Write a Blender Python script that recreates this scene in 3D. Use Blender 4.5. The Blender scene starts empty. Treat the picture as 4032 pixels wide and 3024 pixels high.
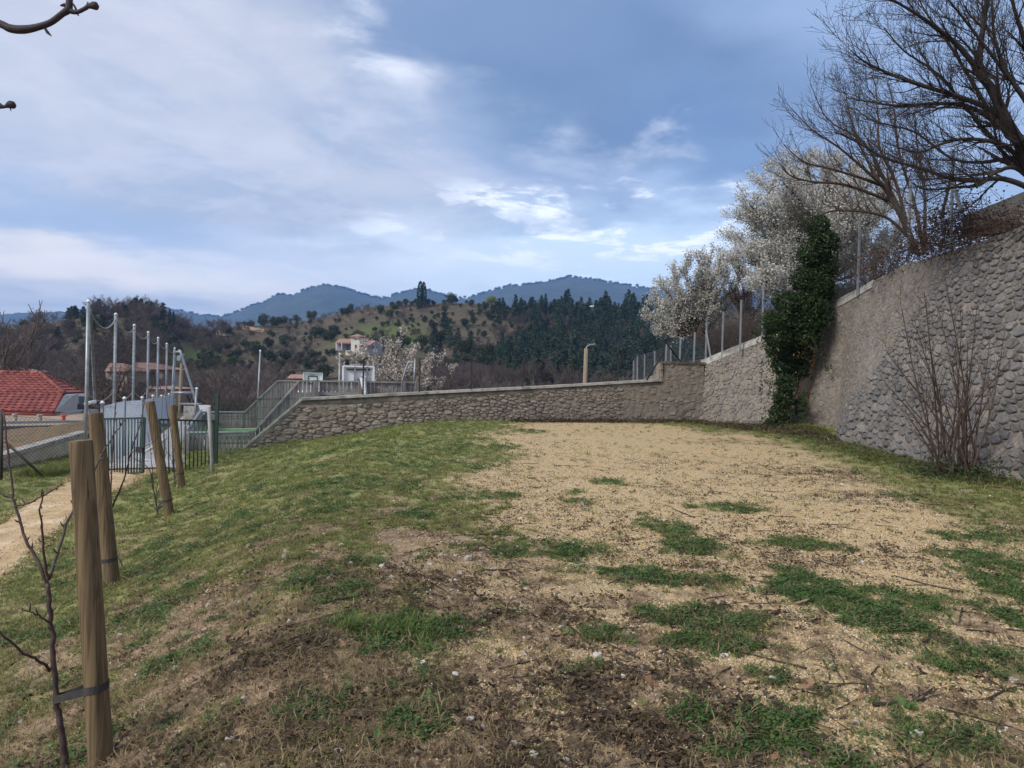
import bpy, math, random
import numpy as np
from mathutils import Vector, Matrix
PI = math.pi
R = math.radians
sc = bpy.context.scene
COL = sc.collection

# ------------------------------------------------------------------ camera, sky, sun, exposure
FPX, CX, CY, HZ, ROLL = 2933.0, 2016.0, 1512.0, 1475.0, R(1.2)
EYE = 1.5
_p = math.atan((CY - HZ) / FPX)
F_ = np.array([0, math.cos(_p), -math.sin(_p)])
U0 = np.array([0, math.sin(_p), math.cos(_p)])
R0 = np.array([1.0, 0, 0])
R_ = math.cos(ROLL) * R0 + math.sin(ROLL) * U0
U_ = -math.sin(ROLL) * R0 + math.cos(ROLL) * U0
cam_d = bpy.data.cameras.new('camera')
cam_d.sensor_width = 36.0
cam_d.lens = FPX / 4032 * 36.0
cam_d.clip_start = 0.05
cam_d.clip_end = 6000
cam = bpy.data.objects.new('camera', cam_d)
COL.objects.link(cam)
cam.matrix_world = Matrix(((R_[0], U_[0], -F_[0], 0), (R_[1], U_[1], -F_[1], 0), (R_[2], U_[2], -F_[2], EYE), (0, 0, 0, 1)))
sc.camera = cam

SUN_AZ, SUN_EL = R(-130), R(38)          # azimuth from +Y towards +X
sun_d = bpy.data.lights.new('sun', 'SUN')
sun_d.energy = 1.5
sun_d.angle = R(15)
sun_d.color = (1.0, 0.95, 0.87)
sun = bpy.data.objects.new('sun', sun_d)
COL.objects.link(sun)
sv = Vector((math.sin(SUN_AZ) * math.cos(SUN_EL), math.cos(SUN_AZ) * math.cos(SUN_EL), math.sin(SUN_EL)))
sun.rotation_euler = sv.to_track_quat('Z', 'Y').to_euler()

sc.view_settings.view_transform = 'Standard'
sc.view_settings.look = 'None'
sc.view_settings.gamma = 1
sc.view_settings.use_curve_mapping = False
sc.view_settings.exposure = 1.2
cy = sc.cycles
cy.use_denoising = True
cy.max_bounces = 5
cy.diffuse_bounces = 2
cy.glossy_bounces = 2
cy.transparent_max_bounces = 8
cy.volume_bounces = 1
cy.use_adaptive_sampling = True
cy.adaptive_threshold = 0.015

world = bpy.data.worlds.new('World')
sc.world = world
world.use_nodes = True
wn = world.node_tree
wn.nodes.clear()


class NT:
    """small helper to write node trees"""
    def __init__(s, nt):
        s.nt = nt

    def n(s, typ, ins=None, **props):
        nd = s.nt.nodes.new(typ)
        for k, v in props.items():
            setattr(nd, k, v)
        for k, v in (ins or {}).items():
            sock = nd.inputs[k]
            if isinstance(v, bpy.types.NodeSocket):
                s.nt.links.new(v, sock)
            else:
                sock.default_value = v
        return nd

    def m(s, op, a, b=0.0, c=0.0, clamp=False):
        return s.n('ShaderNodeMath', {0: a, 1: b, 2: c}, operation=op, use_clamp=clamp).outputs[0]

    def v(s, op, a, b=(0, 0, 0)):
        nd = s.n('ShaderNodeVectorMath', {0: a, 1: b}, operation=op)
        return nd.outputs[0]

    def mix(s, f, a, b, mode='MIX'):
        nd = s.n('ShaderNodeMix', data_type='RGBA', blend_type=mode, clamp_factor=True)
        for i, val in ((0, f), (6, a), (7, b)):
            if isinstance(val, bpy.types.NodeSocket):
                s.nt.links.new(val, nd.inputs[i])
            else:
                nd.inputs[i].default_value = val if i == 0 else (*val, 1.0)[:4]
        return nd.outputs[2]

    def ramp(s, f, stops, mode='LINEAR'):
        nd = s.n('ShaderNodeValToRGB', {0: f})
        cr = nd.color_ramp
        cr.interpolation = mode
        while len(cr.elements) < len(stops):
            cr.elements.new(0.5)
        for e, (p, c) in zip(cr.elements, stops):
            e.position = p
            e.color = (*c, 1.0)[:4] if hasattr(c, '__len__') else (c, c, c, 1)
        return nd.outputs[0]

    def ss(s, x, a, b):
        nd = s.n('ShaderNodeMapRange', {0: x, 1: a, 2: b, 3: 0.0, 4: 1.0}, interpolation_type='SMOOTHSTEP')
        return nd.outputs[0]

    def noise(s, vec, scale, detail=4.0, rough=0.55, dist=0.0):
        return s.n('ShaderNodeTexNoise', {'Vector': vec, 'Scale': scale, 'Detail': detail, 'Roughness': rough, 'Distortion': dist})


# sky: Nishita dome under a broken layer of procedural cloud
w = NT(wn)
tc = w.n('ShaderNodeTexCoord').outputs['Generated']
sky = w.n('ShaderNodeTexSky', sky_type='NISHITA', sun_disc=False)
sky.sun_elevation = SUN_EL
sky.sun_rotation = SUN_AZ
sky.altitude = 300
sky.air_density = 1.2
sky.dust_density = 1.5
sx = w.n('ShaderNodeSeparateXYZ', {0: tc})
X, Y, Z = sx.outputs
az = w.m('ARCTAN2', X, Y)
el = w.m('ARCSINE', Z)
# cloud-plane coordinates so that cloud texture flattens towards the horizon
inv = w.m('DIVIDE', 1.0, w.m('ADD', w.m('MAXIMUM', Z, 0.0), 0.12))
pl = w.n('ShaderNodeCombineXYZ', {0: w.m('MULTIPLY', X, inv), 1: w.m('MULTIPLY', Y, inv), 2: 0.0}).outputs[0]
n1 = w.noise(pl, 0.9, 6, 0.58, 0.5)
n2 = w.noise(pl, 2.6, 7, 0.62, 0.3)
n3 = w.noise(w.v('ADD', pl, (7.3, 2.1, 0)), 1.4, 5, 0.55, 0.2)
wx = w.m('MULTIPLY', w.m('SUBTRACT', n3.outputs[0], 0.5), 0.30)
n4 = w.noise(w.v('ADD', pl, (1.3, 9.1, 0)), 1.7, 6, 0.6, 0.2)
wy = w.m('MULTIPLY', w.m('SUBTRACT', n4.outputs[0], 0.5), 0.17)
damp = w.ss(el, 0.0, 0.30)
azw = w.m('ADD', az, wx)
elw = w.m('ADD', el, w.m('MULTIPLY', wy, w.m('ADD', 0.12, w.m('MULTIPLY', damp, 0.88))))


def pa(px):
    return math.atan((px - CX) / FPX)


def pe(py):
    return math.atan((HZ - py) / FPX)


def blob(px, py, rx, ry, ang=0.0, soft=0.55):
    """soft mask round one direction, warped by the cloud noise"""
    a = w.m('SUBTRACT', azw, pa(px))
    e = w.m('SUBTRACT', elw, pe(py))
    ca, sa = math.cos(R(ang)), math.sin(R(ang))
    u = w.m('ADD', w.m('MULTIPLY', a, ca), w.m('MULTIPLY', e, sa))
    v = w.m('SUBTRACT', w.m('MULTIPLY', e, ca), w.m('MULTIPLY', a, sa))
    d = w.m('SQRT', w.m('ADD', w.m('POWER', w.m('DIVIDE', u, rx / FPX), 2.0), w.m('POWER', w.m('DIVIDE', v, ry / FPX), 2.0)))
    return w.m('SUBTRACT', 1.0, w.ss(d, 1.0 - soft, 1.0 + soft))


def k(c, s=1.0):
    return tuple(x * s for x in c)


LAV = k((4.15, 4.3, 5.0))
col = w.mix(w.ss(n1.outputs[0], 0.42, 0.60), LAV, k((3.0, 3.45, 4.5)))
col = w.mix(w.m('MULTIPLY', w.ss(n2.outputs[0], 0.46, 0.66), 0.6), col, k((4.3, 4.6, 5.5)))
# blue-grey right half with a dark belly
col = w.mix(w.m('MULTIPLY', blob(3050, 250, 1150, 800, 0, 0.5), 0.85), col, k((1.75, 2.7, 4.6)))
col = w.mix(w.m('MULTIPLY', w.m('MULTIPLY', blob(2900, 350, 900, 500, 0, 0.5), w.ss(n4.outputs[0], 0.42, 0.62)), 0.5), col, k((2.2, 2.9, 4.4)))
col = w.mix(w.m('MULTIPLY', blob(2330, 300, 880, 300, -14, 0.5), 0.97), col, k((1.08, 1.68, 2.9)))
col = w.mix(w.m('MULTIPLY', blob(1750, 60, 500, 150, -8, 0.6), 0.7), col, k((1.45, 2.1, 3.5)))
col = w.mix(w.m('MULTIPLY', blob(2850, 610, 400, 140, -25, 0.6), 0.75), col, k((1.1, 1.8, 3.3)))
# bright rims
col = w.mix(w.m('MULTIPLY', w.m('MULTIPLY', blob(1500, 240, 190, 110, -35, 0.7), w.ss(n2.outputs[0], 0.35, 0.6)), 0.8), col, k((6.2, 6.4, 7.0)))
col = w.mix(w.m('MULTIPLY', w.m('MULTIPLY', blob(2250, 560, 520, 75, -24, 0.7), w.ss(n2.outputs[0], 0.35, 0.6)), 0.45), col, k((4.6, 5.1, 6.2)))
col = w.mix(w.m('MULTIPLY', w.m('MULTIPLY', blob(2640, 600, 120, 45, -10, 0.7), w.ss(n2.outputs[0], 0.35, 0.6)), 0.6), col, k((5.2, 5.6, 6.4)))
# clear, pale strip low on the right and warm light low on the left
col = w.mix(w.m('MULTIPLY', blob(2400, 1030, 900, 190, 3, 0.55), 0.9), col, k((5.2, 6.3, 7.6)))
col = w.mix(w.m('MULTIPLY', w.m('MULTIPLY', blob(2350, 900, 700, 150, 0, 0.5), w.ss(n2.outputs[0], 0.50, 0.60)), 0.9), col, k((7.6, 7.9, 8.4)))
col = w.mix(w.m('MULTIPLY', w.m('MULTIPLY', blob(2250, 830, 320, 60, 8, 0.6), w.ss(n4.outputs[0], 0.45, 0.6)), 0.75), col, k((3.0, 3.8, 5.2)))
col = w.mix(w.m('MULTIPLY', blob(350, 985, 560, 60, -3, 0.7), 0.75), col, k((2.7, 3.5, 5.0)))
col = w.mix(w.m('MULTIPLY', blob(300, 1130, 700, 70, -1, 0.7), 0.9), col, k((7.8, 6.9, 6.2)))
col = w.mix(w.m('MULTIPLY', blob(1300, 1080, 900, 110, 2, 0.7), 0.5), col, k((6.0, 6.4, 7.4)))
cover = w.m('ADD', 0.82, w.m('MULTIPLY', w.ss(n2.outputs[0], 0.35, 0.6), 0.18))
col = w.mix(cover, sky.outputs[0], col)
# below the horizon the dome fades to a dull ground tone
col = w.mix(w.ss(Z, -0.02, -0.12), col, (0.9, 0.9, 0.9))
bg = w.n('ShaderNodeBackground', {'Color': col, 'Strength': 0.076})
w.n('ShaderNodeOutputWorld', {'Surface': bg.outputs[0]})

# ------------------------------------------------------------------ maths helpers
rng = np.random.default_rng(7)
random.seed(7)


def P(px, py, D):
    """point seen at photo pixel (px, py) at forward distance D (metres along +Y)"""
    d = F_ + (px - CX) / FPX * R_ - (py - CY) / FPX * U_
    q = d * (D / d[1])
    return np.array([q[0], q[1], q[2] + EYE])


def sstep(x):
    x = np.clip(x, 0, 1)
    return x * x * (3 - 2 * x)


def _h(ix, iy, seed):
    h = (ix.astype(np.int64) * 374761393 + iy.astype(np.int64) * 668265263 + seed * 974711) & 0x7fffffff
    h = ((h ^ (h >> 13)) * 1274126177) & 0x7fffffff
    h = h ^ (h >> 16)
    return (h & 0xffffff) / float(0xffffff)


def vnoise(x, y, seed=0):
    x = np.asarray(x, float)
    y = np.asarray(y, float)
    ix, iy = np.floor(x), np.floor(y)
    fx, fy = sstep(x - ix), sstep(y - iy)
    a = _h(ix, iy, seed)
    b = _h(ix + 1, iy, seed)
    c = _h(ix, iy + 1, seed)
    d = _h(ix + 1, iy + 1, seed)
    return (a + (b - a) * fx) * (1 - fy) + (c + (d - c) * fx) * fy


def fbm(x, y, seed=0, o=4):
    t, amp, tot = 0, 1.0, 0
    for i in range(o):
        t = t + amp * vnoise(np.asarray(x) * 2 ** i + 17.3 * i, np.asarray(y) * 2 ** i - 9.1 * i, seed + i)
        tot += amp
        amp *= 0.5
    return t / tot


def seg_dist(x, y, a, b):
    ax, ay = a
    dx, dy = b[0] - ax, b[1] - ay
    t = np.clip(((x - ax) * dx + (y - ay) * dy) / (dx * dx + dy * dy + 1e-12), 0, 1)
    return np.hypot(x - ax - t * dx, y - ay - t * dy)


def poly_sd(x, y, pts):
    """signed distance to polygon, positive inside"""
    d = np.full(np.shape(x), 1e9)
    ins = np.zeros(np.shape(x), bool)
    for i in range(len(pts)):
        a, b = pts[i], pts[(i + 1) % len(pts)]
        d = np.minimum(d, seg_dist(x, y, a, b))
        c = ((a[1] > y) != (b[1] > y)) & (x < (b[0] - a[0]) * (y - a[1]) / (b[1] - a[1] + 1e-12) + a[0])
        ins ^= c
    return np.where(ins, d, -d)


# ------------------------------------------------------------------ object helpers
def setp(o, label=None, cat=None, group=None, kind=None):
    if label: o['label'] = label
    if cat: o['category'] = cat
    if group: o['group'] = group
    if kind: o['kind'] = kind
    return o


def thing(name, label, cat, loc=(0, 0, 0), rotz=0.0, group=None):
    o = bpy.data.objects.new(name, None)
    o.empty_display_size = 0.1
    COL.objects.link(o)
    o.location = [float(c) for c in loc]
    o.rotation_euler = (0, 0, rotz)
    return setp(o, label, cat, group, 'thing')


def root_of(o):
    while o.parent:
        o = o.parent
    return o


def link(name, me, mat=None, parent=None, world=True):
    """link a mesh; with world=True its vertices are world coordinates"""
    o = bpy.data.objects.new(name, me)
    COL.objects.link(o)
    if mat and not me.materials:
        me.materials.append(mat)
    if parent:
        o.parent = parent
        if world and parent.parent is None:
            o.matrix_parent_inverse = Matrix.Translation(parent.location).inverted()
    return o


def mesh_np(name, V, Fq, smooth=False, attrs=None):
    """mesh from arrays: V (n,3), Fq (m,k) with k = 3 or 4, or a list of such arrays"""
    V = np.asarray(V, np.float32)
    Fs = Fq if isinstance(Fq, list) else [Fq]
    Fs = [np.asarray(f, np.int32) for f in Fs if len(f)]
    me = bpy.data.meshes.new(name)
    me.vertices.add(len(V))
    me.vertices.foreach_set('co', V.ravel())
    li = np.concatenate([f.ravel() for f in Fs])
    tot = np.concatenate([np.full(len(f), f.shape[1], np.int32) for f in Fs])
    st = np.concatenate([[0], np.cumsum(tot)[:-1]]).astype(np.int32)
    me.loops.add(len(li))
    me.loops.foreach_set('vertex_index', li)
    me.polygons.add(len(tot))
    me.polygons.foreach_set('loop_start', st)
    me.polygons.foreach_set('loop_total', tot)
    me.polygons.foreach_set('use_smooth', np.full(len(tot), smooth, bool))
    for an, av in (attrs or {}).items():
        av = np.asarray(av, np.float32)
        if av.ndim == 1:
            a = me.attributes.new(an, 'FLOAT', 'POINT')
            a.data.foreach_set('value', av)
        else:
            a = me.attributes.new(an, 'FLOAT_VECTOR', 'POINT')
            a.data.foreach_set('vector', av.ravel())
    me.update(calc_edges=True)
    me.validate()
    return me


class MB:
    """mesh builder: boxes, beams, tubes, polygons joined into one mesh"""
    def __init__(s):
        s.V, s.F = [], []

    def add(s, V, F):
        o = len(s.V)
        s.V += [tuple(map(float, v)) for v in V]
        s.F += [tuple(int(i) + o for i in f) for f in F]
        return s

    def box(s, c, size, rz=0.0):
        c = np.asarray(c, float)
        hx, hy, hz = [q / 2 for q in size]
        ca, sa = math.cos(rz), math.sin(rz)
        V = []
        for dx, dy, dz in ((-1, -1, -1), (1, -1, -1), (1, 1, -1), (-1, 1, -1), (-1, -1, 1), (1, -1, 1), (1, 1, 1), (-1, 1, 1)):
            x, y = dx * hx, dy * hy
            V.append(c + (x * ca - y * sa, x * sa + y * ca, dz * hz))
        return s.add(V, [(3, 2, 1, 0), (4, 5, 6, 7), (0, 1, 5, 4), (1, 2, 6, 5), (2, 3, 7, 6), (3, 0, 4, 7)])

    def beam(s, a, b, w, h, up=(0, 0, 1)):
        a, b = np.asarray(a, float), np.asarray(b, float)
        d = b - a
        d /= np.linalg.norm(d) + 1e-12
        up = np.asarray(up, float)
        if abs(np.dot(d, up)) > 0.98: up = np.array([1.0, 0, 0])
        sd = np.cross(d, up); sd /= np.linalg.norm(sd)
        u2 = np.cross(sd, d)
        V = [q + sx_ * sd * w / 2 + sy_ * u2 * h / 2 for q in (a, b) for sx_, sy_ in ((-1, -1), (1, -1), (1, 1), (-1, 1))]
        return s.add(V, [(0, 1, 2, 3), (7, 6, 5, 4), (4, 5, 1, 0), (5, 6, 2, 1), (6, 7, 3, 2), (7, 4, 0, 3)])

    def tube(s, pts, rad, n=8, cap=True):
        V, Fc, _ = tube_path(np.asarray(pts, float), rad, n)
        o = len(V)
        Fl = [tuple(f) for f in Fc]
        if cap:
            Fl.append(tuple(range(n - 1, -1, -1)))
            Fl.append(tuple(range(o - n, o)))
        return s.add(V, Fl)

    def poly(s, pts):
        return s.add(pts, [tuple(range(len(pts)))])

    def prism(s, pts, off):
        """polygon pts extruded by vector off"""
        pts = [np.asarray(q, float) for q in pts]
        off = np.asarray(off, float)
        n = len(pts)
        V = pts + [q + off for q in pts]
        Fl = [tuple(range(n)), tuple(range(2 * n - 1, n - 1, -1))]
        for i in range(n):
            j = (i + 1) % n
            Fl.append((j, i, i + n, j + n))
        return s.add(V, Fl)

    def mesh(s, name, smooth=False):
        me = bpy.data.meshes.new(name)
        me.from_pydata(s.V, [], s.F)
        me.update()
        if smooth:
            me.polygons.foreach_set('use_smooth', np.ones(len(me.polygons), bool))
        import bmesh
        bm = bmesh.new()
        bm.from_mesh(me)
        bmesh.ops.recalc_face_normals(bm, faces=bm.faces)
        bm.to_mesh(me)
        bm.free()
        return me

    def part(s, name, mat, parent=None, smooth=False, world=True):
        return link(name, s.mesh(name, smooth), mat, parent, world)


def tube_path(pts, rad, n=6):
    pts = np.asarray(pts, float)
    m = len(pts)
    rad = np.full(m, rad, float) if np.isscalar(rad) else np.asarray(rad, float)
    d = np.gradient(pts, axis=0)
    d /= np.linalg.norm(d, axis=1)[:, None] + 1e-12
    ref = np.array([0, 0, 1.0]) if abs(d[:, 2]).mean() < 0.8 else np.array([1.0, 0.2, 0])
    s1 = np.cross(d, ref); s1 /= np.linalg.norm(s1, axis=1)[:, None] + 1e-12
    s2 = np.cross(s1, d)
    a = np.arange(n) * 2 * PI / n
    V = pts[:, None] + rad[:, None, None] * (np.cos(a)[None, :, None] * s1[:, None] + np.sin(a)[None, :, None] * s2[:, None])
    V = V.reshape(-1, 3)
    i = np.arange(m - 1)[:, None] * n
    j = np.arange(n)[None]
    jn = (j + 1) % n
    Fc = np.stack([i + j, i + jn, i + n + jn, i + n + j], -1).reshape(-1, 4)
    return V, Fc, m * n


def segs_mesh(name, segs, n=3, smooth=True):
    """one tapered n-sided stick per row (x0,y0,z0,x1,y1,z1,r0,r1)"""
    S = np.asarray(segs, float)
    p0, p1, r0, r1 = S[:, :3], S[:, 3:6], S[:, 6], S[:, 7]
    d = p1 - p0
    d /= np.linalg.norm(d, axis=1)[:, None] + 1e-12
    ref = np.where(np.abs(d[:, 2:3]) < 0.9, np.array([[0, 0, 1.0]]), np.array([[1.0, 0, 0]]))
    s1 = np.cross(d, ref); s1 /= np.linalg.norm(s1, axis=1)[:, None] + 1e-12
    s2 = np.cross(s1, d)
    a = np.arange(n) * 2 * PI / n
    off = np.cos(a)[None, :, None] * s1[:, None] + np.sin(a)[None, :, None] * s2[:, None]
    V = np.concatenate([p0[:, None] + off * r0[:, None, None], p1[:, None] + off * r1[:, None, None]], 1).reshape(-1, 3)
    b = np.arange(len(S))[:, None] * (2 * n)
    j = np.arange(n)[None]
    jn = (j + 1) % n
    Fc = np.stack([b + j, b + jn, b + n + jn, b + n + j], -1).reshape(-1, 4)
    return mesh_np(name, V, Fc, smooth)


def smooth_path(pts, k_=6):
    """Catmull-Rom through the points"""
    pts = np.asarray(pts, float)
    if len(pts) < 3:
        t = np.linspace(0, 1, k_ + 1)[:, None]
        return pts[0] + (pts[-1] - pts[0]) * t
    q = np.vstack([2 * pts[0] - pts[1], pts, 2 * pts[-1] - pts[-2]])
    out = []
    for i in range(len(pts) - 1):
        a, b, c, d = q[i:i + 4]
        for t in np.linspace(0, 1, k_, endpoint=False):
            out.append(0.5 * (2 * b + (c - a) * t + (2 * a - 5 * b + 4 * c - d) * t * t + (3 * b - a - 3 * c + d) * t ** 3))
    out.append(pts[-1])
    return np.array(out)


# ------------------------------------------------------------------ materials
def new_mat(name):
    m = bpy.data.materials.new(name)
    m.use_nodes = True
    m.node_tree.nodes.clear()
    return m, NT(m.node_tree)


def finish(t, color, rough=0.8, bump=None, bstr=0.4, bdist=0.02, metal=0.0, normal=None, spec=0.3):
    b = t.n('ShaderNodeBsdfPrincipled')
    for kx, val in (('Base Color', color), ('Roughness', rough), ('Metallic', metal), ('Specular IOR Level', spec)):
        if isinstance(val, bpy.types.NodeSocket):
            t.nt.links.new(val, b.inputs[kx])
        else:
            b.inputs[kx].default_value = (*val, 1.0)[:4] if kx == 'Base Color' else val
    if bump is not None:
        bn = t.n('ShaderNodeBump', {'Height': bump, 'Strength': bstr, 'Distance': bdist})
        t.nt.links.new(bn.outputs[0], b.inputs['Normal'])
    t.n('ShaderNodeOutputMaterial', {'Surface': b.outputs[0]})
    return b


def simple_mat(name, c0, c1=None, scale=8.0, rough=0.8, bump=0.2, bdist=0.01, metal=0.0, stretch=(1, 1, 1), rnd=0.0, detail=5, c2=None, spec=0.3, coord='Object'):
    """two or three tones mottled by noise, plus a per-object shift of brightness"""
    m, t = new_mat(name)
    co = t.n('ShaderNodeTexCoord').outputs[coord]
    mp = t.n('ShaderNodeMapping', {'Vector': co, 'Scale': stretch}).outputs[0]
    nz = t.noise(mp, scale, detail, 0.6)
    c1 = c1 or tuple(x * 0.6 for x in c0)
    col_ = t.mix(t.ss(nz.outputs[0], 0.35, 0.68), c0, c1)
    if c2:
        nz2 = t.noise(t.v('ADD', mp, (5.1, 3.3, 1.7)), scale * 0.37, 3, 0.6)
        col_ = t.mix(t.ss(nz2.outputs[0], 0.5, 0.7), col_, c2)
    if rnd:
        oi = t.n('ShaderNodeObjectInfo').outputs['Random']
        f = t.m('ADD', 1.0 - rnd, t.m('MULTIPLY', oi, 2 * rnd))
        col_ = t.mix(1.0, col_, t.n('ShaderNodeCombineColor', {0: f, 1: f, 2: f}).outputs[0], 'MULTIPLY')
    finish(t, col_, rough, nz.outputs[0] if bump else None, bump, bdist, metal, spec=spec)
    return m
# ------------------------------------------------------------------ terrain
UU = np.array([-0.342, 0.940])     # direction of the bank, the path and the court
NN = np.array([0.940, 0.342])      # across it, towards the gravel terrace


def ts(x, y):
    return UU[0] * x + UU[1] * y, NN[0] * x + NN[1] * y


WALL_A = np.array([-8.3, 21.9])     # far wall, left end (ground plan, front face)
WALL_B = P(2752, 1662, 25.9)[:2]
wd = (WALL_B - WALL_A) / np.linalg.norm(WALL_B - WALL_A)
wnrm = np.array([wd[1], -wd[0]])    # towards the camera


def zpath(t):
    return -0.8 - 0.5 * sstep((t - 16) / 16)


# foot line of the big retaining wall on the right
FOOT = [(6.72, 25.9), (7.2, 24.4), (7.6, 22.9), (8.9, 22.4), (8.35, 18.8), (7.95, 15.4), (7.85, 12.6), (8.0, 11.5), (8.1, 8), (8.2, 2), (8.2, -6)]


def gz(x, y):
    x = np.asarray(x, float)
    y = np.asarray(y, float)
    t, s = ts(x, y)
    c = 0.35 + 6.4 * np.clip(t / 23, 0, 1.3) ** 2
    sb = -2.3 + 0.8 * sstep((t - 11) / 7)
    q = np.clip((c - s) / (c - sb), 0, 1)
    S = 0.55 * q + 0.45 * q * q * (3 - 2 * q)
    S = S * sstep(q * 2.2) ** 0.5
    z = zpath(t) * S
    # left lawn and the fall beyond it
    z = z - 1.0 * sstep((-4.6 - s) / 5.0) - 2.0 * sstep((-9 - s) / 6)
    # slight rise to the foot of the retaining wall
    z = z + 0.22 * sstep((x - 6.6) / 2.2) * sstep((y - 19) / 3)
    z = z + 0.05 * (fbm(x * 0.6, y * 0.6, 3, 3) - 0.5) * 2 * sstep((c + 1 - s) / 2 + 0.3) * (s > sb - 0.4)
    # behind the far wall the ground lies at court level
    dw = (x - WALL_A[0]) * -wnrm[0] + (y - WALL_A[1]) * -wnrm[1]
    al = (x - WALL_A[0]) * wd[0] + (y - WALL_A[1]) * wd[1]
    k_ = sstep((dw - 0.15) / 0.2) * sstep((al + 0.6) / 0.5)
    z = z * (1 - k_) + np.minimum(z, -1.3) * k_
    k2 = sstep((t - 27) / 5) * (s > -1.5)
    return z * (1 - k2) + np.minimum(z, -1.32) * k2


def G(px, py):
    """where the photo ray through (px, py) meets the ground"""
    d = F_ + (px - CX) / FPX * R_ - (py - CY) / FPX * U_
    d = d / d[1]
    D = np.concatenate([np.arange(0.8, 60, 0.02)])
    q = d[None] * D[:, None] + np.array([0, 0, EYE])
    h = q[:, 2] - gz(q[:, 0], q[:, 1])
    i = int(np.argmax(h < 0)) if (h < 0).any() else len(D) - 1
    x, y = q[i, :2]
    return np.array([x, y, float(gz(x, y))])


def G2(px, py):
    return G(px, py)[:2]


# gravel court outline and the single green patches on it, as ground positions
GRAVEL = [G2(*q) for q in [(2050, 1662), (2500, 1664), (2750, 1685), (3050, 1722), (3330, 1800), (3560, 1905), (3800, 2010), (3760, 2090),
                           (3950, 2190), (3700, 2350), (3480, 2340), (3050, 2300), (2700, 2320), (2350, 2270), (2150, 2140), (1930, 2010), (1800, 1890), (2010, 1800), (1900, 1730)]]
BARE = [G2(*q) for q in [(2100, 2250), (2900, 2250), (3350, 2350), (3700, 2560), (3500, 2700), (2900, 2800), (2300, 2760), (2000, 2900), (1750, 2700), (2000, 2450)]]
PATCH = []
for px, py, rx, ry, g in [
    (2392, 1900, 75, 11, 1.0), (2270, 1940, 40, 8, .9), (2290, 1976, 55, 9, .9), (2865, 2002, 130, 17, 1.0), (2610, 2080, 90, 30, .9), (2720, 2150, 120, 40, 1.0),
    (3130, 2143, 120, 24, .8), (3300, 2160, 60, 14, .6), (2480, 2262, 110, 38, .9), (2700, 2285, 150, 32, .8), (2830, 2290, 110, 22, .6), (3170, 2285, 85, 55, 1.0),
    (3230, 2350, 230, 75, 1.0), (3430, 2420, 210, 75, .95), (2720, 2440, 180, 55, 1.0), (2950, 2450, 110, 40, .8), (2780, 2540, 150, 45, .7), (3620, 2370, 120, 45, .9),
    (3850, 2115, 170, 28, .8), (3900, 2220, 150, 55, .9), (3980, 2320, 110, 90, 1.0), (4010, 2440, 90, 80, .9), (3850, 2600, 220, 70, .6),
    (1570, 2500, 150, 60, 1.0), (2250, 2165, 130, 36, .95), (2010, 2175, 75, 28, .9), (1290, 1960, 70, 26, .9), (1340, 2330, 120, 40, .7), (1820, 2500, 90, 30, .6),
    (3080, 2870, 190, 110, 1.0), (2720, 2830, 70, 50, .8), (3060, 2690, 70, 50, .7), (2900, 2950, 130, 70, .7), (1650, 2850, 130, 60, .8), (1250, 2780, 160, 60, .6),
    (700, 2600, 80, 40, .8), (1180, 2280, 120, 40, .7), (2350, 2500, 110, 35, .7), (2280, 2640, 80, 30, .5), (3700, 2900, 220, 80, .7), (540, 2440, 110, 40, .6),
    (1960, 1955, 120, 14, .7), (1930, 1760, 150, 12, .8), (2080, 1700, 70, 8, .7)]:
    c = G2(px, py)
    ex = abs(G2(px + rx, py)[0] - c[0])
    ey = abs(G2(px, py - ry)[1] - G2(px, py + ry)[1]) / 2
    PATCH.append((c[0], c[1], max(ex, .05), max(ey, .05), g))
VERGE = [G2(*q) for q in [(2780, 1672), (2880, 1705), (3020, 1700), (3180, 1700), (3320, 1790), (3480, 1830), (3640, 1900), (3820, 1990), (4032, 2060), (4400, 2150)]]
HUMUS = [(*G2(3250, 1870), 1.6, 1.4), (*G2(1900, 2420), 1.0, .5), (*G2(1500, 2300), .8, .5), (*G2(820, 2330), .5, .35), (*G2(2600, 2900), .8, .4),
         (*G2(2450, 2700), .7, .3), (*G2(1900, 2720), .6, .3), (*G2(3450, 1960), 1.6, .8), (*G2(2950, 1740), 1.8, .9), (*G2(3200, 1690), 1.6, .7), (*G2(1150, 2550), .5, .3), (*G2(1000, 2900), .6, .25)]


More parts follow.
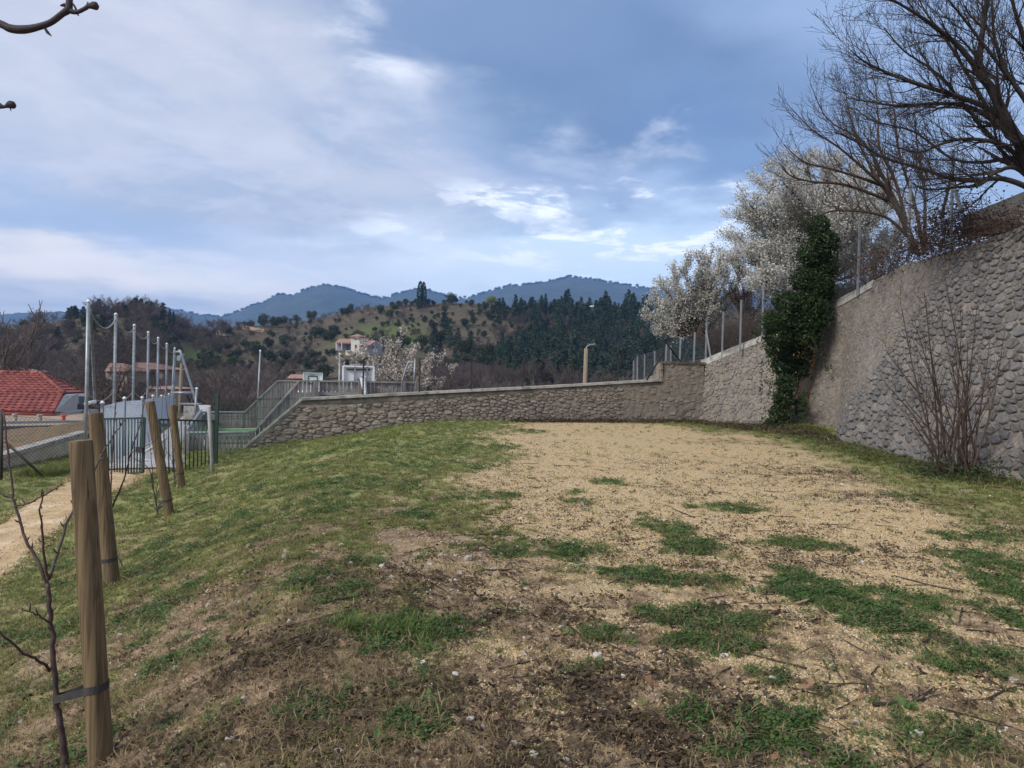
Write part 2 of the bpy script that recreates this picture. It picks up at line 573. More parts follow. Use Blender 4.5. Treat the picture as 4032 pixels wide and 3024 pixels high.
def masks(x, y):
    """green, gravel, humus in 0..1 at ground points"""
    t, s = ts(x, y)
    n_a = fbm(x * 1.3, y * 1.3, 11, 4)
    n_b = fbm(x * 4.5, y * 4.5, 21, 4)
    n_c = fbm(x * 0.35, y * 0.35, 31, 3)
    n_d = fbm(x * 13, y * 13, 25, 3)
    sd = poly_sd(x, y, GRAVEL)
    grav = sstep((sd + 0.45 + 1.3 * (n_a - 0.5) + 0.9 * (n_b - 0.5) + 1.1 * (n_d - .5)) / 0.9)
    sd2 = poly_sd(x, y, BARE)
    near = sstep((s - 0.4) / 1.2) * sstep((7.5 - t) / 3)
    g2 = sstep((sd2 + 0.4) / 0.7) * sstep((n_b + 0.3 * n_a + .3 * (n_d - .5) - 0.52) / 0.16)
    g3 = near * 0.9 * sstep((n_b + .35 * (n_d - .5) - 0.37) / 0.14)
    grav = np.maximum(grav, np.maximum(g2, g3) * 0.9)
    right = sstep((s - 1.5) / 2)
    base = 0.66 + 0.34 * sstep((t - 4.5) / 3.0)
    green = base * sstep((n_b * 0.55 + n_a * 0.45 - (0.455 - 0.17 * sstep((t - 5) / 4))) / 0.13)
    green *= (1 - 0.35 * sstep((5.2 - t) / 1.5) * (1 - right))
    green *= (1 - 0.97 * grav)
    # trodden strip without grass at the crest near the camera
    green *= 1 - 0.55 * np.exp(-((s - 0.1) / 0.7) ** 2) * sstep((6.8 - t) / 2)
    for cx, cy_, ex, ey, g in PATCH:
        d = np.hypot((x - cx) / ex, (y - cy_) / ey) + 1.5 * (n_b - 0.5) + 0.8 * (n_d - .5)
        v = g * sstep((1.15 - d - .5 * (n_d - .5)) / 0.5)
        green = np.maximum(green, v)
        grav = grav * (1 - 0.8 * v)
    vd = np.full(np.shape(x), 1e9)
    for i in range(len(VERGE) - 1):
        vd = np.minimum(vd, seg_dist(x, y, VERGE[i], VERGE[i + 1]))
    verge = sstep((1.05 - vd + 1.6 * (n_a - .5) + (n_b - .5)) / 0.6) * (x > 5)
    behind = sstep((x - 8.0) / 0.5 + .2) * (y < 19)
    verge = np.maximum(verge, behind * 0.8)
    green = np.maximum(green, 0.6 * verge * sstep((n_b + 0.3 * n_a - 0.50) / 0.12))
    grav = grav * (1 - 0.85 * verge)
    # lawn left of the path
    lawn = sstep((-3.35 - s + 0.3 * (n_b - .5)) / 0.25)
    green = np.maximum(green, lawn * (0.55 + 0.4 * (n_a > 0.42)))
    grav = grav * (1 - lawn)
    hum = 0.6 * near * sstep((n_b * 0.6 + (1 - n_a) * 0.4 - 0.585) / 0.09)
    hum = np.maximum(hum, 0.6 * sstep((fbm(x * 2.6, y * 2.6, 77, 4) - 0.57) / 0.1) * .7 * (1 - right) * sstep((9 - t) / 3) * (s > -2.4))
    for cx, cy_, ex, ey in HUMUS:
        d = np.hypot((x - cx) / ex, (y - cy_) / ey) + 1.2 * (n_b - 0.5)
        hum = np.maximum(hum, sstep((1.1 - d) / 0.6) * sstep((n_d + n_b - .85) / .25) * .9)
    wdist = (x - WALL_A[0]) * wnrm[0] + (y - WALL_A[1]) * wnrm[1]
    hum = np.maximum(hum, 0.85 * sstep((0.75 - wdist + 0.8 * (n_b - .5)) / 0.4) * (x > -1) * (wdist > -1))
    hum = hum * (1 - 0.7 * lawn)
    return green, np.clip(grav, 0, 1), np.clip(hum, 0, 1)


def ground_mat():
    m, t = new_mat('earth')
    at = lambda nm: t.n('ShaderNodeAttribute', attribute_name=nm).outputs['Fac']
    co = t.n('ShaderNodeTexCoord').outputs['Object']
    fine = t.noise(co, 90, 4, 0.7)
    mid = t.noise(co, 14, 5, 0.65)
    big = t.noise(co, 1.1, 4, 0.6)
    v1 = t.n('ShaderNodeTexVoronoi', {'Vector': co, 'Scale': 95.0})
    v2 = t.n('ShaderNodeTexVoronoi', {'Vector': co, 'Scale': 31.0})
    peb = t.ramp(t.n('ShaderNodeSeparateColor', {0: v1.outputs['Color']}).outputs[0],
                 [(0.0, (.25, .175, .10)), (.2, (.47, .335, .17)), (.5, (.62, .45, .215)), (.8, (.67, .52, .30)), (1.0, (.74, .67, .56))])
    sand = t.mix(t.ss(mid.outputs[0], .3, .7), (.61, .455, .245), (.48, .345, .175))
    grav = t.mix(.85, sand, peb)
    grav = t.mix(t.m('MULTIPLY', t.ss(v1.outputs['Distance'], .42, .62), .55), grav, (.20, .135, .07))
    grav = t.mix(t.m('MULTIPLY', t.ss(big.outputs[0], .45, .7), .35), grav, (.42, .33, .21))
    # thin dark scraps of leaf and twig lying over the gravel
    st = t.noise(t.n('ShaderNodeMapping', {'Vector': co, 'Scale': (7.0, 22.0, 7.0), 'Rotation': (0, 0, .2)}).outputs[0], 1.0, 4, .7)
    grav = t.mix(t.m('MULTIPLY', t.ss(st.outputs[0], .57, .66), .75), grav, (.15, .10, .062))
    soil = t.mix(t.ss(mid.outputs[0], .35, .65), (.34, .245, .155), (.20, .14, .09))
    soil = t.mix(t.m('MULTIPLY', t.ss(fine.outputs[0], .55, .75), .6), soil, (.38, .30, .22))
    soil = t.mix(t.m('MULTIPLY', t.ss(v2.outputs['Distance'], .28, .1), .25), soil, (.45, .38, .30))
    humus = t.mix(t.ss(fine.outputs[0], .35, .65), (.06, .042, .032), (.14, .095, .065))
    turf = t.mix(t.ss(mid.outputs[0], .35, .65), (.21, .265, .075), (.29, .27, .115))
    turf = t.mix(t.m('MULTIPLY', t.ss(fine.outputs[0], .5, .75), .6), turf, (.28, .23, .125))
    c = t.mix(at('gravel'), soil, grav)
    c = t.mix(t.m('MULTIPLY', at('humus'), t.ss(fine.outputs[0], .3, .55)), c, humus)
    c = t.mix(t.m('MULTIPLY', at('green'), t.m('ADD', .55, t.m('MULTIPLY', t.ss(fine.outputs[0], .3, .6), .45))), c, turf)
    h = t.m('ADD', t.m('MULTIPLY', fine.outputs[0], .5), t.m('MULTIPLY', v1.outputs['Distance'], -.6))
    h = t.m('ADD', h, t.m('MULTIPLY', mid.outputs[0], 1.2))
    finish(t, c, .95, h, .7, .012, spec=.15)
    return m


M_EARTH = ground_mat()
# polar sheet, fine close to the camera
th = np.radians(np.concatenate([np.linspace(-110, -47, 70, endpoint=False), np.linspace(-47, 47, 420), np.linspace(47.5, 110, 60)]))
rr = [0.25, 0.5]
while rr[-1] < 33.5:
    rr.append(rr[-1] + max(0.011, rr[-1] * 0.0085))
rr = np.array(rr)
RRg, THg = np.meshgrid(rr, th, indexing='ij')
gx, gy = (RRg * np.sin(THg)).ravel(), (RRg * np.cos(THg)).ravel()
g_green, g_grav, g_hum = masks(gx, gy)
gzv = gz(gx, gy)
lump = fbm(gx * 9, gy * 9, 41, 4) - 0.5
lump2 = fbm(gx * 30, gy * 30, 51, 3) - 0.5
gzv = gzv + (0.035 * lump + 0.022 * lump2) * (1 - 0.75 * g_grav)
# small eroded scarp on the bank
e0 = G2(820, 2310)
gzv = gzv - 0.13 * np.exp(-(((gx - e0[0]) / 0.40) ** 2 + ((gy - e0[1]) / .16) ** 2))
nr, nt_ = RRg.shape
ii = np.arange(nr - 1)[:, None] * nt_
jj = np.arange(nt_ - 1)[None]
quads = np.stack([ii + jj, ii + nt_ + jj, ii + nt_ + jj + 1, ii + jj + 1], -1).reshape(-1, 4)[:, ::-1]
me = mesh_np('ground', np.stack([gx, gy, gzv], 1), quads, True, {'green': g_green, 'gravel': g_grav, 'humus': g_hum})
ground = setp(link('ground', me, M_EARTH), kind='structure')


def gzf(x, y):
    """ground height with the surface lumps"""
    g, gr, hu = masks(x, y)
    return gz(x, y) + (0.035 * (fbm(x * 9, y * 9, 41, 4) - .5) + .022 * (fbm(x * 30, y * 30, 51, 3) - .5)) * (1 - .75 * gr)


def strip(name, t_edges, s0, s1, ns, dz, mat, attrs=None):
    """sheet laid on the terrain between s0(t) and s1(t)"""
    T, K = np.meshgrid(t_edges, np.linspace(0, 1, ns), indexing='ij')
    S_ = s0(T) + (s1(T) - s0(T)) * K
    x = UU[0] * T + NN[0] * S_
    y = UU[1] * T + NN[1] * S_
    z = gz(x, y) + dz + .012 - .06 * (np.abs(K - .5) > .49)
    a, b = T.shape
    i = np.arange(a - 1)[:, None] * b
    j = np.arange(b - 1)[None]
    q = np.stack([i + j, i + b + j, i + b + j + 1, i + j + 1], -1).reshape(-1, 4)[:, ::-1]
    return setp(link(name, mesh_np(name, np.stack([x, y, z], -1).reshape(-1, 3), q, True), mat), kind='structure')


M_PATH = simple_mat('sandy_path', (.50, .36, .20), (.36, .25, .135), 5.0, .95, .6, .02, c2=(.57, .46, .31), detail=9)
M_ASPH = simple_mat('pale_asphalt', (.43, .425, .42), (.36, .355, .35), 6.0, .9, .2, .004, c2=(.47, .465, .46))
wig = lambda T: 0.12 * (fbm(T * 0.9, T * 0 + 3, 61, 3) - .5) * 2
path = strip('path', np.arange(3.0, 18.75, .12), lambda T: -3.35 + wig(T), lambda T: -2.22 + .72 * sstep((T - 13.5) / 4.5) + wig(T + 40), 9, .03, M_PATH)
asph = strip('asphalt_path', np.arange(18.45, 60, .4), lambda T: T * 0 - 3.1, lambda T: -1.3 - .75 * sstep((T - 20) / 10), 8, .06, M_ASPH)
mk = MB()
mlin = [G(*q_) for q_ in [(655, 1730), (560, 1795), (548, 1808), (575, 1822), (690, 1830)]]
for a, b in zip(mlin[:-1], mlin[1:]):
    mk.beam(a + (0, 0, .075), b + (0, 0, .075), .07, .012)
o = mk.part('path_marking', simple_mat('marking_white', (.7, .7, .68), (.55, .55, .53), 10))
setp(o, kind='structure')

# ---- valley, wooded hill and court level behind
RIDGE = [(-2200, 1290), (-600, 1300), (0, 1292), (200, 1272), (380, 1235), (560, 1222), (640, 1240), (720, 1292), (800, 1305), (860, 1285), (1000, 1283), (1200, 1268), (1330, 1240),
         (1420, 1212), (1600, 1198), (1750, 1190), (1900, 1196), (2000, 1210), (2200, 1212), (2350, 1205), (2560, 1215), (2800, 1220), (3300, 1210), (6200, 1200)]
rp = np.array(RIDGE, float)


def hill_z(x, y):
    D = np.maximum(y, 1.0)
    px = CX + FPX * x / D
    hy = HZ + (px - CX) * math.tan(ROLL)
    ry = np.interp(px, rp[:, 0], rp[:, 1])
    Dr = np.interp(px, [-2200, 600, 850, 1200, 6000], [250, 250, 300, 340, 340])
    zr = 1.5 + (hy - ry) / FPX * Dr
    t, s = ts(x, y)
    q = np.clip((D - 85) / (Dr - 85), 0, 1.0)
    rise = q ** 1.9
    fall = sstep((D - Dr) / 160)
    z0 = -1.45 - 5.8 * sstep((D - 46) / 50) - 1.6 * sstep((-5 - s) / 8) * sstep((D - 15) / 8)
    z = z0 + (zr - z0) * rise
    z = z * (1 - fall) - 20 * fall
    z = z + (fbm(x * .03, y * .03, 71, 4) - .5) * 7 * sstep((D - 95) / 60) * (1 - 0.7 * q)
    # level shelf under the hill house
    return z


xs_px = np.linspace(-2200, 6200, 190)
Ds = np.concatenate([np.linspace(29, 60, 20, endpoint=False), np.linspace(60, 420, 110), np.linspace(430, 600, 6)])
PXg, Dg = np.meshgrid(xs_px, Ds)
hx, hy_ = ((PXg - CX) / FPX * Dg).ravel(), Dg.ravel()
hz_ = hill_z(hx, hy_)
a_, b_ = PXg.shape
i = np.arange(a_ - 1)[:, None] * b_
j = np.arange(b_ - 1)[None]
q = np.stack([i + j, i + j + 1, i + b_ + j + 1, i + b_ + j], -1).reshape(-1, 4)
meadow = np.exp(-(((PXg - 760) / 170) ** 2 + ((Dg - 190) / 60) ** 2)).ravel()
meadow = np.maximum(meadow, .75 * np.exp(-(((PXg - 1500) / 260) ** 2 + ((Dg - 270) / 40) ** 2)).ravel())


def hill_mat():
    m, t = new_mat('hill_grass')
    co = t.n('ShaderNodeTexCoord').outputs['Object']
    a = t.noise(co, .06, 6, .65)
    b = t.noise(co, .5, 5, .7)
    c = t.mix(t.ss(a.outputs[0], .38, .62), (.10, .08, .054), (.068, .06, .042))
    c = t.mix(t.ss(b.outputs[0], .5, .7), c, (.16, .12, .075))
    at = t.n('ShaderNodeAttribute', attribute_name='meadow').outputs['Fac']
    c = t.mix(t.ss(at, .25, .7), c, t.mix(t.ss(b.outputs[0], .4, .6), (.085, .12, .035), (.11, .12, .045)))
    finish(t, c, .95, b.outputs[0], .6, .5, spec=.1)
    return m


setp(link('hillside', mesh_np('hillside', np.stack([hx, hy_, hz_], 1), q, True, {'meadow': meadow}), hill_mat()), kind='structure')

# ---- far mountains
MT = [(-3500, 1300), (-600, 1260), (300, 1225), (560, 1213), (640, 1216), (720, 1228), (800, 1245), (880, 1250), (960, 1215), (1040, 1190), (1090, 1160), (1150, 1165), (1200, 1140), (1280, 1123),
      (1360, 1140), (1430, 1165), (1490, 1180), (1560, 1162), (1630, 1140), (1700, 1152), (1780, 1178), (1850, 1172), (1920, 1150), (2000, 1128), (2100, 1118), (2180, 1105), (2235, 1092),
      (2330, 1103), (2450, 1125), (2600, 1143), (2900, 1150), (3600, 1100), (6500, 1160)]
mp_ = np.array(MT, float)
DM = 3200.0
pxs = np.arange(-3500, 6500, 14.0)
sl = np.linspace(0, 1, 26)
PXm, SLm = np.meshgrid(pxs, sl)
Dm = 1700 + 1500 * SLm
hym = HZ + (PXm - CX) * math.tan(ROLL)
ridge = np.interp(PXm, mp_[:, 0], mp_[:, 1])
zr = 1.5 + (hym - ridge) / FPX * DM
zz = -40 + (zr + 40) * (SLm ** 0.85)
mx = (PXm - CX) / FPX * Dm
zz = zz + (fbm(mx * .006, Dm * .006, 5, 5) - .5) * 60 * (SLm * (1 - SLm) * 4)
bump_ = (vnoise(PXm * .11, PXm * 0, 8) * 10 + vnoise(PXm * .3, PXm * 0, 9) * 6.0 - 7) * (SLm > .97)
zz = zz + bump_
a_, b_ = PXm.shape
i = np.arange(a_ - 1)[:, None] * b_
j = np.arange(b_ - 1)[None]
q = np.stack([i + j, i + j + 1, i + b_ + j + 1, i + b_ + j], -1).reshape(-1, 4)
Vm = np.stack([mx, Dm, zz], -1).reshape(-1, 3)
back = Vm.reshape(a_, b_, 3)[-1].copy()
back[:, 1] += 350; back[:, 2] = -50
Vm = np.vstack([Vm, back])
jb = np.arange(b_ - 1)
q2 = np.stack([(a_ - 1) * b_ + jb, (a_ - 1) * b_ + jb + 1, a_ * b_ + jb + 1, a_ * b_ + jb], -1)
setp(link('mountain', mesh_np('mountain', Vm, np.vstack([q, q2]), True),
          simple_mat('forested_slope', (.040, .048, .030), (.026, .034, .024), .018, .95, .8, 16.0, c2=(.055, .052, .04), detail=8)), kind='structure')

# haze
hb = MB()
hb.box((0, 1800, 220), (12400, 4000, 545))
hm, ht = new_mat('haze')
pv = ht.n('ShaderNodeVolumePrincipled', {'Color': (.28, .54, 1.0, 1), 'Density': 0.00016, 'Anisotropy': 0.0})
ht.n('ShaderNodeOutputMaterial', {'Volume': pv.outputs[0]})
setp(hb.part('haze', hm), kind='stuff')
# ------------------------------------------------------------------ stone walls
def stone_mat(name, dark, mid, light, warm, moss=None, bstr=.6):
    m, t = new_mat(name)
    co = t.n('ShaderNodeTexCoord').outputs['Object']
    tint = t.n('ShaderNodeAttribute', attribute_name='tint').outputs['Fac']
    wm = t.n('ShaderNodeAttribute', attribute_name='warm').outputs['Fac']
    nz = t.noise(co, 16, 6, .7)
    nf = t.noise(co, 60, 4, .7)
    c = t.ramp(tint, [(0, dark), (.5, mid), (1, light)])
    c = t.mix(wm, c, warm)
    c = t.mix(t.m('MULTIPLY', t.ss(nz.outputs[0], .42, .68), .35), c, tuple(x * .6 for x in dark))
    c = t.mix(t.m('MULTIPLY', t.ss(nf.outputs[0], .56, .72), .45), c, tuple(min(1, x * 1.25) for x in light))
    if moss:
        nm = t.noise(co, 2.2, 5, .65)
        c = t.mix(t.m('MULTIPLY', t.ss(nm.outputs[0], .50, .66), .5), c, moss)
    h = t.m('ADD', nz.outputs[0], t.m('MULTIPLY', nf.outputs[0], .5))
    finish(t, c, .92, h, bstr, .03, spec=.15)
    return m


def clip_poly(poly, nx, ny, d):
    """keep the side nx*x+ny*y <= d"""
    out = []
    n = len(poly)
    for i in range(n):
        a, b = poly[i], poly[(i + 1) % n]
        da, db = nx * a[0] + ny * a[1] - d, nx * b[0] + ny * b[1] - d
        if da <= 0: out.append(a)
        if da * db < 0:
            f = da / (da - db)
            out.append((a[0] + (b[0] - a[0]) * f, a[1] + (b[1] - a[1]) * f))
    return out


def scatter_sites(a0, a1, top, rad, asp, seed, tries=14000):
    """dart throwing in wall coordinates with a local stone size"""
    r = np.random.default_rng(seed)
    sites, rs = [], []
    cell = {}
    for _ in range(tries):
        a = r.uniform(a0, a1)
        b = r.uniform(-.05, 1) * 1.0
        b = b * top(a)
        q = rad(a, b) * r.choice([.55, .75, .95, 1.15, 1.4], p=[.25, .25, .2, .2, .1])
        kx, ky = int(a / .6), int(b / .6)
        ok = True
        for i in (-1, 0, 1):
            for j in (-1, 0, 1):
                for s in cell.get((kx + i, ky + j), ()):
                    da, db = (sites[s][0] - a) / asp, sites[s][1] - b
                    lim = .5 * (rs[s] + q)
                    if da * da + db * db < lim * lim:
                        ok = False; break
                if not ok: break
            if not ok: break
        if ok:
            cell.setdefault((kx, ky), []).append(len(sites))
            sites.append((a, b)); rs.append(q)
    return np.array(sites), np.array(rs)


def voronoi(sites, rs, asp, a0, a1, top, reach=1.0):
    """cells of the sites in the stretched metric, clipped to the wall outline"""
    S = sites / np.array([asp, 1.0])
    cells = []
    for i, p in enumerate(S):
        R_cell = rs[i] * reach
        poly = [(p[0] + R_cell * math.cos(q_), p[1] + R_cell * math.sin(q_)) for q_ in np.arange(8) * PI / 4 + .3]
        d2 = ((S - p) ** 2).sum(1)
        for j in np.argsort(d2)[1:15]:
            if d2[j] > (2.4 * R_cell) ** 2: break
            n_ = S[j] - p
            # power-diagram weights keep large stones large
            c_ = (S[j] @ S[j] - p @ p + (rs[i] ** 2 - rs[j] ** 2) * .25) / 2
            poly = clip_poly(poly, n_[0], n_[1], c_)
            if len(poly) < 3: break
        if len(poly) >= 3:
            poly = [(q_[0] * asp, q_[1]) for q_ in poly]
            poly = clip_poly(poly, 1, 0, a1)
            poly = clip_poly(poly, -1, 0, -a0)
            if len(poly) >= 3:
                am = sum(q_[0] for q_ in poly) / len(poly)
                e = .3
                sl_ = (top(am + e) - top(am - e)) / (2 * e)
                poly = clip_poly(poly, -sl_, 1, top(am) - sl_ * am)
        cells.append(poly if len(poly) >= 3 else None)
    return cells


def stone_geo(poly, h, gap, surf, r, n=9, rough=.22):
    pts = np.array(poly)
    nx_ = np.roll(pts, -1, 0)
    ch = np.stack([pts * .87 + nx_ * .13, pts * .13 + nx_ * .87], 1).reshape(-1, 2)
    cl = np.vstack([ch, ch[:1]])
    L = np.concatenate([[0], np.cumsum(np.linalg.norm(np.diff(cl, axis=0), axis=1))])
    tt = (np.arange(n) + r.uniform()) / n * L[-1] % L[-1]
    o = np.stack([np.interp(tt, L, cl[:, 0]), np.interp(tt, L, cl[:, 1])], 1)
    c = o.mean(0)
    size = np.linalg.norm(o - c, axis=1).mean() + 1e-6
    k0 = max(.55, 1 - gap / size)
    o = c + (o - c) * (k0 * r.uniform(1 - rough * .6, 1 + .02, n))[:, None]
    mids = c + (o - c) * .92 + r.normal(0, .02 * size, (n, 2))
    tops = c + (o - c) * r.uniform(.55, .85, n)[:, None]
    A, B, H = [], [], []
    for ring, hh in ((o, np.full(n, -.03)), (mids, h * r.uniform(.5, 1.05, n)), (tops, h * r.uniform(.75, 1.3, n))):
        A.append(ring[:, 0]); B.append(ring[:, 1]); H.append(hh)
    A.append([c[0]]); B.append([c[1]]); H.append([h * r.uniform(.95, 1.15)])
    V = surf(np.concatenate(A), np.concatenate(B), np.concatenate(H))
    j = np.arange(n)
    jn = (j + 1) % n
    Q = np.concatenate([np.stack([j, jn, jn + n, j + n], 1), np.stack([j + n, jn + n, jn + 2 * n, j + 2 * n], 1)])
    T = np.stack([j + 2 * n, jn + 2 * n, np.full(n, 3 * n)], 1)
    return V, Q, T


def lay_stones(parent, cells, sites, hgt, gap, surf, mat, tintf, seed, keep=None, most=290, smooth=False, vis=None):
    """the largest-looking stones as parts, the remainder joined"""
    r = np.random.default_rng(seed)
    items = []
    for poly, st in zip(cells, sites):
        if poly is None or (keep and not keep(st[0], st[1], r)): continue
        pp = np.array(poly)
        ar = .5 * abs(np.dot(pp[:, 0], np.roll(pp[:, 1], 1)) - np.dot(pp[:, 1], np.roll(pp[:, 0], 1)))
        if ar < .0016: continue
        c3 = surf(np.array([st[0]]), np.array([st[1]]), np.array([0.]))[0]
        d = max(2, c3[1])
        px = CX + FPX * c3[0] / d
        inview = 0 < px < 4032 and c3[1] > 2
        size = ar / d ** 2 if inview else 0
        items.append((size, poly, st, ar))
    items.sort(key=lambda q_: -q_[0])
    VV, QQ, TT, ti, wa, off = [], [], [], [], [], 0
    for i, (size, poly, st, ar) in enumerate(items):
        h = hgt(st[0], st[1], ar) * r.uniform(.6, 1.35)
        V, Q, T = stone_geo(poly, h, gap(st[0], st[1]), surf, r)
        tn, wmv = tintf(st[0], st[1], r)
        if i < most and size > 0:
            me_ = mesh_np('stone', V, [Q, T], smooth, {'tint': np.full(len(V), tn), 'warm': np.full(len(V), wmv)})
            link('stone', me_, mat, parent)
        else:
            VV.append(V); QQ.append(Q + off); TT.append(T + off)
            ti.append(np.full(len(V), tn)); wa.append(np.full(len(V), wmv))
            off += len(V)
    if VV:
        me_ = mesh_np('rubble_stones', np.vstack(VV), [np.vstack(QQ), np.vstack(TT)], smooth, {'tint': np.concatenate(ti), 'warm': np.concatenate(wa)})
        o = link('rubble_stones', me_, mat, parent)
        o['kind'] = 'stuff'
    return len(items)


def grid_body(name, parent, mat, a_s, nb, surf, topf, bot=-.35, back=None):
    """front face of a wall as a bumpy sheet, its top and its back"""
    A, K = np.meshgrid(a_s, np.linspace(0, 1, nb), indexing='ij')
    T = np.array([topf(a) for a in a_s])[:, None]
    B = bot + (T - bot) * K
    V = surf(A.ravel(), B.ravel(), (.03 * (fbm(A * 6, B * 6, 91, 3) - .5)).ravel())
    na = len(a_s)
    i = np.arange(na - 1)[:, None] * nb
    j = np.arange(nb - 1)[None]
    Q = np.stack([i + j, i + nb + j, i + nb + j + 1, i + j + 1], -1).reshape(-1, 4)
    Vb = V + np.tile(np.asarray(back, float), (len(V), 1))
    n = len(V)
    allV = np.vstack([V, Vb])
    top_i = np.arange(na - 1) * nb + nb - 1
    Qt = np.stack([top_i, top_i + nb, top_i + nb + n, top_i + n], 1)
    e0 = np.arange(nb - 1)
    Qe = np.stack([e0 + 1 + n, e0 + n, e0, e0 + 1], 1)
    l0 = (na - 1) * nb + np.arange(nb - 1)
    Ql = np.stack([l0, l0 + n, l0 + 1 + n, l0 + 1], 1)
    me_ = mesh_np(name, allV, np.vstack([Q, Q[:, ::-1] + n, Qt, Qe, Ql]), False)
    return link(name, me_, mat, parent)


# ---- low wall closing the gravel court
def wallpt(px, py, off=0.0):
    d = F_ + (px - CX) / FPX * R_ - (py - CY) / FPX * U_
    A0 = WALL_A - wnrm * off
    k_ = (A0[0] * wnrm[0] + A0[1] * wnrm[1]) / (d[0] * wnrm[0] + d[1] * wnrm[1])
    q_ = d * k_
    return np.array([q_[0], q_[1], q_[2] + EYE])


def alo(p):
    return (p[0] - WALL_A[0]) * wd[0] + (p[1] - WALL_A[1]) * wd[1]


prof = [wallpt(*q_) for q_ in [(925, 1795), (990, 1737), (1189, 1570), (1700, 1544), (2152, 1522), (2612, 1495)]]
pa_ = [alo(p) for p in prof]
pz_ = [p[2] for p in prof]
a_step = pa_[-1]
A_END = np.linalg.norm(WALL_B - WALL_A) + .25
z_step = wallpt(2690, 1424)[2]


def far_top(a):
    return float(np.interp(a, pa_, pz_)) if a < a_step else z_step


BASEZ = -1.0


def far_surf(a, b, h):
    a, b, h = (np.asarray(q_, float) for q_ in (a, b, h))
    lean = .05 * (b + 1)
    x = WALL_A[0] + wd[0] * a + wnrm[0] * (h - lean)
    y = WALL_A[1] + wd[1] * a + wnrm[1] * (h - lean)
    return np.stack([x, y, BASEZ + b], 1)


M_FAR = stone_mat('brown_rubble', (.16, .14, .125), (.26, .225, .195), (.36, .315, .275), (.31, .225, .14), bstr=.8)
M_FARM = simple_mat('old_mortar', (.25, .215, .18), (.16, .135, .11), 9, .95, .8, .03, c2=(.21, .175, .135))
M_CONC = simple_mat('weathered_concrete', (.40, .385, .35), (.24, .23, .21), 6, .9, .4, .01, c2=(.17, .165, .15))
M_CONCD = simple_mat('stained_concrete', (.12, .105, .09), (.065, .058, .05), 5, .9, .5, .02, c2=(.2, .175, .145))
fw = thing('stone_wall', 'low brown rubble stone wall with thin concrete coping across the far end of the gravel', 'wall', (0, 23.9, 0))
tb = lambda a: far_top(a) - BASEZ
grid_body('wall_body', fw, M_FARM, np.concatenate([np.linspace(0.0, a_step - .01, 90), [a_step, a_step + .01], np.linspace(a_step + .1, A_END, 12)]), 14,
          far_surf, lambda a: tb(a) - .05, 0.0 - .8, tuple(-wnrm * .42) + (0,))
band = lambda a: .27 - .12 * min(1, max(0, (a - pa_[2]) / 9)) if a > pa_[2] else .16
stop = lambda a: tb(a) - (band(a) if a < a_step else .08)
sites, rs = scatter_sites(pa_[0], A_END, stop, lambda a, b: .108 - .02 * min(1, max(0, (b - 1.0) / 1.0)) + .02 * (a < 6), 2.1, 3, 20000)
cells = voronoi(sites, rs, 2.1, pa_[0], A_END, stop)


def far_tint(a, b, r):
    w = r.choice([0, 0, 0, .15, .3, .55], p=[.4, .2, .2, .12, .05, .03])
    return float(np.clip(r.normal(.48, .24), 0, 1)), float(w)


def far_keep(a, b, r):
    if a > a_step - 1.2:            # rendered, few stones show
        return r.uniform() < .38
    return r.uniform() < .93


n_far = lay_stones(fw, cells, sites, lambda a, b, ar: (.04 if a < 10 else .03) * (.5 if a > a_step - 1.5 else 1), lambda a, b: .008, far_surf, M_FAR, far_tint, 4, far_keep)
# concrete cap: dark face band and pale thin lip
for i in range(len(pa_) - 1):
    a0, a1 = pa_[i], pa_[i + 1]
    nseg = max(1, int((a1 - a0) / 1.6))
    for q_ in range(nseg):
        u0, u1 = a0 + (a1 - a0) * q_ / nseg, a0 + (a1 - a0) * (q_ + 1) / nseg - .006
        b0, b1 = far_top(u0 + 1e-4) - BASEZ, far_top(u1 - 1e-4) - BASEZ
        mb = MB()
        pts = far_surf([u0, u1, u1, u0], [b0 - .055, b1 - .055, b1 + .02, b0 + .02], [.06] * 4)
        mb.prism(pts, np.append(-wnrm * .52, 0))
        mb.part('coping_slab', M_CONC, fw)
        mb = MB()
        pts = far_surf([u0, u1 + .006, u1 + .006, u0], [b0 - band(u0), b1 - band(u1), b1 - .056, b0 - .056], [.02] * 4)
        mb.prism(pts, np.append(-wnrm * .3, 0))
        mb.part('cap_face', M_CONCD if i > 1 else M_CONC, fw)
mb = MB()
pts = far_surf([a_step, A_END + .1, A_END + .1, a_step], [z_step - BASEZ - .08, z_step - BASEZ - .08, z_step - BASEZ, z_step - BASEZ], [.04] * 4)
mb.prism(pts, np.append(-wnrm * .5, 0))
mb.part('coping_slab', M_CONCD, fw)


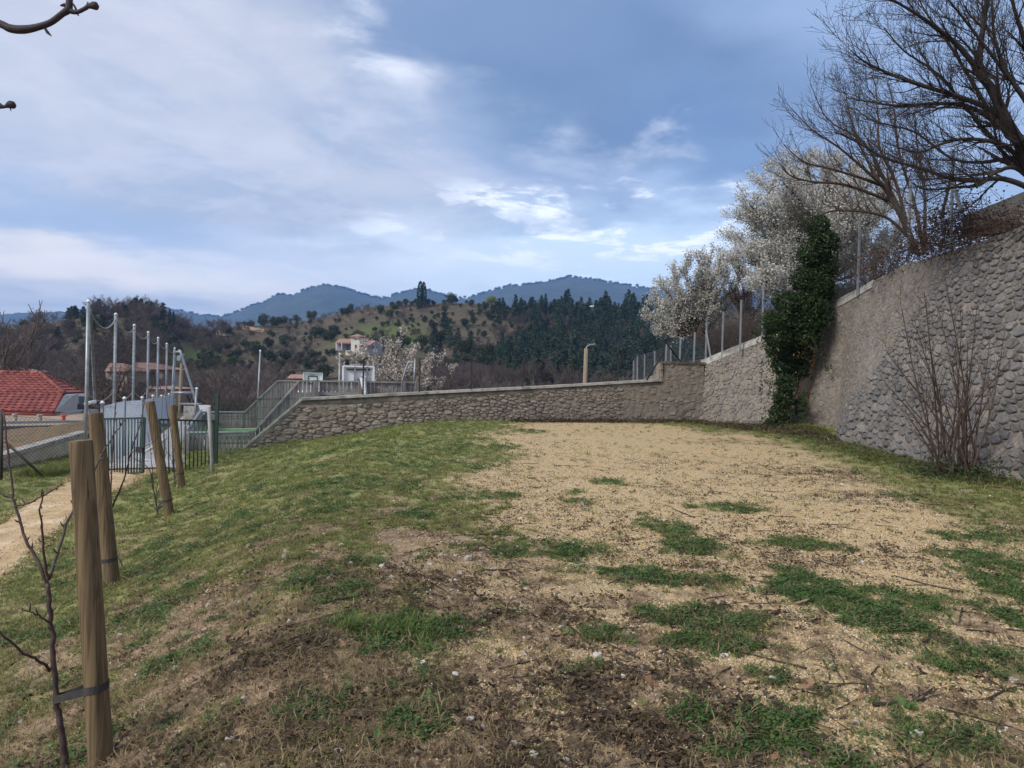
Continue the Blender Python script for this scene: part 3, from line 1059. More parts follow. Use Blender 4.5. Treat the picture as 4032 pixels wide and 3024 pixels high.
# ---- big retaining wall on the right, in two runs
def run_surface(feet, tops):
    feet = np.array(feet, float)
    tops = np.array(tops, float)
    for f in feet:
        f[2] = float(gz(f[0], f[1])) - .12
    mid = (feet + tops) / 2
    L = np.concatenate([[0], np.cumsum(np.linalg.norm(np.diff(mid[:, :2], axis=0), axis=1))])
    H = np.linalg.norm(tops - feet, axis=1)

    def at(a, arr):
        return np.stack([np.interp(a, L, arr[:, i]) for i in range(3)], -1)

    def surf(a, b, h):
        a, b, h = (np.atleast_1d(np.asarray(q_, float)) for q_ in (a, b, h))
        Hh = np.interp(a, L, H)
        f, t = at(a, feet), at(a, tops)
        k_ = (b / Hh)[:, None]
        e = .15
        tan = at(a + e, mid) - at(a - e, mid)
        tan[:, 2] = 0
        tan /= np.linalg.norm(tan, axis=1)[:, None] + 1e-9
        up = (t - f) / Hh[:, None]
        nrm = np.cross(tan, up)
        nrm *= np.sign((nrm[:, 0:1] * -1) + 1e-9)
        bul = (.10 * (fbm(a * .55, b * .55, 111, 3) - .5) * 2 * np.clip(1.2 - k_[:, 0], 0, 1) - .04 * np.sin(k_[:, 0] * PI) * 1)
        return f + (t - f) * k_ + nrm * (h + bul)[:, None]
    return surf, L, (lambda a: float(np.interp(a, L, H)))


AF = [P(2748, 1664, 25.95), P(2880, 1672, 24.6), P(3000, 1690, 22.9), P(3050, 1690, 22.7)]
AT = [P(2762, 1421, 26.4), P(2880, 1372, 25.3), P(2995, 1326, 24.3), P(3085, 1286, 23.6)]
BF = [P(3160, 1668, 22.3), P(3303, 1690, 21.0), P(3314, 1745, 18.4), P(3500, 1792, 15.5), P(3700, 1842, 13.3), P(3860, 1872, 12.3), P(4032, 1897, 11.6),
      np.array([8.1, 8, 0]), np.array([8.2, 2, 0]), np.array([8.2, -5, 0])]
BT = [P(3240, 1215, 22.0), P(3330, 1165, 21.0), P(3420, 1118, 20.0), P(3560, 1040, 18.2), P(3760, 985, 16.2), P(3900, 940, 15.0), P(4040, 885, 14.0),
      np.array([9.7, 10.2, 4.6]), np.array([9.8, 4, 4.7]), np.array([9.8, -4, 4.7])]
M_GREY = stone_mat('grey_limestone', (.135, .13, .13), (.19, .182, .178), (.26, .245, .232), (.31, .265, .21), (.10, .094, .086), bstr=1.2)
M_GMORT = simple_mat('lime_mortar', (.245, .21, .175), (.135, .12, .108), 7, .95, .9, .03, c2=(.15, .143, .14))

for (ff, tt, lab, seed, cat_) in ((AF, AT, 'grey stone retaining wall run between the far brown wall and the hanging ivy', 5, 'wall'),
                                  (BF, BT, 'tall leaning stone retaining wall along the gravel with rounded boulders at its foot', 6, 'wall')):
    surf, L, Hf = run_surface(ff, tt)
    rw = thing('retaining_wall', lab, cat_, (float(ff[0][0]), float(ff[0][1]), 0))
    isB = seed == 6
    a_end = L[-1] if not isB else L[7]
    backv = (2.2, .4, -.1) if isB else (1.4, 1.6, 0)
    grid_body('wall_body', rw, M_GMORT, np.concatenate([np.linspace(0, a_end, int(a_end / .22)), [] if not isB else L[8:]]), 30, surf, Hf, -.2, backv)

    def big(a, b):
        """0 in the fine upper masonry, 1 in the boulder work low down"""
        if not isB: return .75 * max(0, 1 - b / .5) * (a > L[1] * .7)
        edge = .12 + (a - L[1] - .4) / (L[3] - L[1]) * .62
        return float(np.clip((edge - b / Hf(a)) / .14, 0, 1)) if a > L[1] + .3 else 0.0
    rad = (lambda a, b: (.105 + .105 * big(a, b) * (1.12 - .75 * b / Hf(a)))) if isB else (lambda a, b: .14 + .13 * big(a, b))
    sites, rs = scatter_sites(0, a_end, lambda a: Hf(a) - (.22 if (not isB or a < L[2]) else .02), rad, 1.3, seed, 60000 if isB else 14000)
    cells = voronoi(sites, rs, 1.3, 0, a_end, lambda a: Hf(a) - (.2 if (not isB or a < L[2]) else 0), 1.3 if isB else 1.1)

    def keep(a, b, r):
        if big(a, b) > .3: return r.uniform() < .97
        if isB: return r.uniform() < (.6 if (a < L[3] and b / Hf(a) < .65) else .84)
        return r.uniform() < .72

    def tint(a, b, r):
        return float(np.clip(r.normal(.45 if big(a, b) > .4 else .55, .27), 0, 1)), float(np.clip(r.normal(.0 if big(a, b) > .4 else .5, .2), 0, .8))
    hg = lambda a, b, ar: (.019 + .030 * big(a, b)) * min(1.3, (ar / .03) ** .5) if isB else .03
    nst = lay_stones(rw, cells, sites, hg, lambda a, b: .006, surf, M_GREY, tint, seed + 20, keep)
    # concrete coping on the part that still has one
    c_end = L[-1] if not isB else L[2] + .4
    ncp = 4 if not isB else 3
    for q_ in range(ncp):
        u0, u1 = c_end * q_ / ncp, c_end * (q_ + 1) / ncp - .008
        mb = MB()
        pts = surf([u0, u1, u1, u0], [Hf(u0) - .21, Hf(u1) - .21, Hf(u1) + .02, Hf(u0) + .02], [.03] * 4)
        mb.prism(pts, np.array([.4, .15, 0]))
        mb.part('coping_slab', M_CONC, rw)
    if isB:
        surfB, LB, HfB = surf, L, Hf
        # return at the end beside the ivy
        mb = MB()
        pts = surf([0, 0, 0], [-.2, Hf(0) * .5, Hf(0)], [-.02] * 3)
        off = np.array([1.4, 1.0, 0])
        mb.add(list(pts) + [p + off for p in pts], [(0, 1, 4, 3), (1, 2, 5, 4)])
        mb.part('wall_return', M_GMORT, rw)
    else:
        surfA, LA, HfA = surf, L, Hf
# recessed stretch behind the ivy with rust-stained render
M_STAIN = simple_mat('stained_render', (.33, .30, .25), (.42, .17, .045), 2.2, .9, .5, .02, stretch=(1.6, 1.6, .25), c2=(.08, .075, .06))
rc = thing('recessed_wall', 'narrow rust-streaked rendered wall strip in the recess behind the hanging ivy', 'wall', tuple(P(3110, 1672, 22.8)))
mb = MB()
p0, p1 = P(3030, 1690, 23.2), P(3170, 1672, 22.45)
q0, q1 = P(3060, 1290, 24.3), P(3245, 1215, 22.7)
p0[2] = p1[2] = -.2
mb.prism([p0, p1, q1, q0], (.5, .6, 0))
mb.part('render', M_STAIN, rc)

# ---- terrace on top of the retaining wall
tl = [np.array(q_) for q_ in AT] + [np.array(q_) for q_ in BT]
tl[0] = tl[0]
rows = []
for i, p in enumerate(tl):
    dirv = np.array([.55, .83, 0]) if i < 4 else np.array([.97, .24, 0])
    rows.append([p + dirv * d + np.array([0, 0, zz_]) for d, zz_ in ((.12, -.04), (1.2, .02), (3, .25), (6, .5), (14, .6), (30, -.5), (45, -8.0))])
nrow, ncl = len(rows), len(rows[0])
# an extra row to the left of the corner
rows = [[p + np.array([-1.2, 1.6, -.2]) for p in rows[0]]] + rows
nrow += 1
Vt = np.array(rows).reshape(-1, 3)
i = np.arange(nrow - 1)[:, None] * ncl
j = np.arange(ncl - 1)[None]
qt = np.stack([i + j, i + ncl + j, i + ncl + j + 1, i + j + 1], -1).reshape(-1, 4)[:, ::-1]
setp(link('terrace', mesh_np('terrace', Vt, qt, True), simple_mat('terrace_soil', (.13, .10, .07), (.085, .08, .04), 2.5, .95, .6, .05, c2=(.16, .125, .085))), kind='structure')

# concrete wall higher up at the right edge
cw = thing('concrete_wall', 'plain grey concrete wall above the brambles at the top right', 'wall', tuple(P(3930, 900, 16.3)))
mb = MB()
pl_ = [P(3790, 935, 17.4), P(4050, 900, 15.3), P(4300, 900, 13.5), P(4700, 900, 11.5), P(4700, 480, 11.5), P(4300, 645, 13.5), P(4050, 748, 15.3), P(3790, 853, 17.4)]
mb.prism(pl_, (.3, .1, 0))
mb.part('slab', simple_mat('grey_concrete', (.30, .285, .255), (.22, .21, .19), 2.0, .9, .4, .02, c2=(.36, .34, .31)), cw)
# ------------------------------------------------------------------ ball court behind the wall
M_TIMB = simple_mat('weathered_timber', (.275, .262, .255), (.165, .155, .15), 3.0, .85, .35, .006, stretch=(6, 6, .6), rnd=.22)
M_TRAIL = simple_mat('timber_rail', (.33, .315, .305), (.22, .21, .2), 3.0, .85, .3, .006, rnd=.1)
M_GALV = simple_mat('galvanised_steel', (.31, .33, .36), (.22, .24, .265), 5, .45, .1, .003, metal=.35, spec=.5)
M_WHITE = simple_mat('white_panel', (.78, .80, .82), (.68, .71, .73), 3, .5, .05, .003)
M_BLACK = simple_mat('black_line', (.04, .045, .05), (.03, .03, .035), 4, .6, 0)
M_RED = simple_mat('red_paint', (.62, .10, .05), (.5, .08, .04), 4, .5, 0)
M_FIELD = simple_mat('green_turf', (.13, .26, .10), (.10, .21, .085), 3, .95, .4, .01)
M_LINE = simple_mat('field_line', (.72, .76, .70), (.62, .66, .6), 4, .9, 0)
ZC = -1.2
cN = P(1417, 1500, 24.5)[:2]                 # middle of the near end of the court
cf = np.array([-.352, .936])               # court axis
cr = np.array([.936, .352])
LEN, HWD = 11.5, 5.2


def cp(u, v, z):
    q_ = cN + cr * u + cf * v
    return np.array([q_[0], q_[1], z])


mb = MB()
mb.prism([cp(-HWD, 0, ZC), cp(HWD, 0, ZC), cp(HWD, LEN, ZC), cp(-HWD, LEN, ZC)], (0, 0, -.2))
setp(mb.part('court_turf', M_FIELD), kind='structure')
mb = MB()
for v in (.5, LEN * .28, LEN / 2, LEN * .72, LEN - .5):
    mb.beam(cp(-HWD + .3, v, ZC + .008), cp(HWD - .3, v, ZC + .008), .09, .01)
for u in (-HWD + .35, -1.9, HWD - .35):
    mb.beam(cp(u, .4, ZC + .02), cp(u, LEN - .4, ZC + .02), .09, .01)
setp(mb.part('court_marking', M_LINE), kind='structure')


def board_wall(t_, a, b, ztop, zbot, w=.14, gap=.018, thick=.04, nrm=None, name='board', jitter=.0, rails=()):
    """vertical timber boards from plan point a to b with tops following ztop(f)"""
    a, b = np.asarray(a, float), np.asarray(b, float)
    L_ = np.linalg.norm(b - a)
    d = (b - a) / L_
    n_ = np.array([d[1], -d[0]])
    k_ = int(L_ / (w + gap))
    for i in range(k_):
        f0, f1 = (i * (w + gap)) / L_, (i * (w + gap) + w) / L_
        p, q_ = a + (b - a) * f0, a + (b - a) * f1
        zl, zr_ = ztop(f0), ztop(f1)
        mb_ = MB()
        o_ = n_ * (thick / 2)
        pts = [np.append(p - o_, zbot), np.append(q_ - o_, zbot), np.append(q_ - o_, zr_), np.append(p - o_, zl)]
        mb_.prism(pts, np.append(n_ * thick, 0))
        mb_.part(name, M_TIMB, t_)
    return d, n_


def low_side(label, u0, v0, u1, v1, ztop):
    t_ = thing('board_fence', label, 'board fence', cp((u0 + u1) / 2, (v0 + v1) / 2, ZC), group='low board sides of the ball court')
    a, b = cp(u0, v0, 0)[:2], cp(u1, v1, 0)[:2]
    zt = lambda f: ztop
    d, n_ = board_wall(t_, a, b, zt, ZC + .05, .105, .022)
    L_ = np.linalg.norm(b - a)
    s_ = n_ * (.06)
    for z in (ztop - .10, ZC + .18):
        MB().beam(np.append(a - s_, z), np.append(b - s_, z), .05, .10).part('rail', M_TRAIL, t_)
    MB().tube([np.append(a, ztop + .07), np.append(b, ztop + .07)], .045, 6).part('top_rail', M_GALV, t_)
    for i in range(int(L_ / 2.0) + 1):
        p = a + d * min(i * 2.0, L_)
        MB().box(np.append(p + n_ * .09, (ztop + ZC) / 2 + .03), (.14, .14, ztop - ZC + .06), math.atan2(d[1], d[0])).part('post', M_TIMB, t_)
    return t_


ZLOW = ZC + .65
low_side('low grey board side of the court nearest to the gate', -HWD, 0, -3.3, 0, ZLOW)
low_side('low grey board side running away along the asphalt path', -HWD, LEN, -HWD, 0, ZLOW + .1)
low_side('low grey board side at the far end, left of the far goal boards', -HWD, LEN, -3.4, LEN, ZLOW)
low_side('low board side hidden mostly behind the stone wall', HWD, 0, HWD, LEN, ZLOW)


def goal_end(label, v, zt, hw, slope_w, facing, near):
    """high board end: boards rise on a slope to a level top; posts and rails on the outside"""
    t_ = thing('goal_boards', label, 'goal wall', cp(0, v, ZC), group='high board goal ends of the ball court')
    oy = .12 * facing
    W_ = hw + slope_w
    a, b = cp(-W_, v, 0)[:2], cp(W_, v, 0)[:2]

    def ztop(f):
        u = -W_ + 2 * W_ * f
        e = (W_ - abs(u)) / slope_w
        return ZLOW + (zt - ZLOW) * min(1, max(0, e))
    # boards, leaving gaps between some of them
    L_ = 2 * W_
    d = (b - a) / L_
    n_ = np.array([d[1], -d[0]]) * facing
    k_ = int(L_ / .128)
    for i in range(k_):
        f0, f1 = i * .128 / L_, (i * .128 + .098) / L_
        p, q_ = a + (b - a) * f0, a + (b - a) * f1
        mb_ = MB()
        pts = [np.append(p, ZC + .05), np.append(q_, ZC + .05), np.append(q_, ztop(f1) - .02), np.append(p, ztop(f0) - .02)]
        mb_.prism(pts, np.append(n_ * .035, 0))
        mb_.part('board', M_TIMB, t_)
    of = np.append(n_ * .09, 0)
    for z in (zt - .40 if near else zt - .75, ZC + .35):
        MB().beam(np.append(a + d * (.1 if z < ZLOW else (W_ - 1.4 if near else slope_w * .8)), z) + of, np.append(b - d * (.1 if z < ZLOW else (W_ if near else slope_w * .8)), z) + of, .05, .09).part('rail', M_TRAIL, t_)
    tops = [np.append(a, ZLOW), np.append(a + d * slope_w, zt), np.append(b - d * slope_w, zt), np.append(b, ZLOW)]
    for i in range(3):
        MB().beam(tops[i] + of * .3, tops[i + 1] + of * .3, .12, .05).part('cap_rail', M_TRAIL, t_)
    for u in (-W_, -1.43, 0.0, 1.42, hw - .03, W_):
        f = (u + W_) / L_
        p = a + d * (u + W_)
        zz = ztop(min(max(f, 0), 1)) + (.04 if abs(u) < W_ else .12)
        MB().box(np.append(p + n_ * .15, (zz + ZC) / 2), (.15, .10, zz - ZC), math.atan2(d[1], d[0])).part('post', M_TIMB, t_)
    return t_, a, d, n_


zt_near = P(1417, 1503, 24.5)[2]
zt_far = P(1150, 1500, 34.5)[2]
gN, aN, dN, nN = goal_end('nearer high timber goal wall rising above the stone wall coping, with sloped left shoulder', 0.0, zt_near, 1.92, 1.42, 1, True)
gF, aF, dF, nF = goal_end('farther high timber goal wall seen behind the sloped shoulder of the nearer one', LEN, zt_far, 1.95, 1.5, -1, False)


def hoop(label, pxl, pxr, pyt, pyb, D, back):
    """backboard in a frame on a bracket, with its target square and ring"""
    a = P(pxl, pyt, D - .17)
    b = P(pxr, pyt + (pxr - pxl) * .035, D + .17)
    z0 = P(pxl, pyb, D)[2]
    b[2] = a[2] = (a[2] + b[2]) / 2
    c = (a + b) / 2
    d = (b - a) / np.linalg.norm(b - a)
    n_ = np.array([d[1], -d[0], 0])          # towards the camera
    Wd = np.linalg.norm(b - a)
    Hh = a[2] - z0
    t_ = thing('basketball_backboard', label, 'backboard', (c[0], c[1], ZC), group='basketball backboards of the court')
    MB().prism([a, b, b - (0, 0, Hh), a - (0, 0, Hh)], n_ * -.03).part('panel', M_WHITE, t_)
    fw_ = .055 * (1 if back else .4)
    for p, q_ in ((a, b), (a - (0, 0, Hh), b - (0, 0, Hh))):
        MB().beam(p + n_ * .03, q_ + n_ * .03, .07, fw_).part('frame_bar', M_WHITE, t_)
    for p in (a, b):
        MB().beam(p + n_ * .031, p - (0, 0, Hh) + n_ * .031, fw_, .07, up=n_).part('frame_bar', M_WHITE, t_)
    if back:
        MB().beam(a + d * .12 - (0, 0, .1) + n_ * .03, b - d * .12 - (0, 0, .1) + n_ * .03, .06, .05).part('painted_shadow_bar', M_BLACK, t_)  # black bar stands in for the shadow below the top frame bar
        for o_ in (-.12, .28):
            MB().beam(c + d * o_ + n_ * .05, c + d * o_ + n_ * .05 - (0, 0, Hh), .05, .05, up=n_).part('stiffener', M_GALV, t_)
    else:
        s_ = .205
        fr = [c - d * s_ - (0, 0, .155), c + d * s_ - (0, 0, .155), c + d * s_ - (0, 0, .5), c - d * s_ - (0, 0, .5)]
        for i in range(4):
            MB().beam(fr[i] + n_ * .012, fr[(i + 1) % 4] + n_ * .012, .02, .036).part('target_line', M_BLACK, t_)
        # the maker's lettering is only a dark smudge of small strokes at this distance
        mb = MB()
        r_ = np.random.default_rng(3)
        x_ = -.105
        for q_ in range(9):
            hgt_ = .045 if q_ == 0 else .028
            o_ = c - (0, 0, .105) + n_ * .012
            mb.beam(o_ + d * x_, o_ + d * x_ + np.array([0, 0, hgt_]), .009, .004, up=n_)
            mb.beam(o_ + d * x_ + np.array([0, 0, .026 * r_.integers(0, 2)]), o_ + d * (x_ + .018) + np.array([0, 0, .026 * r_.integers(0, 2)]), .008, .004, up=n_)
            x_ += .023
        mb.part('lettering', M_BLACK, t_)
    # ring and bracket on the court side
    g_ = -n_ if back else n_
    rc_ = c + g_ * .45 - (0, 0, Hh - .12)
    ring = [rc_ + .23 * (d * math.cos(q_) + np.array([g_[0], g_[1], 0]) * math.sin(q_)) for q_ in np.linspace(0, 2 * PI, 17)]
    MB().tube(ring, .012, 5, cap=False).part('ring', M_RED, t_)
    MB().beam(c - (0, 0, Hh - .12), rc_ - g_ * .22, .14, .06).part('ring_bracket', M_RED, t_)
    return t_, c, d, n_, Hh


hoop('small white basketball backboard with black target square, at the far end', 1194, 1269, 1467, 1540, 34.6, False)
hb_, hc, hd, hn, hH = hoop('large white backboard seen from behind at the near end of the court', 1351, 1471, 1441, 1530, 24.75, True)
# white tapered bracket post carrying the nearer backboard
bt = P(1428, 1490, 24.2)
bb = P(1436, 1545, 24.2)
mb = MB()
mb.prism([bt + (-.10, 0, .02), bt + (.06, 0, .02), P(1441, 1548, 24.2), P(1429, 1548, 24.2)], (.02, .12, 0))
mb.prism([P(1431, 1548, 24.2), P(1440, 1548, 24.2), np.array([P(1440, 1548, 24.2)[0], P(1440, 1548, 24.2)[1], ZC]), np.array([P(1431, 1548, 24.2)[0], P(1431, 1548, 24.2)[1], ZC])], (.02, .12, 0))
mb.part('bracket_post', M_WHITE, hb_)
mb = MB()
mb.beam(bt + (0, 0, .05), hc + (0, 0, -hH * .55), .06, .06)
mb.part('arm', M_GALV, hb_)


def pole(name, label, px, top, bot, D, r=.045, zb=ZC, mat=None, group=None, cap=True):
    a = P(px[0], top, D)
    b = P(px[1], bot, D)
    k_ = (a - b) / abs(a[2] - b[2])
    b = b + k_ * (zb - b[2])
    t_ = thing(name, label, 'pole', b, group=group)
    MB().tube([b, a], r, 10).part('shaft', mat or M_GALV, t_, True)
    if cap:
        MB().tube([a - (0, 0, .02), a + (0, 0, .02), a + (0, 0, .05)], [r * 1.25, r * 1.25, r * .7], 10).part('cap', M_WHITE, t_)
    return t_


pole('steel_pole', 'slim grey steel net pole standing left of the sloped goal boards', (1025, 1016), 1382, 1560, 34, .036)
pole('steel_pole', 'slim grey steel net pole between the two backboards', (1338, 1336), 1394, 1495, 31, .034)
pole('steel_pole', 'short grey steel pole rising beside the leaning brace tube near the gate', (775, 766), 1530, 1650, 30, .042)


def net_frame(label, pts_list, D, r, zb):
    """upright with a bent outrigger tube and cross bar"""
    c = P(*pts_list[0][0], D)
    t_ = thing('net_frame', label, 'steel frame', (c[0], c[1], zb), group='bent tube frames of the ball nets')
    for i, pl__ in enumerate(pts_list):
        q_ = [P(a, b, D) for a, b in pl__]
        MB().tube(smooth_path(q_, 4) if len(q_) > 2 else q_, r, 8).part(['upright', 'outrigger', 'cross_bar'][min(i, 2)], M_GALV, t_, True)
    return t_


net_frame('bent steel tube frame leaning to the ground beside the last tall net pole', [[(688, 1378), (672, 1700)], [(685, 1388), (706, 1387), (716, 1400), (793, 1650)], [(674, 1546), (760, 1547)]], 43, .075, -1.5)
net_frame('bent steel tube frame at the right end of the nearer goal wall', [[(1634, 1414), (1630, 1530)], [(1633, 1428), (1612, 1427), (1604, 1436), (1580, 1512)]], 26.5, .035, ZC)


def wire_panel(MBs, a0, b0, a1, b1, pitch, r, diag=True):
    """chain-link between lower edge a0-b0 and upper edge a1-b1, as thin crossing sticks (rows for segs_mesh)"""
    a0, b0, a1, b1 = (np.asarray(q_, float) for q_ in (a0, b0, a1, b1))
    L_ = np.linalg.norm(b0 - a0)
    H_ = np.linalg.norm(a1 - a0)
    at = lambda u, v: (a0 + (b0 - a0) * u) * (1 - v) + (a1 + (b1 - a1) * u) * v
    if diag:
        k_ = H_ / L_
        n_ = int((L_ + H_) / pitch)
        for i in range(n_ + 1):
            o_ = -k_ + (1 + k_) * i / n_
            for sg in (1, -1):
                # u = o + k*v  (or mirrored), clipped to 0..1
                v0, v1 = max(0, -o_ / k_), min(1, (1 - o_) / k_)
                if v1 - v0 < .02: continue
                u0, u1 = o_ + k_ * v0, o_ + k_ * v1
                if sg < 0: u0, u1 = 1 - u0, 1 - u1
                MBs.append([*at(u0, v0), *at(u1, v1), r, r])
    for v in (0.02, 1.0):
        MBs.append([*at(0, v), *at(1, v), r * 1.2, r * 1.2])


# ---- tall ball-stop net with seven poles and the pale mesh fence below it
bs = thing('ball_stop_fence', 'row of tall galvanised poles carrying a dark net along the asphalt path', 'ball net', P(340, 1790, 16.5))
PD = [16.5, 20.6, 24.4, 28.9, 33.0, 37.5, 43.0]
PT = [(348, 1190), (456, 1240), (529, 1283), (584, 1310), (623, 1332), (657, 1355), (688, 1372)]
PB = [(338, 1700), (447, 1700), (522, 1700), (579, 1680), (618, 1680), (652, 1680), (682, 1680)]
tops, bots = [], []
for D, (tx, ty), (bx, by) in zip(PD, PT, PB):
    a, b = P(tx, ty, D), P(bx, by, D)
    zg = float(gz(b[0], b[1])) if D < 30 else -1.35
    b = b + (b - a) * ((b[2] - (zg - .1)) / (a[2] - b[2]))
    MB().tube([b, a], .027 + .0006 * D, 10).part('pole', M_GALV, bs, True)
    MB().tube([a, a + (0, 0, .03), a + (0, 0, .06)], [.034 + .0006 * D, .031 + .0006 * D, .012], 10).part('cap', M_WHITE, bs, True)
    tops.append(a); bots.append(b)
M_NET = simple_mat('dark_net', (.03, .032, .034), (.02, .02, .022), 5, .9, 0)
M_CABLE = simple_mat('net_cable', (.34, .35, .36), (.14, .14, .14), 30, .7, 0)
segs, cab, low = [], [], []
for i in range(6):
    a, b = tops[i] - (0, 0, .12), tops[i + 1] - (0, 0, .12)
    sag = [a + (b - a) * f - np.array([0, 0, .35 * 4 * f * (1 - f) * (.6 if i else 1)]) for f in np.linspace(0, 1, 9)]
    for p, q_ in zip(sag[:-1], sag[1:]): cab.append([*p, *q_, .02, .02])
    la = a + (bots[i] - a) * .50; lb = b + (bots[i + 1] - b) * .50
    for f in np.linspace(0, 1, 9)[:-1]:
        g_ = f + .125
        p, q_ = la + (lb - la) * f - (0, 0, .25 * 4 * f * (1 - f)), la + (lb - la) * g_ - (0, 0, .25 * 4 * g_ * (1 - g_))
        low.append([*p, *q_, .012, .012])
    for f in np.linspace(0, 1, 22):
        p = np.array([np.interp(f, np.linspace(0, 1, 9), [s_[j] for s_ in sag]) for j in range(3)])
        q_ = la + (lb - la) * f
        segs.append([*p, *q_, .005, .005])
    for v in np.linspace(.1, .95, 14):
        segs.append([*(a + (la - a) * v), *(b + (lb - b) * v), .004, .004])
link('net', segs_mesh('net', segs, 3), M_NET, bs)
link('top_cable', segs_mesh('top_cable', cab, 5), M_CABLE, bs)
link('lower_cable', segs_mesh('lower_cable', low, 4), M_CABLE, bs)
# brace tube just behind the first pole
MB().tube(smooth_path([P(350, 1232, 16.7), P(356, 1236, 17.2), P(366, 1420, 18.5), P(374, 1600, 19)], 4), .035, 8).part('brace', M_GALV, bs, True)
MB().tube([P(338, 1590, 16.5), P(374, 1581, 17.5)], .04, 8).part('bracket_arm', M_WHITE, bs, True)

mf = thing('mesh_fence', 'pale blue-grey steel mesh fence along the left of the asphalt path', 'mesh fence', P(430, 1850, 16.6))
FT = [(403, 1600, 17.6), (490, 1580, 20.5), (560, 1576, 24.0), (602, 1568, 28.0), (636, 1566, 33.0), (665, 1558, 38.5), (684, 1556, 43.0)]
segs = []
M_MESH = simple_mat('pale_mesh', (.50, .56, .66), (.42, .48, .58), 5, .5, 0, metal=.2)
ft, fb = [], []
for tx, ty, D in FT:
    a = P(tx, ty, D)
    zg = float(gz(a[0], a[1])) if D < 30 else -1.34
    b = np.array([a[0] - .01, a[1], zg + .02])
    MB().beam(b, a + (0, 0, .06), .06, .06).part('post', M_GALV, mf)
    MB().tube([a + (0, 0, .06), a + (0, 0, .09), a + (0, 0, .13)], [.05, .055, .02], 8).part('cap', M_WHITE, mf, True)
    ft.append(a); fb.append(b)
for i in range(6):
    W_ = np.linalg.norm(fb[i + 1] - fb[i])
    Hh = np.linalg.norm(ft[i] - fb[i])
    for v in np.linspace(0.03, 1, 30):
        segs.append([*(fb[i] + (ft[i] - fb[i]) * v), *(fb[i + 1] + (ft[i + 1] - fb[i + 1]) * v), .006, .006])
    for u in np.arange(0, W_, .075) / W_:
        segs.append([*(fb[i] + (fb[i + 1] - fb[i]) * u), *(ft[i] + (ft[i + 1] - ft[i]) * u), .007, .007])
link('mesh_panel', segs_mesh('mesh_panel', segs, 3), M_MESH, mf)

# ---- dark green gate, two leaves
M_GREEN = simple_mat('dark_green_paint', (.012, .035, .03), (.018, .045, .038), 8, .45, 0, rnd=.05, spec=.5)


def gate_leaf(label, tl_, tr_, bl_, br_, nb, latch):
    t_ = thing('metal_gate', label, 'gate', (np.array(bl_) + br_) / 2, group='two leaves of the green gate')
    a, b, c, d = (np.array(q_, float) for q_ in (bl_, br_, tr_, tl_))
    for p, q_ in ((a, b), (d, c)):
        MB().beam(p, q_, .04, .04).part('frame_rail', M_GREEN, t_)
    for p, q_ in ((a, d), (b, c)):
        MB().beam(p, q_, .05, .05, up=(0, 1, 0)).part('frame_stile', M_GREEN, t_)
    for i in range(1, nb):
        f = i / nb
        MB().tube([a + (b - a) * f, d + (c - d) * f], .0145, 6).part('bar', M_GREEN, t_, True)
    if latch:
        p = b + (c - b) * .42
        MB().box(p + (-.06, -.03, 0), (.14, .07, .12)).part('lock', M_BLACK, t_)
        MB().box(c + (-.07, -.03, -.09), (.12, .03, .02)).part('stop_plate', M_GREEN, t_)
    else:
        p = a + (d - a) * .9
        MB().box(p + (.12, -.02, 0), (.2, .02, .08)).part('stop_plate', M_GREEN, t_)
    return t_


gate_leaf('open left leaf of the dark green bar gate, in front of the pale mesh fence', P(402, 1650, 16.3), P(568, 1646, 15.5), P(408, 1874, 16.3), P(562, 1860, 15.5), 14, True)
gate_leaf('right leaf of the dark green bar gate, in front of the court boards', P(626, 1652, 16.0), P(842, 1658, 17.4), P(632, 1868, 16.0), P(836, 1870, 17.4), 13, False)

gf = thing('green_mesh_fence', 'dark green wire mesh fence with tall post, between the gate and the stone wall', 'mesh fence', P(850, 1830, 17.6))
a, b = P(856, 1552, 17.6), P(848, 1850, 17.6)
MB().beam(b, a, .075, .075).part('post', M_GREEN, gf)
a2 = P(851, 1552, 17.6)
c = wallpt(1180, 1571)
c0 = P(1165, 1740, c[1])
segs = []
A_, B_ = P(858, 1572, 17.6), P(1165, 1566, 21.8)
A0, B0 = P(852, 1850, 17.6), P(1165, 1850, 21.8)
Wp = np.linalg.norm(B_ - A_)
for u in np.arange(0, Wp, .055) / Wp:
    segs.append([*(A0 + (B0 - A0) * u), *(A_ + (B_ - A_) * u), .0034, .0034])
for v in np.linspace(.0, 1, 9):
    segs.append([*(A0 + (A_ - A0) * v), *(B0 + (B_ - B0) * v), .0036, .0036])
for v in (.38, .72, .985):
    segs.append([*(A0 + (A_ - A0) * v), *(B0 + (B_ - B0) * v), .0055, .0055])
link('mesh_panel', segs_mesh('mesh_panel', segs, 4), M_GREEN, gf)
pole('timber_stake', 'thin pale round timber stake leaning beside the green fence post', (822, 833), 1603, 1800, 15.2, .035, -1.0, M_TRAIL, cap=False)

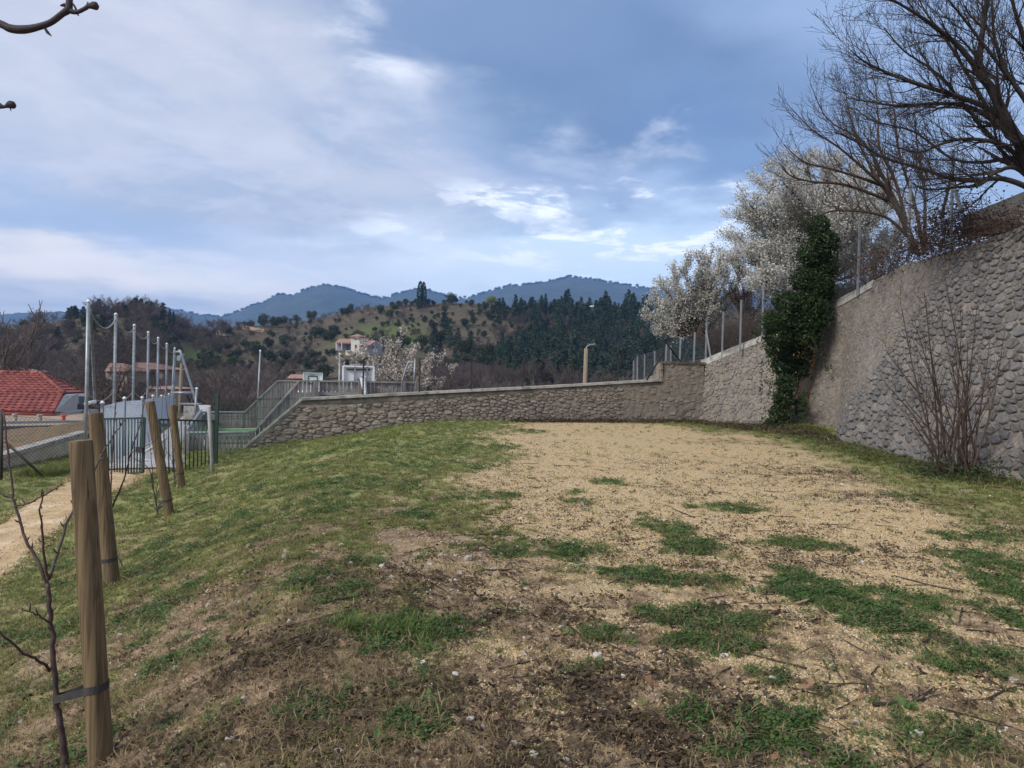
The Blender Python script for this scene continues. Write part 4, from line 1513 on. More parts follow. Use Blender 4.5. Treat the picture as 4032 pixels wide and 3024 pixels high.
# ---- chain-link fence left of the path
cl = thing('chain_link_fence', 'dark chain-link fence with a leaning brace left of the sandy path', 'chain-link fence', P(20, 1890, 14.8))
p0, p1 = P(8, 1610, 14.8), P(-160, 1600, 12.5)
e0 = P(337, 1662, 16.5)
M_DARK = simple_mat('dark_wire', (.035, .038, .038), (.06, .05, .04), 14, .7, 0)
for a, lo in ((p0, 1915), (p1, 1960)):
    b = np.array([a[0], a[1], float(gz(a[0], a[1])) - .05])
    MB().tube([b, a], .03, 8).part('post', M_DARK, cl, True)
MB().tube([P(20, 1738, 14.8), P(165, 1872, 14.95)], .022, 6).part('brace', M_DARK, cl, True)
segs = []
zf = lambda q_: np.array([q_[0], q_[1], float(gz(q_[0], q_[1])) + .02])
wire_panel(segs, zf(p0), zf(e0), p0 - (0, 0, .12), e0 + (0, 0, .0), .085, .0028)
wire_panel(segs, zf(p1), zf(p0), p1 - (0, 0, .12), p0 - (0, 0, .12), .085, .0028)
link('mesh_panel', segs_mesh('mesh_panel', segs, 3), M_DARK, cl)

# low wall with pale coping slabs going down to the left
lw = thing('garden_wall', 'low beige rendered wall with pale coping slabs beyond the chain-link fence', 'wall', P(60, 1850, 16.5))
wa, wb = P(-80, 1832, 15.6), P(345, 1708, 22.5)
mb = MB()
n_ = np.array([-.9, .35, 0]) * .3
mb.prism([wa - (0, 0, 1.6), wb - (0, 0, 1.2), wb, wa], n_)
mb.part('render', simple_mat('beige_render', (.46, .42, .33), (.37, .335, .26), 3, .9, .2, .01), lw)
for i in range(7):
    p, q_ = wa + (wb - wa) * i / 7, wa + (wb - wa) * (i + .985) / 7
    mb = MB()
    mb.prism([p + (.05, 0, 0), q_ + (.05, 0, 0), q_ + (.05, 0, .09), p + (.05, 0, .09)], n_ * 1.35)
    mb.part('coping_slab', M_CONC, lw)
# bank of dead leaves behind it
mb = MB()
bk = [P(-80, 1826, 16.5), P(345, 1700, 24), P(345, 1655, 30), P(-80, 1690, 27)]
nn_ = 16
Vb, Fb = [], []
for i in range(nn_):
    for j in range(nn_):
        u, v = i / (nn_ - 1), j / (nn_ - 1)
        p = (bk[0] * (1 - u) + bk[1] * u) * (1 - v) + (bk[3] * (1 - u) + bk[2] * u) * v
        Vb.append(p + (0, 0, .35 * (float(fbm(p[0] * 1.2, p[1] * 1.2, 14)) - .5) - .1))
        if i and j:
            k_ = i * nn_ + j
            Fb.append((k_ - nn_ - 1, k_ - 1, k_, k_ - nn_))
setp(link('leaf_bank', mesh_np('leaf_bank', Vb, np.array(Fb), True), simple_mat('brown_leaf_litter', (.20, .135, .08), (.115, .08, .05), 5, .95, .8, .05, c2=(.13, .12, .05))), kind='structure')

# ---- flat-roofed building and the red tiled house
fb_ = thing('flat_roof_building', 'flat-roofed building with gravel roof and dark parapet edge, in front of the red tiled house', 'building', P(100, 1750, 32))
M_GROOF = simple_mat('roof_gravel', (.34, .26, .19), (.25, .19, .14), 3, .95, .4, .02)
M_ZINC = simple_mat('dark_flashing', (.085, .09, .10), (.12, .125, .135), 4, .5, .1, .005)
A_, B_ = P(-260, 1690, 28), P(345, 1692, 31)
C_, E_ = P(345, 1622, 42), P(-260, 1640, 40)
zr0 = (A_[2] + C_[2]) / 2
for q_ in (A_, B_, C_, E_): q_[2] = zr0
mb = MB(); mb.prism([A_, B_, C_, E_], (0, 0, -2.8)); mb.part('roof', M_GROOF, fb_)
for p, q_, zz in ((A_, B_, .12), (E_, C_, .42), (B_, C_, .15)):
    MB().beam(p + (0, -.12, zz / 2 - .05), q_ + (0, -.12, zz / 2 - .05), .25, zz + .1).part('parapet', M_ZINC, fb_)
MB().beam(P(-260, 1676, 28.6) * (1, 1, 0) + (0, 0, zr0 + .2), P(345, 1672, 31.6) * (1, 1, 0) + (0, 0, zr0 + .2), .1, .1).part('pipe', M_GALV, fb_)
for px in (158, 250, 60):
    p = P(px, 1660, 33); p[2] = zr0
    MB().tube([p, p + (0, 0, .28), p + (0, 0, .30), p + (0, 0, .36)], [.08, .08, .14, .14], 8).part('roof_vent', M_CONC if px < 200 else M_RED, fb_)

rh = thing('tiled_house', 'house with red clay tile hipped roof and white gutter board at the left edge', 'house', P(60, 1700, 40))
M_TILE = simple_mat('clay_tile', (.27, .075, .062), (.17, .048, .042), 4, .75, .3, .01, rnd=.25, c2=(.31, .105, .085))
M_RWALL = simple_mat('cream_render', (.42, .42, .40), (.34, .34, .33), 3, .9, .1, .01)
r0, r1 = P(-420, 1470, 42.5), P(157, 1472, 42.5)          # ridge
e1 = P(253, 1551, 39.2)                                    # right corner of the eave
e2 = P(217, 1622, 37.0)
e0_ = P(-420, 1622, 37.0)
r0[2] = r1[2]
dn = (e0_ - r0)                                            # down the slope
ax = (r1 - r0) / np.linalg.norm(r1 - r0)
Ls = np.linalg.norm(dn)
dnu = dn / Ls
nr_ = np.cross(ax, dnu); nr_ *= np.sign(nr_[2]) / np.linalg.norm(nr_)
nrows = 15
tile_items = []


def on_slope(px, py):
    d_ = F_ + (px - CX) / FPX * R_ - (py - CY) / FPX * U_
    k__ = np.dot(r0 - np.array([0, 0, EYE]), nr_) / np.dot(d_, nr_)
    return d_ * k__ + np.array([0, 0, EYE])


e1, e2, e0_ = on_slope(253, 1551), on_slope(217, 1622), on_slope(-420, 1626)
dnu = np.cross(nr_, ax); dnu *= -np.sign(dnu[2])
Ls = np.dot(e2 - r0, dnu)
for k_ in range(nrows):
    v0, v1 = k_ / nrows, (k_ + 1.12) / nrows
    vc = (k_ + .5) / nrows
    # right limit of the row: hip down to e1, then cut back to e2
    fe = np.dot(e1 - r0, dnu) / Ls
    Lr = np.dot(r1 - r0, ax); Le1 = np.dot(e1 - r0, ax); Le2 = np.dot(e2 - r0, ax)
    lim = Lr + (Le1 - Lr) * vc / fe if vc < fe else Le1 + (Le2 - Le1) * (vc - fe) / (1 - fe)
    u = lim - .02
    while u > max(0, Lr - 5.6):
        tile_items.append((u, v0, v1))
        u -= .36
tm = MB()
tile_mesh = None
for (u, v0, v1) in tile_items:
    base = r0 + ax * (u - .35) + dnu * (v0 * Ls)
    hgt_ = (v1 - v0) * Ls
    px_ = CX + FPX * base[0] / base[1]
    if tile_mesh is None:
        b_ = MB()
        prof_ = [(0, .0), (.06, .035), (.13, .045), (.2, .02), (.27, .0), (.345, .008)]
        top_ = [ax * x_ + nr_ * (y_ + .01) for x_, y_ in prof_] + [ax * x_ + nr_ * (y_ + .055) + dnu * hgt_ for x_, y_ in prof_]
        m_ = len(prof_)
        b_.add(top_, [(i, i + 1, i + 1 + m_, i + m_) for i in range(m_ - 1)])
        b_.add([top_[m_], top_[2 * m_ - 1], top_[2 * m_ - 1] - nr_ * .06, top_[m_] - nr_ * .06], [(0, 1, 2, 3)])
        tile_mesh = b_.mesh('tile')
    if px_ > -60:
        o = bpy.data.objects.new('tile', tile_mesh)
        if not tile_mesh.materials: tile_mesh.materials.append(M_TILE)
        COL.objects.link(o)
        o.parent = rh
        o.matrix_parent_inverse = Matrix.Translation(rh.location).inverted()
        o.location = base
mb = MB()
under = -nr_ * .06
mb.prism([r0 + under, r1 + under, e1 + under, e2 + under, e0_ + under], -nr_ * .1)
far = P(330, 1547, 43.5)
mb.prism([r1 + under, far, e1 + under], (0, 0, -.08))
mb.part('roof', M_TILE, rh)
# tile rows of the hip end
for k_ in range(7):
    f0, f1 = k_ / 7, (k_ + 1) / 7
    a0, b0 = r1 + (e1 - r1) * f0, r1 + (far - r1) * f0
    a1, b1 = r1 + (e1 - r1) * f1, r1 + (far - r1) * f1
    ns = k_ + 1
    for i in range(ns):
        g0, g1 = i / ns, (i + .96) / ns
        mb = MB()
        mb.prism([a0 + (b0 - a0) * g0 + (0, 0, .03), a0 + (b0 - a0) * g1 + (0, 0, .03), a1 + (b1 - a1) * g1 + (0, 0, .09), a1 + (b1 - a1) * g0 + (0, 0, .09)], (0, 0, -.05))
        mb.part('tile', M_TILE, rh)
for p, q_ in ((r0, r1), (r1, e1), (r1, far)):
    n_c = 14
    for i in range(n_c):
        MB().tube([p + (q_ - p) * (i / n_c) + (0, 0, .05), p + (q_ - p) * ((i + 1.1) / n_c) + (0, 0, .06)], [.10, .13], 6).part('ridge_tile', M_TILE, rh, True)
MB().beam(e1 + (0, 0, -.12), far + (0, 0, -.12), .06, .2).part('gutter_board', M_WHITE, rh)
mb = MB()
wl = [P(215, 1622, 37.4), P(290, 1622, 40.5), P(290, 1556, 40.5), P(250, 1560, 39.4)]
mb.prism(wl + [], (-.6, 1.5, 0)); mb.part('wall', M_RWALL, rh)
mb = MB()
mb.prism([P(290, 1626, 41), P(334, 1626, 43.4), P(330, 1560, 43.4), P(290, 1560, 41)], (-2, 3, 0)); mb.part('porch_wall', M_ZINC, rh)
mb = MB()
mb.prism([P(-420, 1626, 38), P(216, 1626, 38), P(216, 1800, 38), P(-420, 1800, 38)], (0, 4, 0)); mb.part('lower_wall', M_RWALL, rh)

# goal frame of the far end, white with red bands, glimpsed through the gaps of the boards
gfm = thing('football_goal', 'white and red football goal frame glimpsed through the nearer goal boards', 'goal', cp(0, LEN - .3, ZC))
for u in (-1.1, 1.1):
    for i in range(4):
        MB().tube([cp(u, LEN - .35, ZC + i * .42), cp(u, LEN - .35, ZC + i * .42 + .415)], .05, 8).part('post_band', M_RED if i % 2 else M_WHITE, gfm, True)
MB().tube([cp(-1.15, LEN - .35, ZC + 1.70), cp(1.15, LEN - .35, ZC + 1.70)], .05, 8).part('crossbar', M_WHITE, gfm, True)
# ------------------------------------------------------------------ plants: branching helper
class Grow:
    def __init__(s, seed):
        s.r = np.random.default_rng(seed)
        s.segs, s.tips = [], []

    def path(s, pts, r0, r1):
        pts = np.asarray(pts, float)
        rad = np.linspace(r0, r1, len(pts))
        for i in range(len(pts) - 1):
            s.segs.append([*pts[i], *pts[i + 1], rad[i], rad[i + 1]])
        return pts, rad

    def wander(s, p, d, L, r0, r1, n, wob, trop):
        pts = [np.array(p, float)]
        d = np.array(d, float); d /= np.linalg.norm(d)
        for _ in range(n):
            d = d + s.r.normal(0, wob, 3) + np.array(trop) / n
            d /= np.linalg.norm(d)
            pts.append(pts[-1] + d * L / n)
        return s.path(pts, r0, r1)

    def shoots(s, pts, rad, spacing, Lf, ang, lev, trop, rmin=.003, start=.12, wob=.12, bias=None, lscale=.55, sp2=.62):
        """side shoots along a path, recursively"""
        L = np.concatenate([[0], np.cumsum(np.linalg.norm(np.diff(pts, axis=0), axis=1))])
        tot = L[-1]
        u = start * tot + s.r.uniform(0, spacing)
        while u < tot:
            p = np.array([np.interp(u, L, pts[:, j]) for j in range(3)])
            i = min(len(pts) - 2, int(np.searchsorted(L, u)) - 1)
            d = pts[i + 1] - pts[i]
            d = d / (np.linalg.norm(d) + 1e-9)
            side = np.cross(d, s.r.normal(0, 1, 3)); side /= np.linalg.norm(side) + 1e-9
            a = R(s.r.normal(ang, 10))
            nd = d * math.cos(a) + side * math.sin(a)
            if bias is not None: nd = nd + np.array(bias)
            ln = Lf * s.r.uniform(.6, 1.25) * (1 - .45 * u / tot)
            rr_ = max(rmin, float(np.interp(u, L, rad)) * .55)
            n = 5 if lev > 1 else 3
            q, qr = s.wander(p, nd, ln, rr_, rmin * .8, n, wob, trop)
            if lev > 0:
                s.shoots(q, qr, spacing * sp2, Lf * lscale, ang, lev - 1, trop, rmin, .15, wob, None, lscale, sp2)
            else:
                s.tips.append((q[0], q[-1]))
            u += spacing * s.r.uniform(.6, 1.4)


def quads_cloud(name, C, size, r, aspect=1.0, droop=0.0, fold=True):
    """little leaf faces at centres C, randomly turned"""
    n = len(C)
    a = r.normal(0, 1, (n, 3)); a[:, 2] = a[:, 2] * .6 - droop
    a /= np.linalg.norm(a, axis=1)[:, None]
    b = np.cross(a, r.normal(0, 1, (n, 3))); b /= np.linalg.norm(b, axis=1)[:, None] + 1e-9
    c = np.cross(a, b)
    sz = (np.asarray(size) * r.uniform(.6, 1.3, n))[:, None]
    L, W = a * sz, b * sz * aspect * .5
    f = c * sz * .18 if fold else 0
    V = np.stack([C - L * .5, C + W + f, C + L * .5, C - W + f], 1).reshape(-1, 3)
    i = np.arange(n)[:, None] * 4
    if fold:
        T = np.concatenate([i + np.array([[0, 1, 2]]), i + np.array([[0, 2, 3]])])
    else:
        T = i + np.array([[0, 1, 2, 3]])
    return mesh_np(name, V, T)


def leaf_mat(name, c0, c1, rnd=.35, rough=.6, trans=.25):
    m, t = new_mat(name)
    g = t.n('ShaderNodeNewGeometry')
    f = g.outputs['Random Per Island']
    c = t.mix(f, c0, c1)
    oi = t.n('ShaderNodeObjectInfo').outputs['Random']
    k_ = t.m('ADD', 1 - rnd, t.m('MULTIPLY', oi, 2 * rnd))
    c = t.mix(1.0, c, t.n('ShaderNodeCombineColor', {0: k_, 1: k_, 2: k_}).outputs[0], 'MULTIPLY')
    b = t.n('ShaderNodeBsdfPrincipled', {'Base Color': c, 'Roughness': rough, 'Specular IOR Level': .25})
    if trans:
        tr = t.n('ShaderNodeBsdfTranslucent', {'Color': c})
        mx_ = t.n('ShaderNodeMixShader', {0: trans, 1: b.outputs[0], 2: tr.outputs[0]})
        t.n('ShaderNodeOutputMaterial', {'Surface': mx_.outputs[0]})
    else:
        t.n('ShaderNodeOutputMaterial', {'Surface': b.outputs[0]})
    return m


M_BARK = simple_mat('dark_bark', (.055, .042, .036), (.032, .026, .023), 20, .9, .4, .01)
M_TWIG = simple_mat('brown_twig', (.085, .058, .046), (.05, .036, .03), 12, .9, .2, .005)
M_TWIGG = simple_mat('grey_twig', (.13, .105, .085), (.085, .07, .058), 12, .9, .2, .005)
M_BLOSSOM = leaf_mat('white_blossom', (.64, .63, .59), (.42, .41, .37), .06, .6, .3)
M_PINK = leaf_mat('pale_pink_blossom', (.62, .56, .50), (.48, .42, .36), .06, .6, .3)
M_IVY = leaf_mat('ivy_leaf', (.012, .028, .011), (.050, .082, .024), .1, .5, .2)
M_DEADLEAF = leaf_mat('withered_leaf', (.10, .055, .04), (.055, .032, .026), .1, .8, .1)


def PX(lst, D0, D1=None):
    D1 = D0 if D1 is None else D1
    n = len(lst)
    return np.array([P(a, b, D0 + (D1 - D0) * i / max(1, n - 1)) for i, (a, b) in enumerate(lst)])


def lim_part(parent, paths, mat, n):
    """each main limb as a part of its own"""
    for i, (q, qr) in enumerate(paths):
        V, Fc, _ = tube_path(q, qr, n)
        link('trunk' if i == 0 else 'limb', mesh_np('limb', V, Fc, True), mat, parent)


# ---- big bare tree whose trunk stands just outside the right edge
tB = thing('bare_tree', 'large dark bare tree reaching in over the concrete wall from the right edge', 'tree', P(4180, 900, 15.5), group=None)
gB = Grow(11)
limbs = [
    ([(4190, 1000), (4150, 860), (4090, 740), (4034, 600), (3962, 473), (3905, 350), (3858, 284), (3863, 170), (3886, 0), (3900, -220)], 15.3, 14.2, .17, .02),
    ([(3858, 284), (3773, 180), (3678, 104), (3612, 57), (3518, 0), (3430, -60)], 14.6, 13.6, .055, .012),
    ([(3962, 473), (3868, 416), (3754, 374), (3612, 331), (3489, 284), (3400, 240), (3352, 200)], 15, 13.8, .06, .010),
    ([(4034, 600), (3953, 511), (3830, 426), (3707, 407), (3536, 416), (3420, 400), (3330, 385)], 15.2, 16, .06, .010),
    ([(4090, 740), (3990, 600), (3905, 558), (3792, 548), (3707, 567), (3612, 600), (3480, 560)], 15.2, 14.2, .055, .010),
    ([(4150, 860), (4080, 760), (3953, 705), (3830, 712), (3735, 700), (3622, 662), (3489, 624), (3376, 560), (3290, 520)], 15.2, 14.6, .065, .012),
    ([(4090, 740), (4000, 662), (3915, 681), (3858, 728), (3763, 738), (3650, 747), (3590, 720)], 15.3, 13.8, .05, .010),
    ([(4100, 560), (4040, 400), (3962, 284), (3915, 142), (3905, 0), (3880, -160)], 15.2, 15.8, .06, .012),
    ([(4160, 640), (4090, 380), (4040, 180), (3990, 20), (3960, -150)], 15.6, 14.6, .08, .015),
    ([(4034, 600), (3925, 480), (3815, 300), (3740, 180), (3640, 40), (3600, -60)], 15.6, 16.4, .05, .010),
    ([(3990, 620), (3860, 640), (3740, 620), (3600, 520), (3450, 480), (3380, 440)], 15.6, 16.6, .04, .008),
    ([(4150, 860), (4060, 690), (3960, 610), (3850, 480), (3700, 300), (3560, 200), (3480, 110)], 15.8, 15.0, .055, .009),
    ([(4120, 520), (3990, 330), (3800, 80), (3700, -40)], 14.8, 14.0, .05, .01)]
big_pts = []
for pl__, D0, D1, ra, rb in limbs:
    sp_ = smooth_path(PX(pl__, D0, D1), 5)
    q, qr = gB.path(sp_, ra, rb)
    big_pts.append((q, qr))
nl = len(gB.segs)
lim_part(tB, big_pts, M_BARK, 7)
for q, qr in big_pts:
    gB.shoots(q, qr, .175, 1.45, 38, 2, (-.05, 0, .35), .0033, .25, .13, (-.35, 0, .18), .48, .72)
link('twigs', segs_mesh('twigs', gB.segs[nl:], 3), M_BARK, tB)

# ---- smaller spreading bare tree behind the wire fence
tA = thing('bare_tree', 'brown many-stemmed bare tree fanning out to the left above the white blossom', 'tree', P(3600, 1000, 19.5))
gA = Grow(12)
limbsA = [
    ([(3600, 1000), (3564, 888), (3517, 796), (3484, 736), (3431, 690), (3371, 637), (3298, 577), (3199, 511), (3113, 424)], 19.5, 18.5, .075, .007),
    ([(3484, 736), (3398, 703), (3265, 663), (3166, 637), (3086, 570)], 19.3, 18.6, .045, .007),
    ([(3517, 796), (3451, 696), (3398, 597), (3358, 497), (3335, 400), (3328, 330)], 19.4, 20, .045, .007),
    ([(3590, 960), (3530, 729), (3464, 584), (3458, 464), (3444, 320)], 19.5, 20.4, .05, .007),
    ([(3517, 796), (3332, 729), (3199, 716), (3110, 690), (3066, 640)], 19.4, 18.2, .045, .007),
    ([(3583, 940), (3477, 850), (3298, 829), (3200, 850), (3120, 800)], 19.4, 18.6, .045, .007),
    ([(3620, 1010), (3560, 860), (3480, 700), (3400, 560), (3260, 470), (3190, 330)], 19.8, 19.4, .055, .007),
    ([(3640, 1000), (3600, 800), (3540, 600), (3520, 430), (3490, 300)], 19.8, 20.6, .055, .007),
    ([(3640, 1000), (3640, 760), (3610, 560), (3600, 400)], 19.9, 20.6, .05, .007)]
bp = []
for pl__, D0, D1, ra, rb in limbsA:
    bp.append(gA.path(smooth_path(PX(pl__, D0, D1), 5), ra, rb))
nl = len(gA.segs)
for q, qr in bp:
    gA.shoots(q, qr, .22, 1.2, 34, 2, (-.05, 0, .45), .0038, .22, .11, (-.2, 0, .35), .5, .75)
lim_part(tA, bp, M_TWIG, 6)
link('twigs', segs_mesh('twigs', gA.segs[nl:], 3), M_TWIG, tA)


# ---- blossoming trees on the terrace
def blossom_tree(label, base, D, fans, seed, nshoot, nbl, rad_px, bsize, mat, spread, group=None, Lf=1.0, tw=M_TWIG):
    b0 = P(*base, D)
    t_ = thing('blossom_tree', label, 'tree', b0, group=group)
    g_ = Grow(seed)
    ps = []
    for (px, py), dD in fans:
        e = P(px, py, D + dD)
        mid = b0 * .5 + e * .5 + g_.r.normal(0, .18, 3) * spread + np.array([0, 0, .12 * spread])
        ps.append(g_.path(smooth_path([b0 + g_.r.normal(0, .08, 3) * spread, mid, e], 6), .05 * spread, .010 * spread))
    nl_ = len(g_.segs)
    for q, qr in ps:
        g_.shoots(q, qr, nshoot, Lf, 36, 1, (0, 0, .5), .0055 * spread, .2, .1, (0, 0, .3), .55, .6)
    lim_part(t_, ps, tw, 6)
    link('twigs', segs_mesh('twigs', g_.segs[nl_:], 3), tw, t_)
    S = np.array(g_.segs[nl_:])
    r = g_.r
    pick = r.integers(0, len(S), nbl)
    f = r.uniform(0, 1, nbl)[:, None]
    C = S[pick, :3] * (1 - f) + S[pick, 3:6] * f + r.normal(0, rad_px, (nbl, 3))
    link('blossom', quads_cloud('blossom', C, np.full(nbl, bsize), r, 1.1), mat, t_)
    return t_


r_ = np.random.default_rng(5)
fan1 = [((px, py), r_.uniform(-1.2, 1.2)) for px, py in
        [(2560, 1250), (2575, 1180), (2605, 1120), (2650, 1070), (2700, 1040), (2750, 1020), (2800, 1000), (2840, 1020), (2880, 1060), (2900, 1120), (2620, 1220), (2680, 1150), (2760, 1100),
         (2820, 1100), (2590, 1320), (2650, 1290), (2860, 1180), (2720, 1220)]]
blossom_tree('small white blossoming tree at the corner of the terrace, left of the larger one', (2745, 1330), 28.5, fan1, 21, .16, 36000, .07, .052, M_BLOSSOM, 1.0, 'white blossoming trees on the terrace', .75)
fan2 = [((px, py), r_.uniform(-1.6, 1.8)) for px, py in
        [(2880, 930), (2885, 1020), (2900, 860), (2940, 790), (2990, 720), (3050, 680), (3110, 650), (3180, 640), (3240, 650), (3300, 650), (3370, 670), (3430, 700), (3490, 740), (3540, 800), (3570, 880),
         (2960, 900), (3020, 830), (3080, 780), (3160, 760), (3240, 740), (3320, 760), (3400, 800), (3460, 860), (2930, 1080), (2990, 1010), (3060, 950), (3140, 900), (3220, 860), (3300, 870), (3380, 920), (3010, 1110), (3080, 1050), (2960, 1140), (3420, 980), (3500, 950)]]
blossom_tree('large white blossoming tree behind the wire fence and the ivy', (3240, 1130), 26.0, fan2, 22, .15, 165000, .10, .052, M_BLOSSOM, 1.15, 'white blossoming trees on the terrace', .9)
fan3 = [((px, py), r_.uniform(-2, 2)) for px, py in [(1340, 1440), (1400, 1400), (1450, 1380), (1520, 1350), (1580, 1345), (1640, 1370), (1700, 1400), (1770, 1420), (1690, 1480), (1620, 1440), (1540, 1420), (1470, 1440), (1730, 1530), (1650, 1520), (1560, 1500)]]
blossom_tree('pale pink blossoming tree standing just behind the nearer goal boards', (1580, 1600), 62, fan3, 23, .55, 5200, .12, .17, M_PINK, 2.0, None, 1.7, M_TWIGG)
# dark red-brown shrub between the two white trees
fan4 = [((px, py), r_.uniform(-1, 1)) for px, py in [(2850, 1080), (2880, 1040), (2920, 1080), (2960, 1130), (2900, 1180), (2940, 1220), (2860, 1160), (2990, 1180), (3020, 1150)]]
tp = blossom_tree('dark reddish leafless shrub between the two white blossoming trees', (2930, 1300), 27.5, fan4, 24, .2, 3500, .05, .045, M_DEADLEAF, 1.0, None, .7)
tp.name = 'red_shrub'
tp['category'] = 'shrub'

# ---- ivy mass hanging down the recess
iv = thing('hanging_ivy', 'thick dark evergreen climber hanging down the recess in the retaining wall', 'climber', P(3120, 1660, 22.2))
r = np.random.default_rng(31)
lob = [(3220, 890, 45, 45), (3245, 955, 60, 50), (3200, 1000, 62, 50), (3240, 1050, 62, 55), (3180, 1100, 70, 55), (3215, 1150, 70, 50), (3110, 1190, 70, 45), (3190, 1215, 80, 50), (3055, 1265, 55, 42), (3130, 1280, 85, 50), (3065, 1325, 60, 42), (3170, 1320, 60, 50),
       (3060, 1375, 45, 38), (3130, 1395, 70, 50), (3085, 1440, 48, 42), (3140, 1455, 45, 45), (3095, 1510, 42, 42), (3085, 1570, 40, 42), (3070, 1625, 42, 38), (3055, 1665, 42, 22), (3205, 1262, 60, 40), (3150, 1600, 18, 40), (3225, 1120, 60, 50)]
Cs, Ss = [], []
for px, py, rx, ry in lob:
    D = 21.4 + .6 * (py > 1350) + r.uniform(-.15, .15)
    c = P(px, py, D)
    k_ = D / FPX
    n = int(rx * ry * .46)
    v = r.normal(0, 1, (n, 3)); v /= np.linalg.norm(v, axis=1)[:, None]
    v *= (r.uniform(.4, 1.0, n) ** .6 * (1 + .45 * (r.uniform(size=n) < .12)))[:, None]
    C = c + v * np.array([rx * k_, .45, ry * k_])
    Cs.append(C)
C = np.vstack(Cs)
link('leaves', quads_cloud('leaves', C, np.full(len(C), .088), r, .55, .7), M_IVY, iv)
rn = []
for px, py in [(3010, 1360), (3000, 1420), (3300, 1050), (3310, 980), (3250, 1290), (3235, 1360), (3005, 1250), (3020, 1500), (3160, 1560), (3150, 1640), (3290, 1180), (3120, 850)]:
    q = smooth_path(P(px, py, 21.3) + np.cumsum(np.vstack([np.zeros(3), r.normal(0, .14, (4, 3)) + (0, 0, -.12)]), 0), 5)
    rn.append(q[r.integers(0, len(q), 60)] + r.normal(0, .06, (60, 3)))
C = np.vstack(rn)
link('runners', quads_cloud('runners', C, np.full(len(C), .08), r, .55, .7), M_IVY, iv)
gI = Grow(32)
ctr = PX([(3230, 960), (3200, 1100), (3150, 1250), (3110, 1400), (3090, 1550), (3070, 1690)], 21.9, 22.6)
for _ in range(14):
    gI.path(smooth_path(ctr + gI.r.normal(0, .16, ctr.shape), 4), .03, .012)
link('stems', segs_mesh('stems', gI.segs, 5), M_BARK, iv)

# leafless undergrowth filling the terrace behind the netting
hg_ = thing('hedge', 'dark leafless undergrowth filling the terrace behind the wire fence', 'undergrowth', P(2950, 1290, 26))
gh = Grow(33)
cl_ = []
for _ in range(900):
    f = .8 * gh.r.uniform() ** 1.8
    px = 2760 + f * 840
    D = np.interp(px, [2760, 2995, 3240, 3420, 3600], [26.8, 24.6, 22.5, 20.6, 18.6])
    yb = np.interp(px, [2760, 2995, 3240, 3420, 3600], [1421, 1330, 1215, 1120, 1030])
    p = P(px, yb, D) + np.array([.7, .6, 0]) * gh.r.uniform(.4, 2.6) + (0, 0, -.1)
    q, qr = gh.wander(p, gh.r.normal(0, .5, 3) + (0, 0, 1.1), gh.r.uniform(.7, 1.75), .012, .004, 5, .16, (0, 0, 0))
    gh.shoots(q, qr, .16, .45, 40, 0, (0, 0, .1), .004, .15, .15)
    cl_.append(q[gh.r.integers(0, 6, 14)] + gh.r.normal(0, .14, (14, 3)))
link('stems', segs_mesh('stems', gh.segs, 3), M_TWIG, hg_)
C = np.vstack(cl_)
link('leaves', quads_cloud('leaves', C, np.full(len(C), .08), gh.r, .6), M_DEADLEAF, hg_)

# ---- wire fence on the terrace edge
fe = thing('wire_fence', 'grey steel posts and chain-link netting along the top of the retaining wall', 'chain-link fence', P(3000, 1280, 23.8))
FP = [(2622, 1352, 1424, 27.4), (2677, 1330, 1424, 27.0), (2733, 1308, 1422, 26.7), (2780, 1254, 1416, 26.3), (2845, 1227, 1397, 25.6), (2916, 1180, 1364, 24.7), (3003, 1118, 1322, 23.8),
      (3102, 1055, 1285, 23.0), (3230, 960, 1222, 22.0), (3383, 866, 1128, 20.3), (3582, 714, 1035, 18.3), (3750, 588, 985, 16.4)]
FP2 = []
for px, yt, yb, D in FP:
    a, b = P(px + 3, yt, D), P(px - 6 if px > 3300 else px - 2, yb, D)
    MB().beam(b - (0, 0, .25), a, .05, .05, up=(0, 1, 0)).part('post', M_GALV, fe)
    FP2.append((b, a))
segs = []
for i in range(len(FP2) - 1):
    (b0, a0), (b1, a1) = FP2[i], FP2[i + 1]
    near = FP[i][0] > 3000
    wire_panel(segs, b0, b1, a0 - (a0 - b0) * .04, a1 - (a1 - b1) * .04, .085 if near else .095, .0026 if near else .0030)
M_NETTING = simple_mat('weathered_netting', (.15, .155, .165), (.10, .105, .11), 8, .7, 0)
link('netting', segs_mesh('netting', segs, 3), M_NETTING, fe)
for (x0, y0, x1, y1, D) in ((2780, 1300, 2799, 1412, 26.2), (3747, 700, 3784, 825, 16.2), (3743, 710, 3705, 860, 16.8)):
    MB().beam(P(x0, y0, D), P(x1, y1, D - .2), .05, .05, up=(0, 1, 0)).part('brace', M_GALV if x1 != 3705 else M_BARK, fe)

# farther stretch of fence beyond the corner
ff_ = thing('wire_fence', 'short farther stretch of grey wire fence seen past the rusty corner post', 'chain-link fence', P(2550, 1490, 34))
FQ = [(2494, 1420, 1500, 36), (2509, 1404, 1500, 35), (2537, 1394, 1498, 38.0), (2577, 1382, 1490, 33.5), (2640, 1360, 1480, 32)]
F3 = []
for px, yt, yb, D in FQ:
    a, b = P(px + 1, yt, D), P(px, yb + 30, D)
    MB().beam(b, a, .06, .06, up=(0, 1, 0)).part('post', M_GALV, ff_)
    F3.append((b, a))
segs = []
for i in (0, 1, 3):
    j = {0: 1, 1: 3, 3: 4}[i]
    wire_panel(segs, F3[i][0], F3[j][0], F3[i][1], F3[j][1], .11, .004)
link('netting', segs_mesh('netting', segs, 3), M_NETTING, ff_)
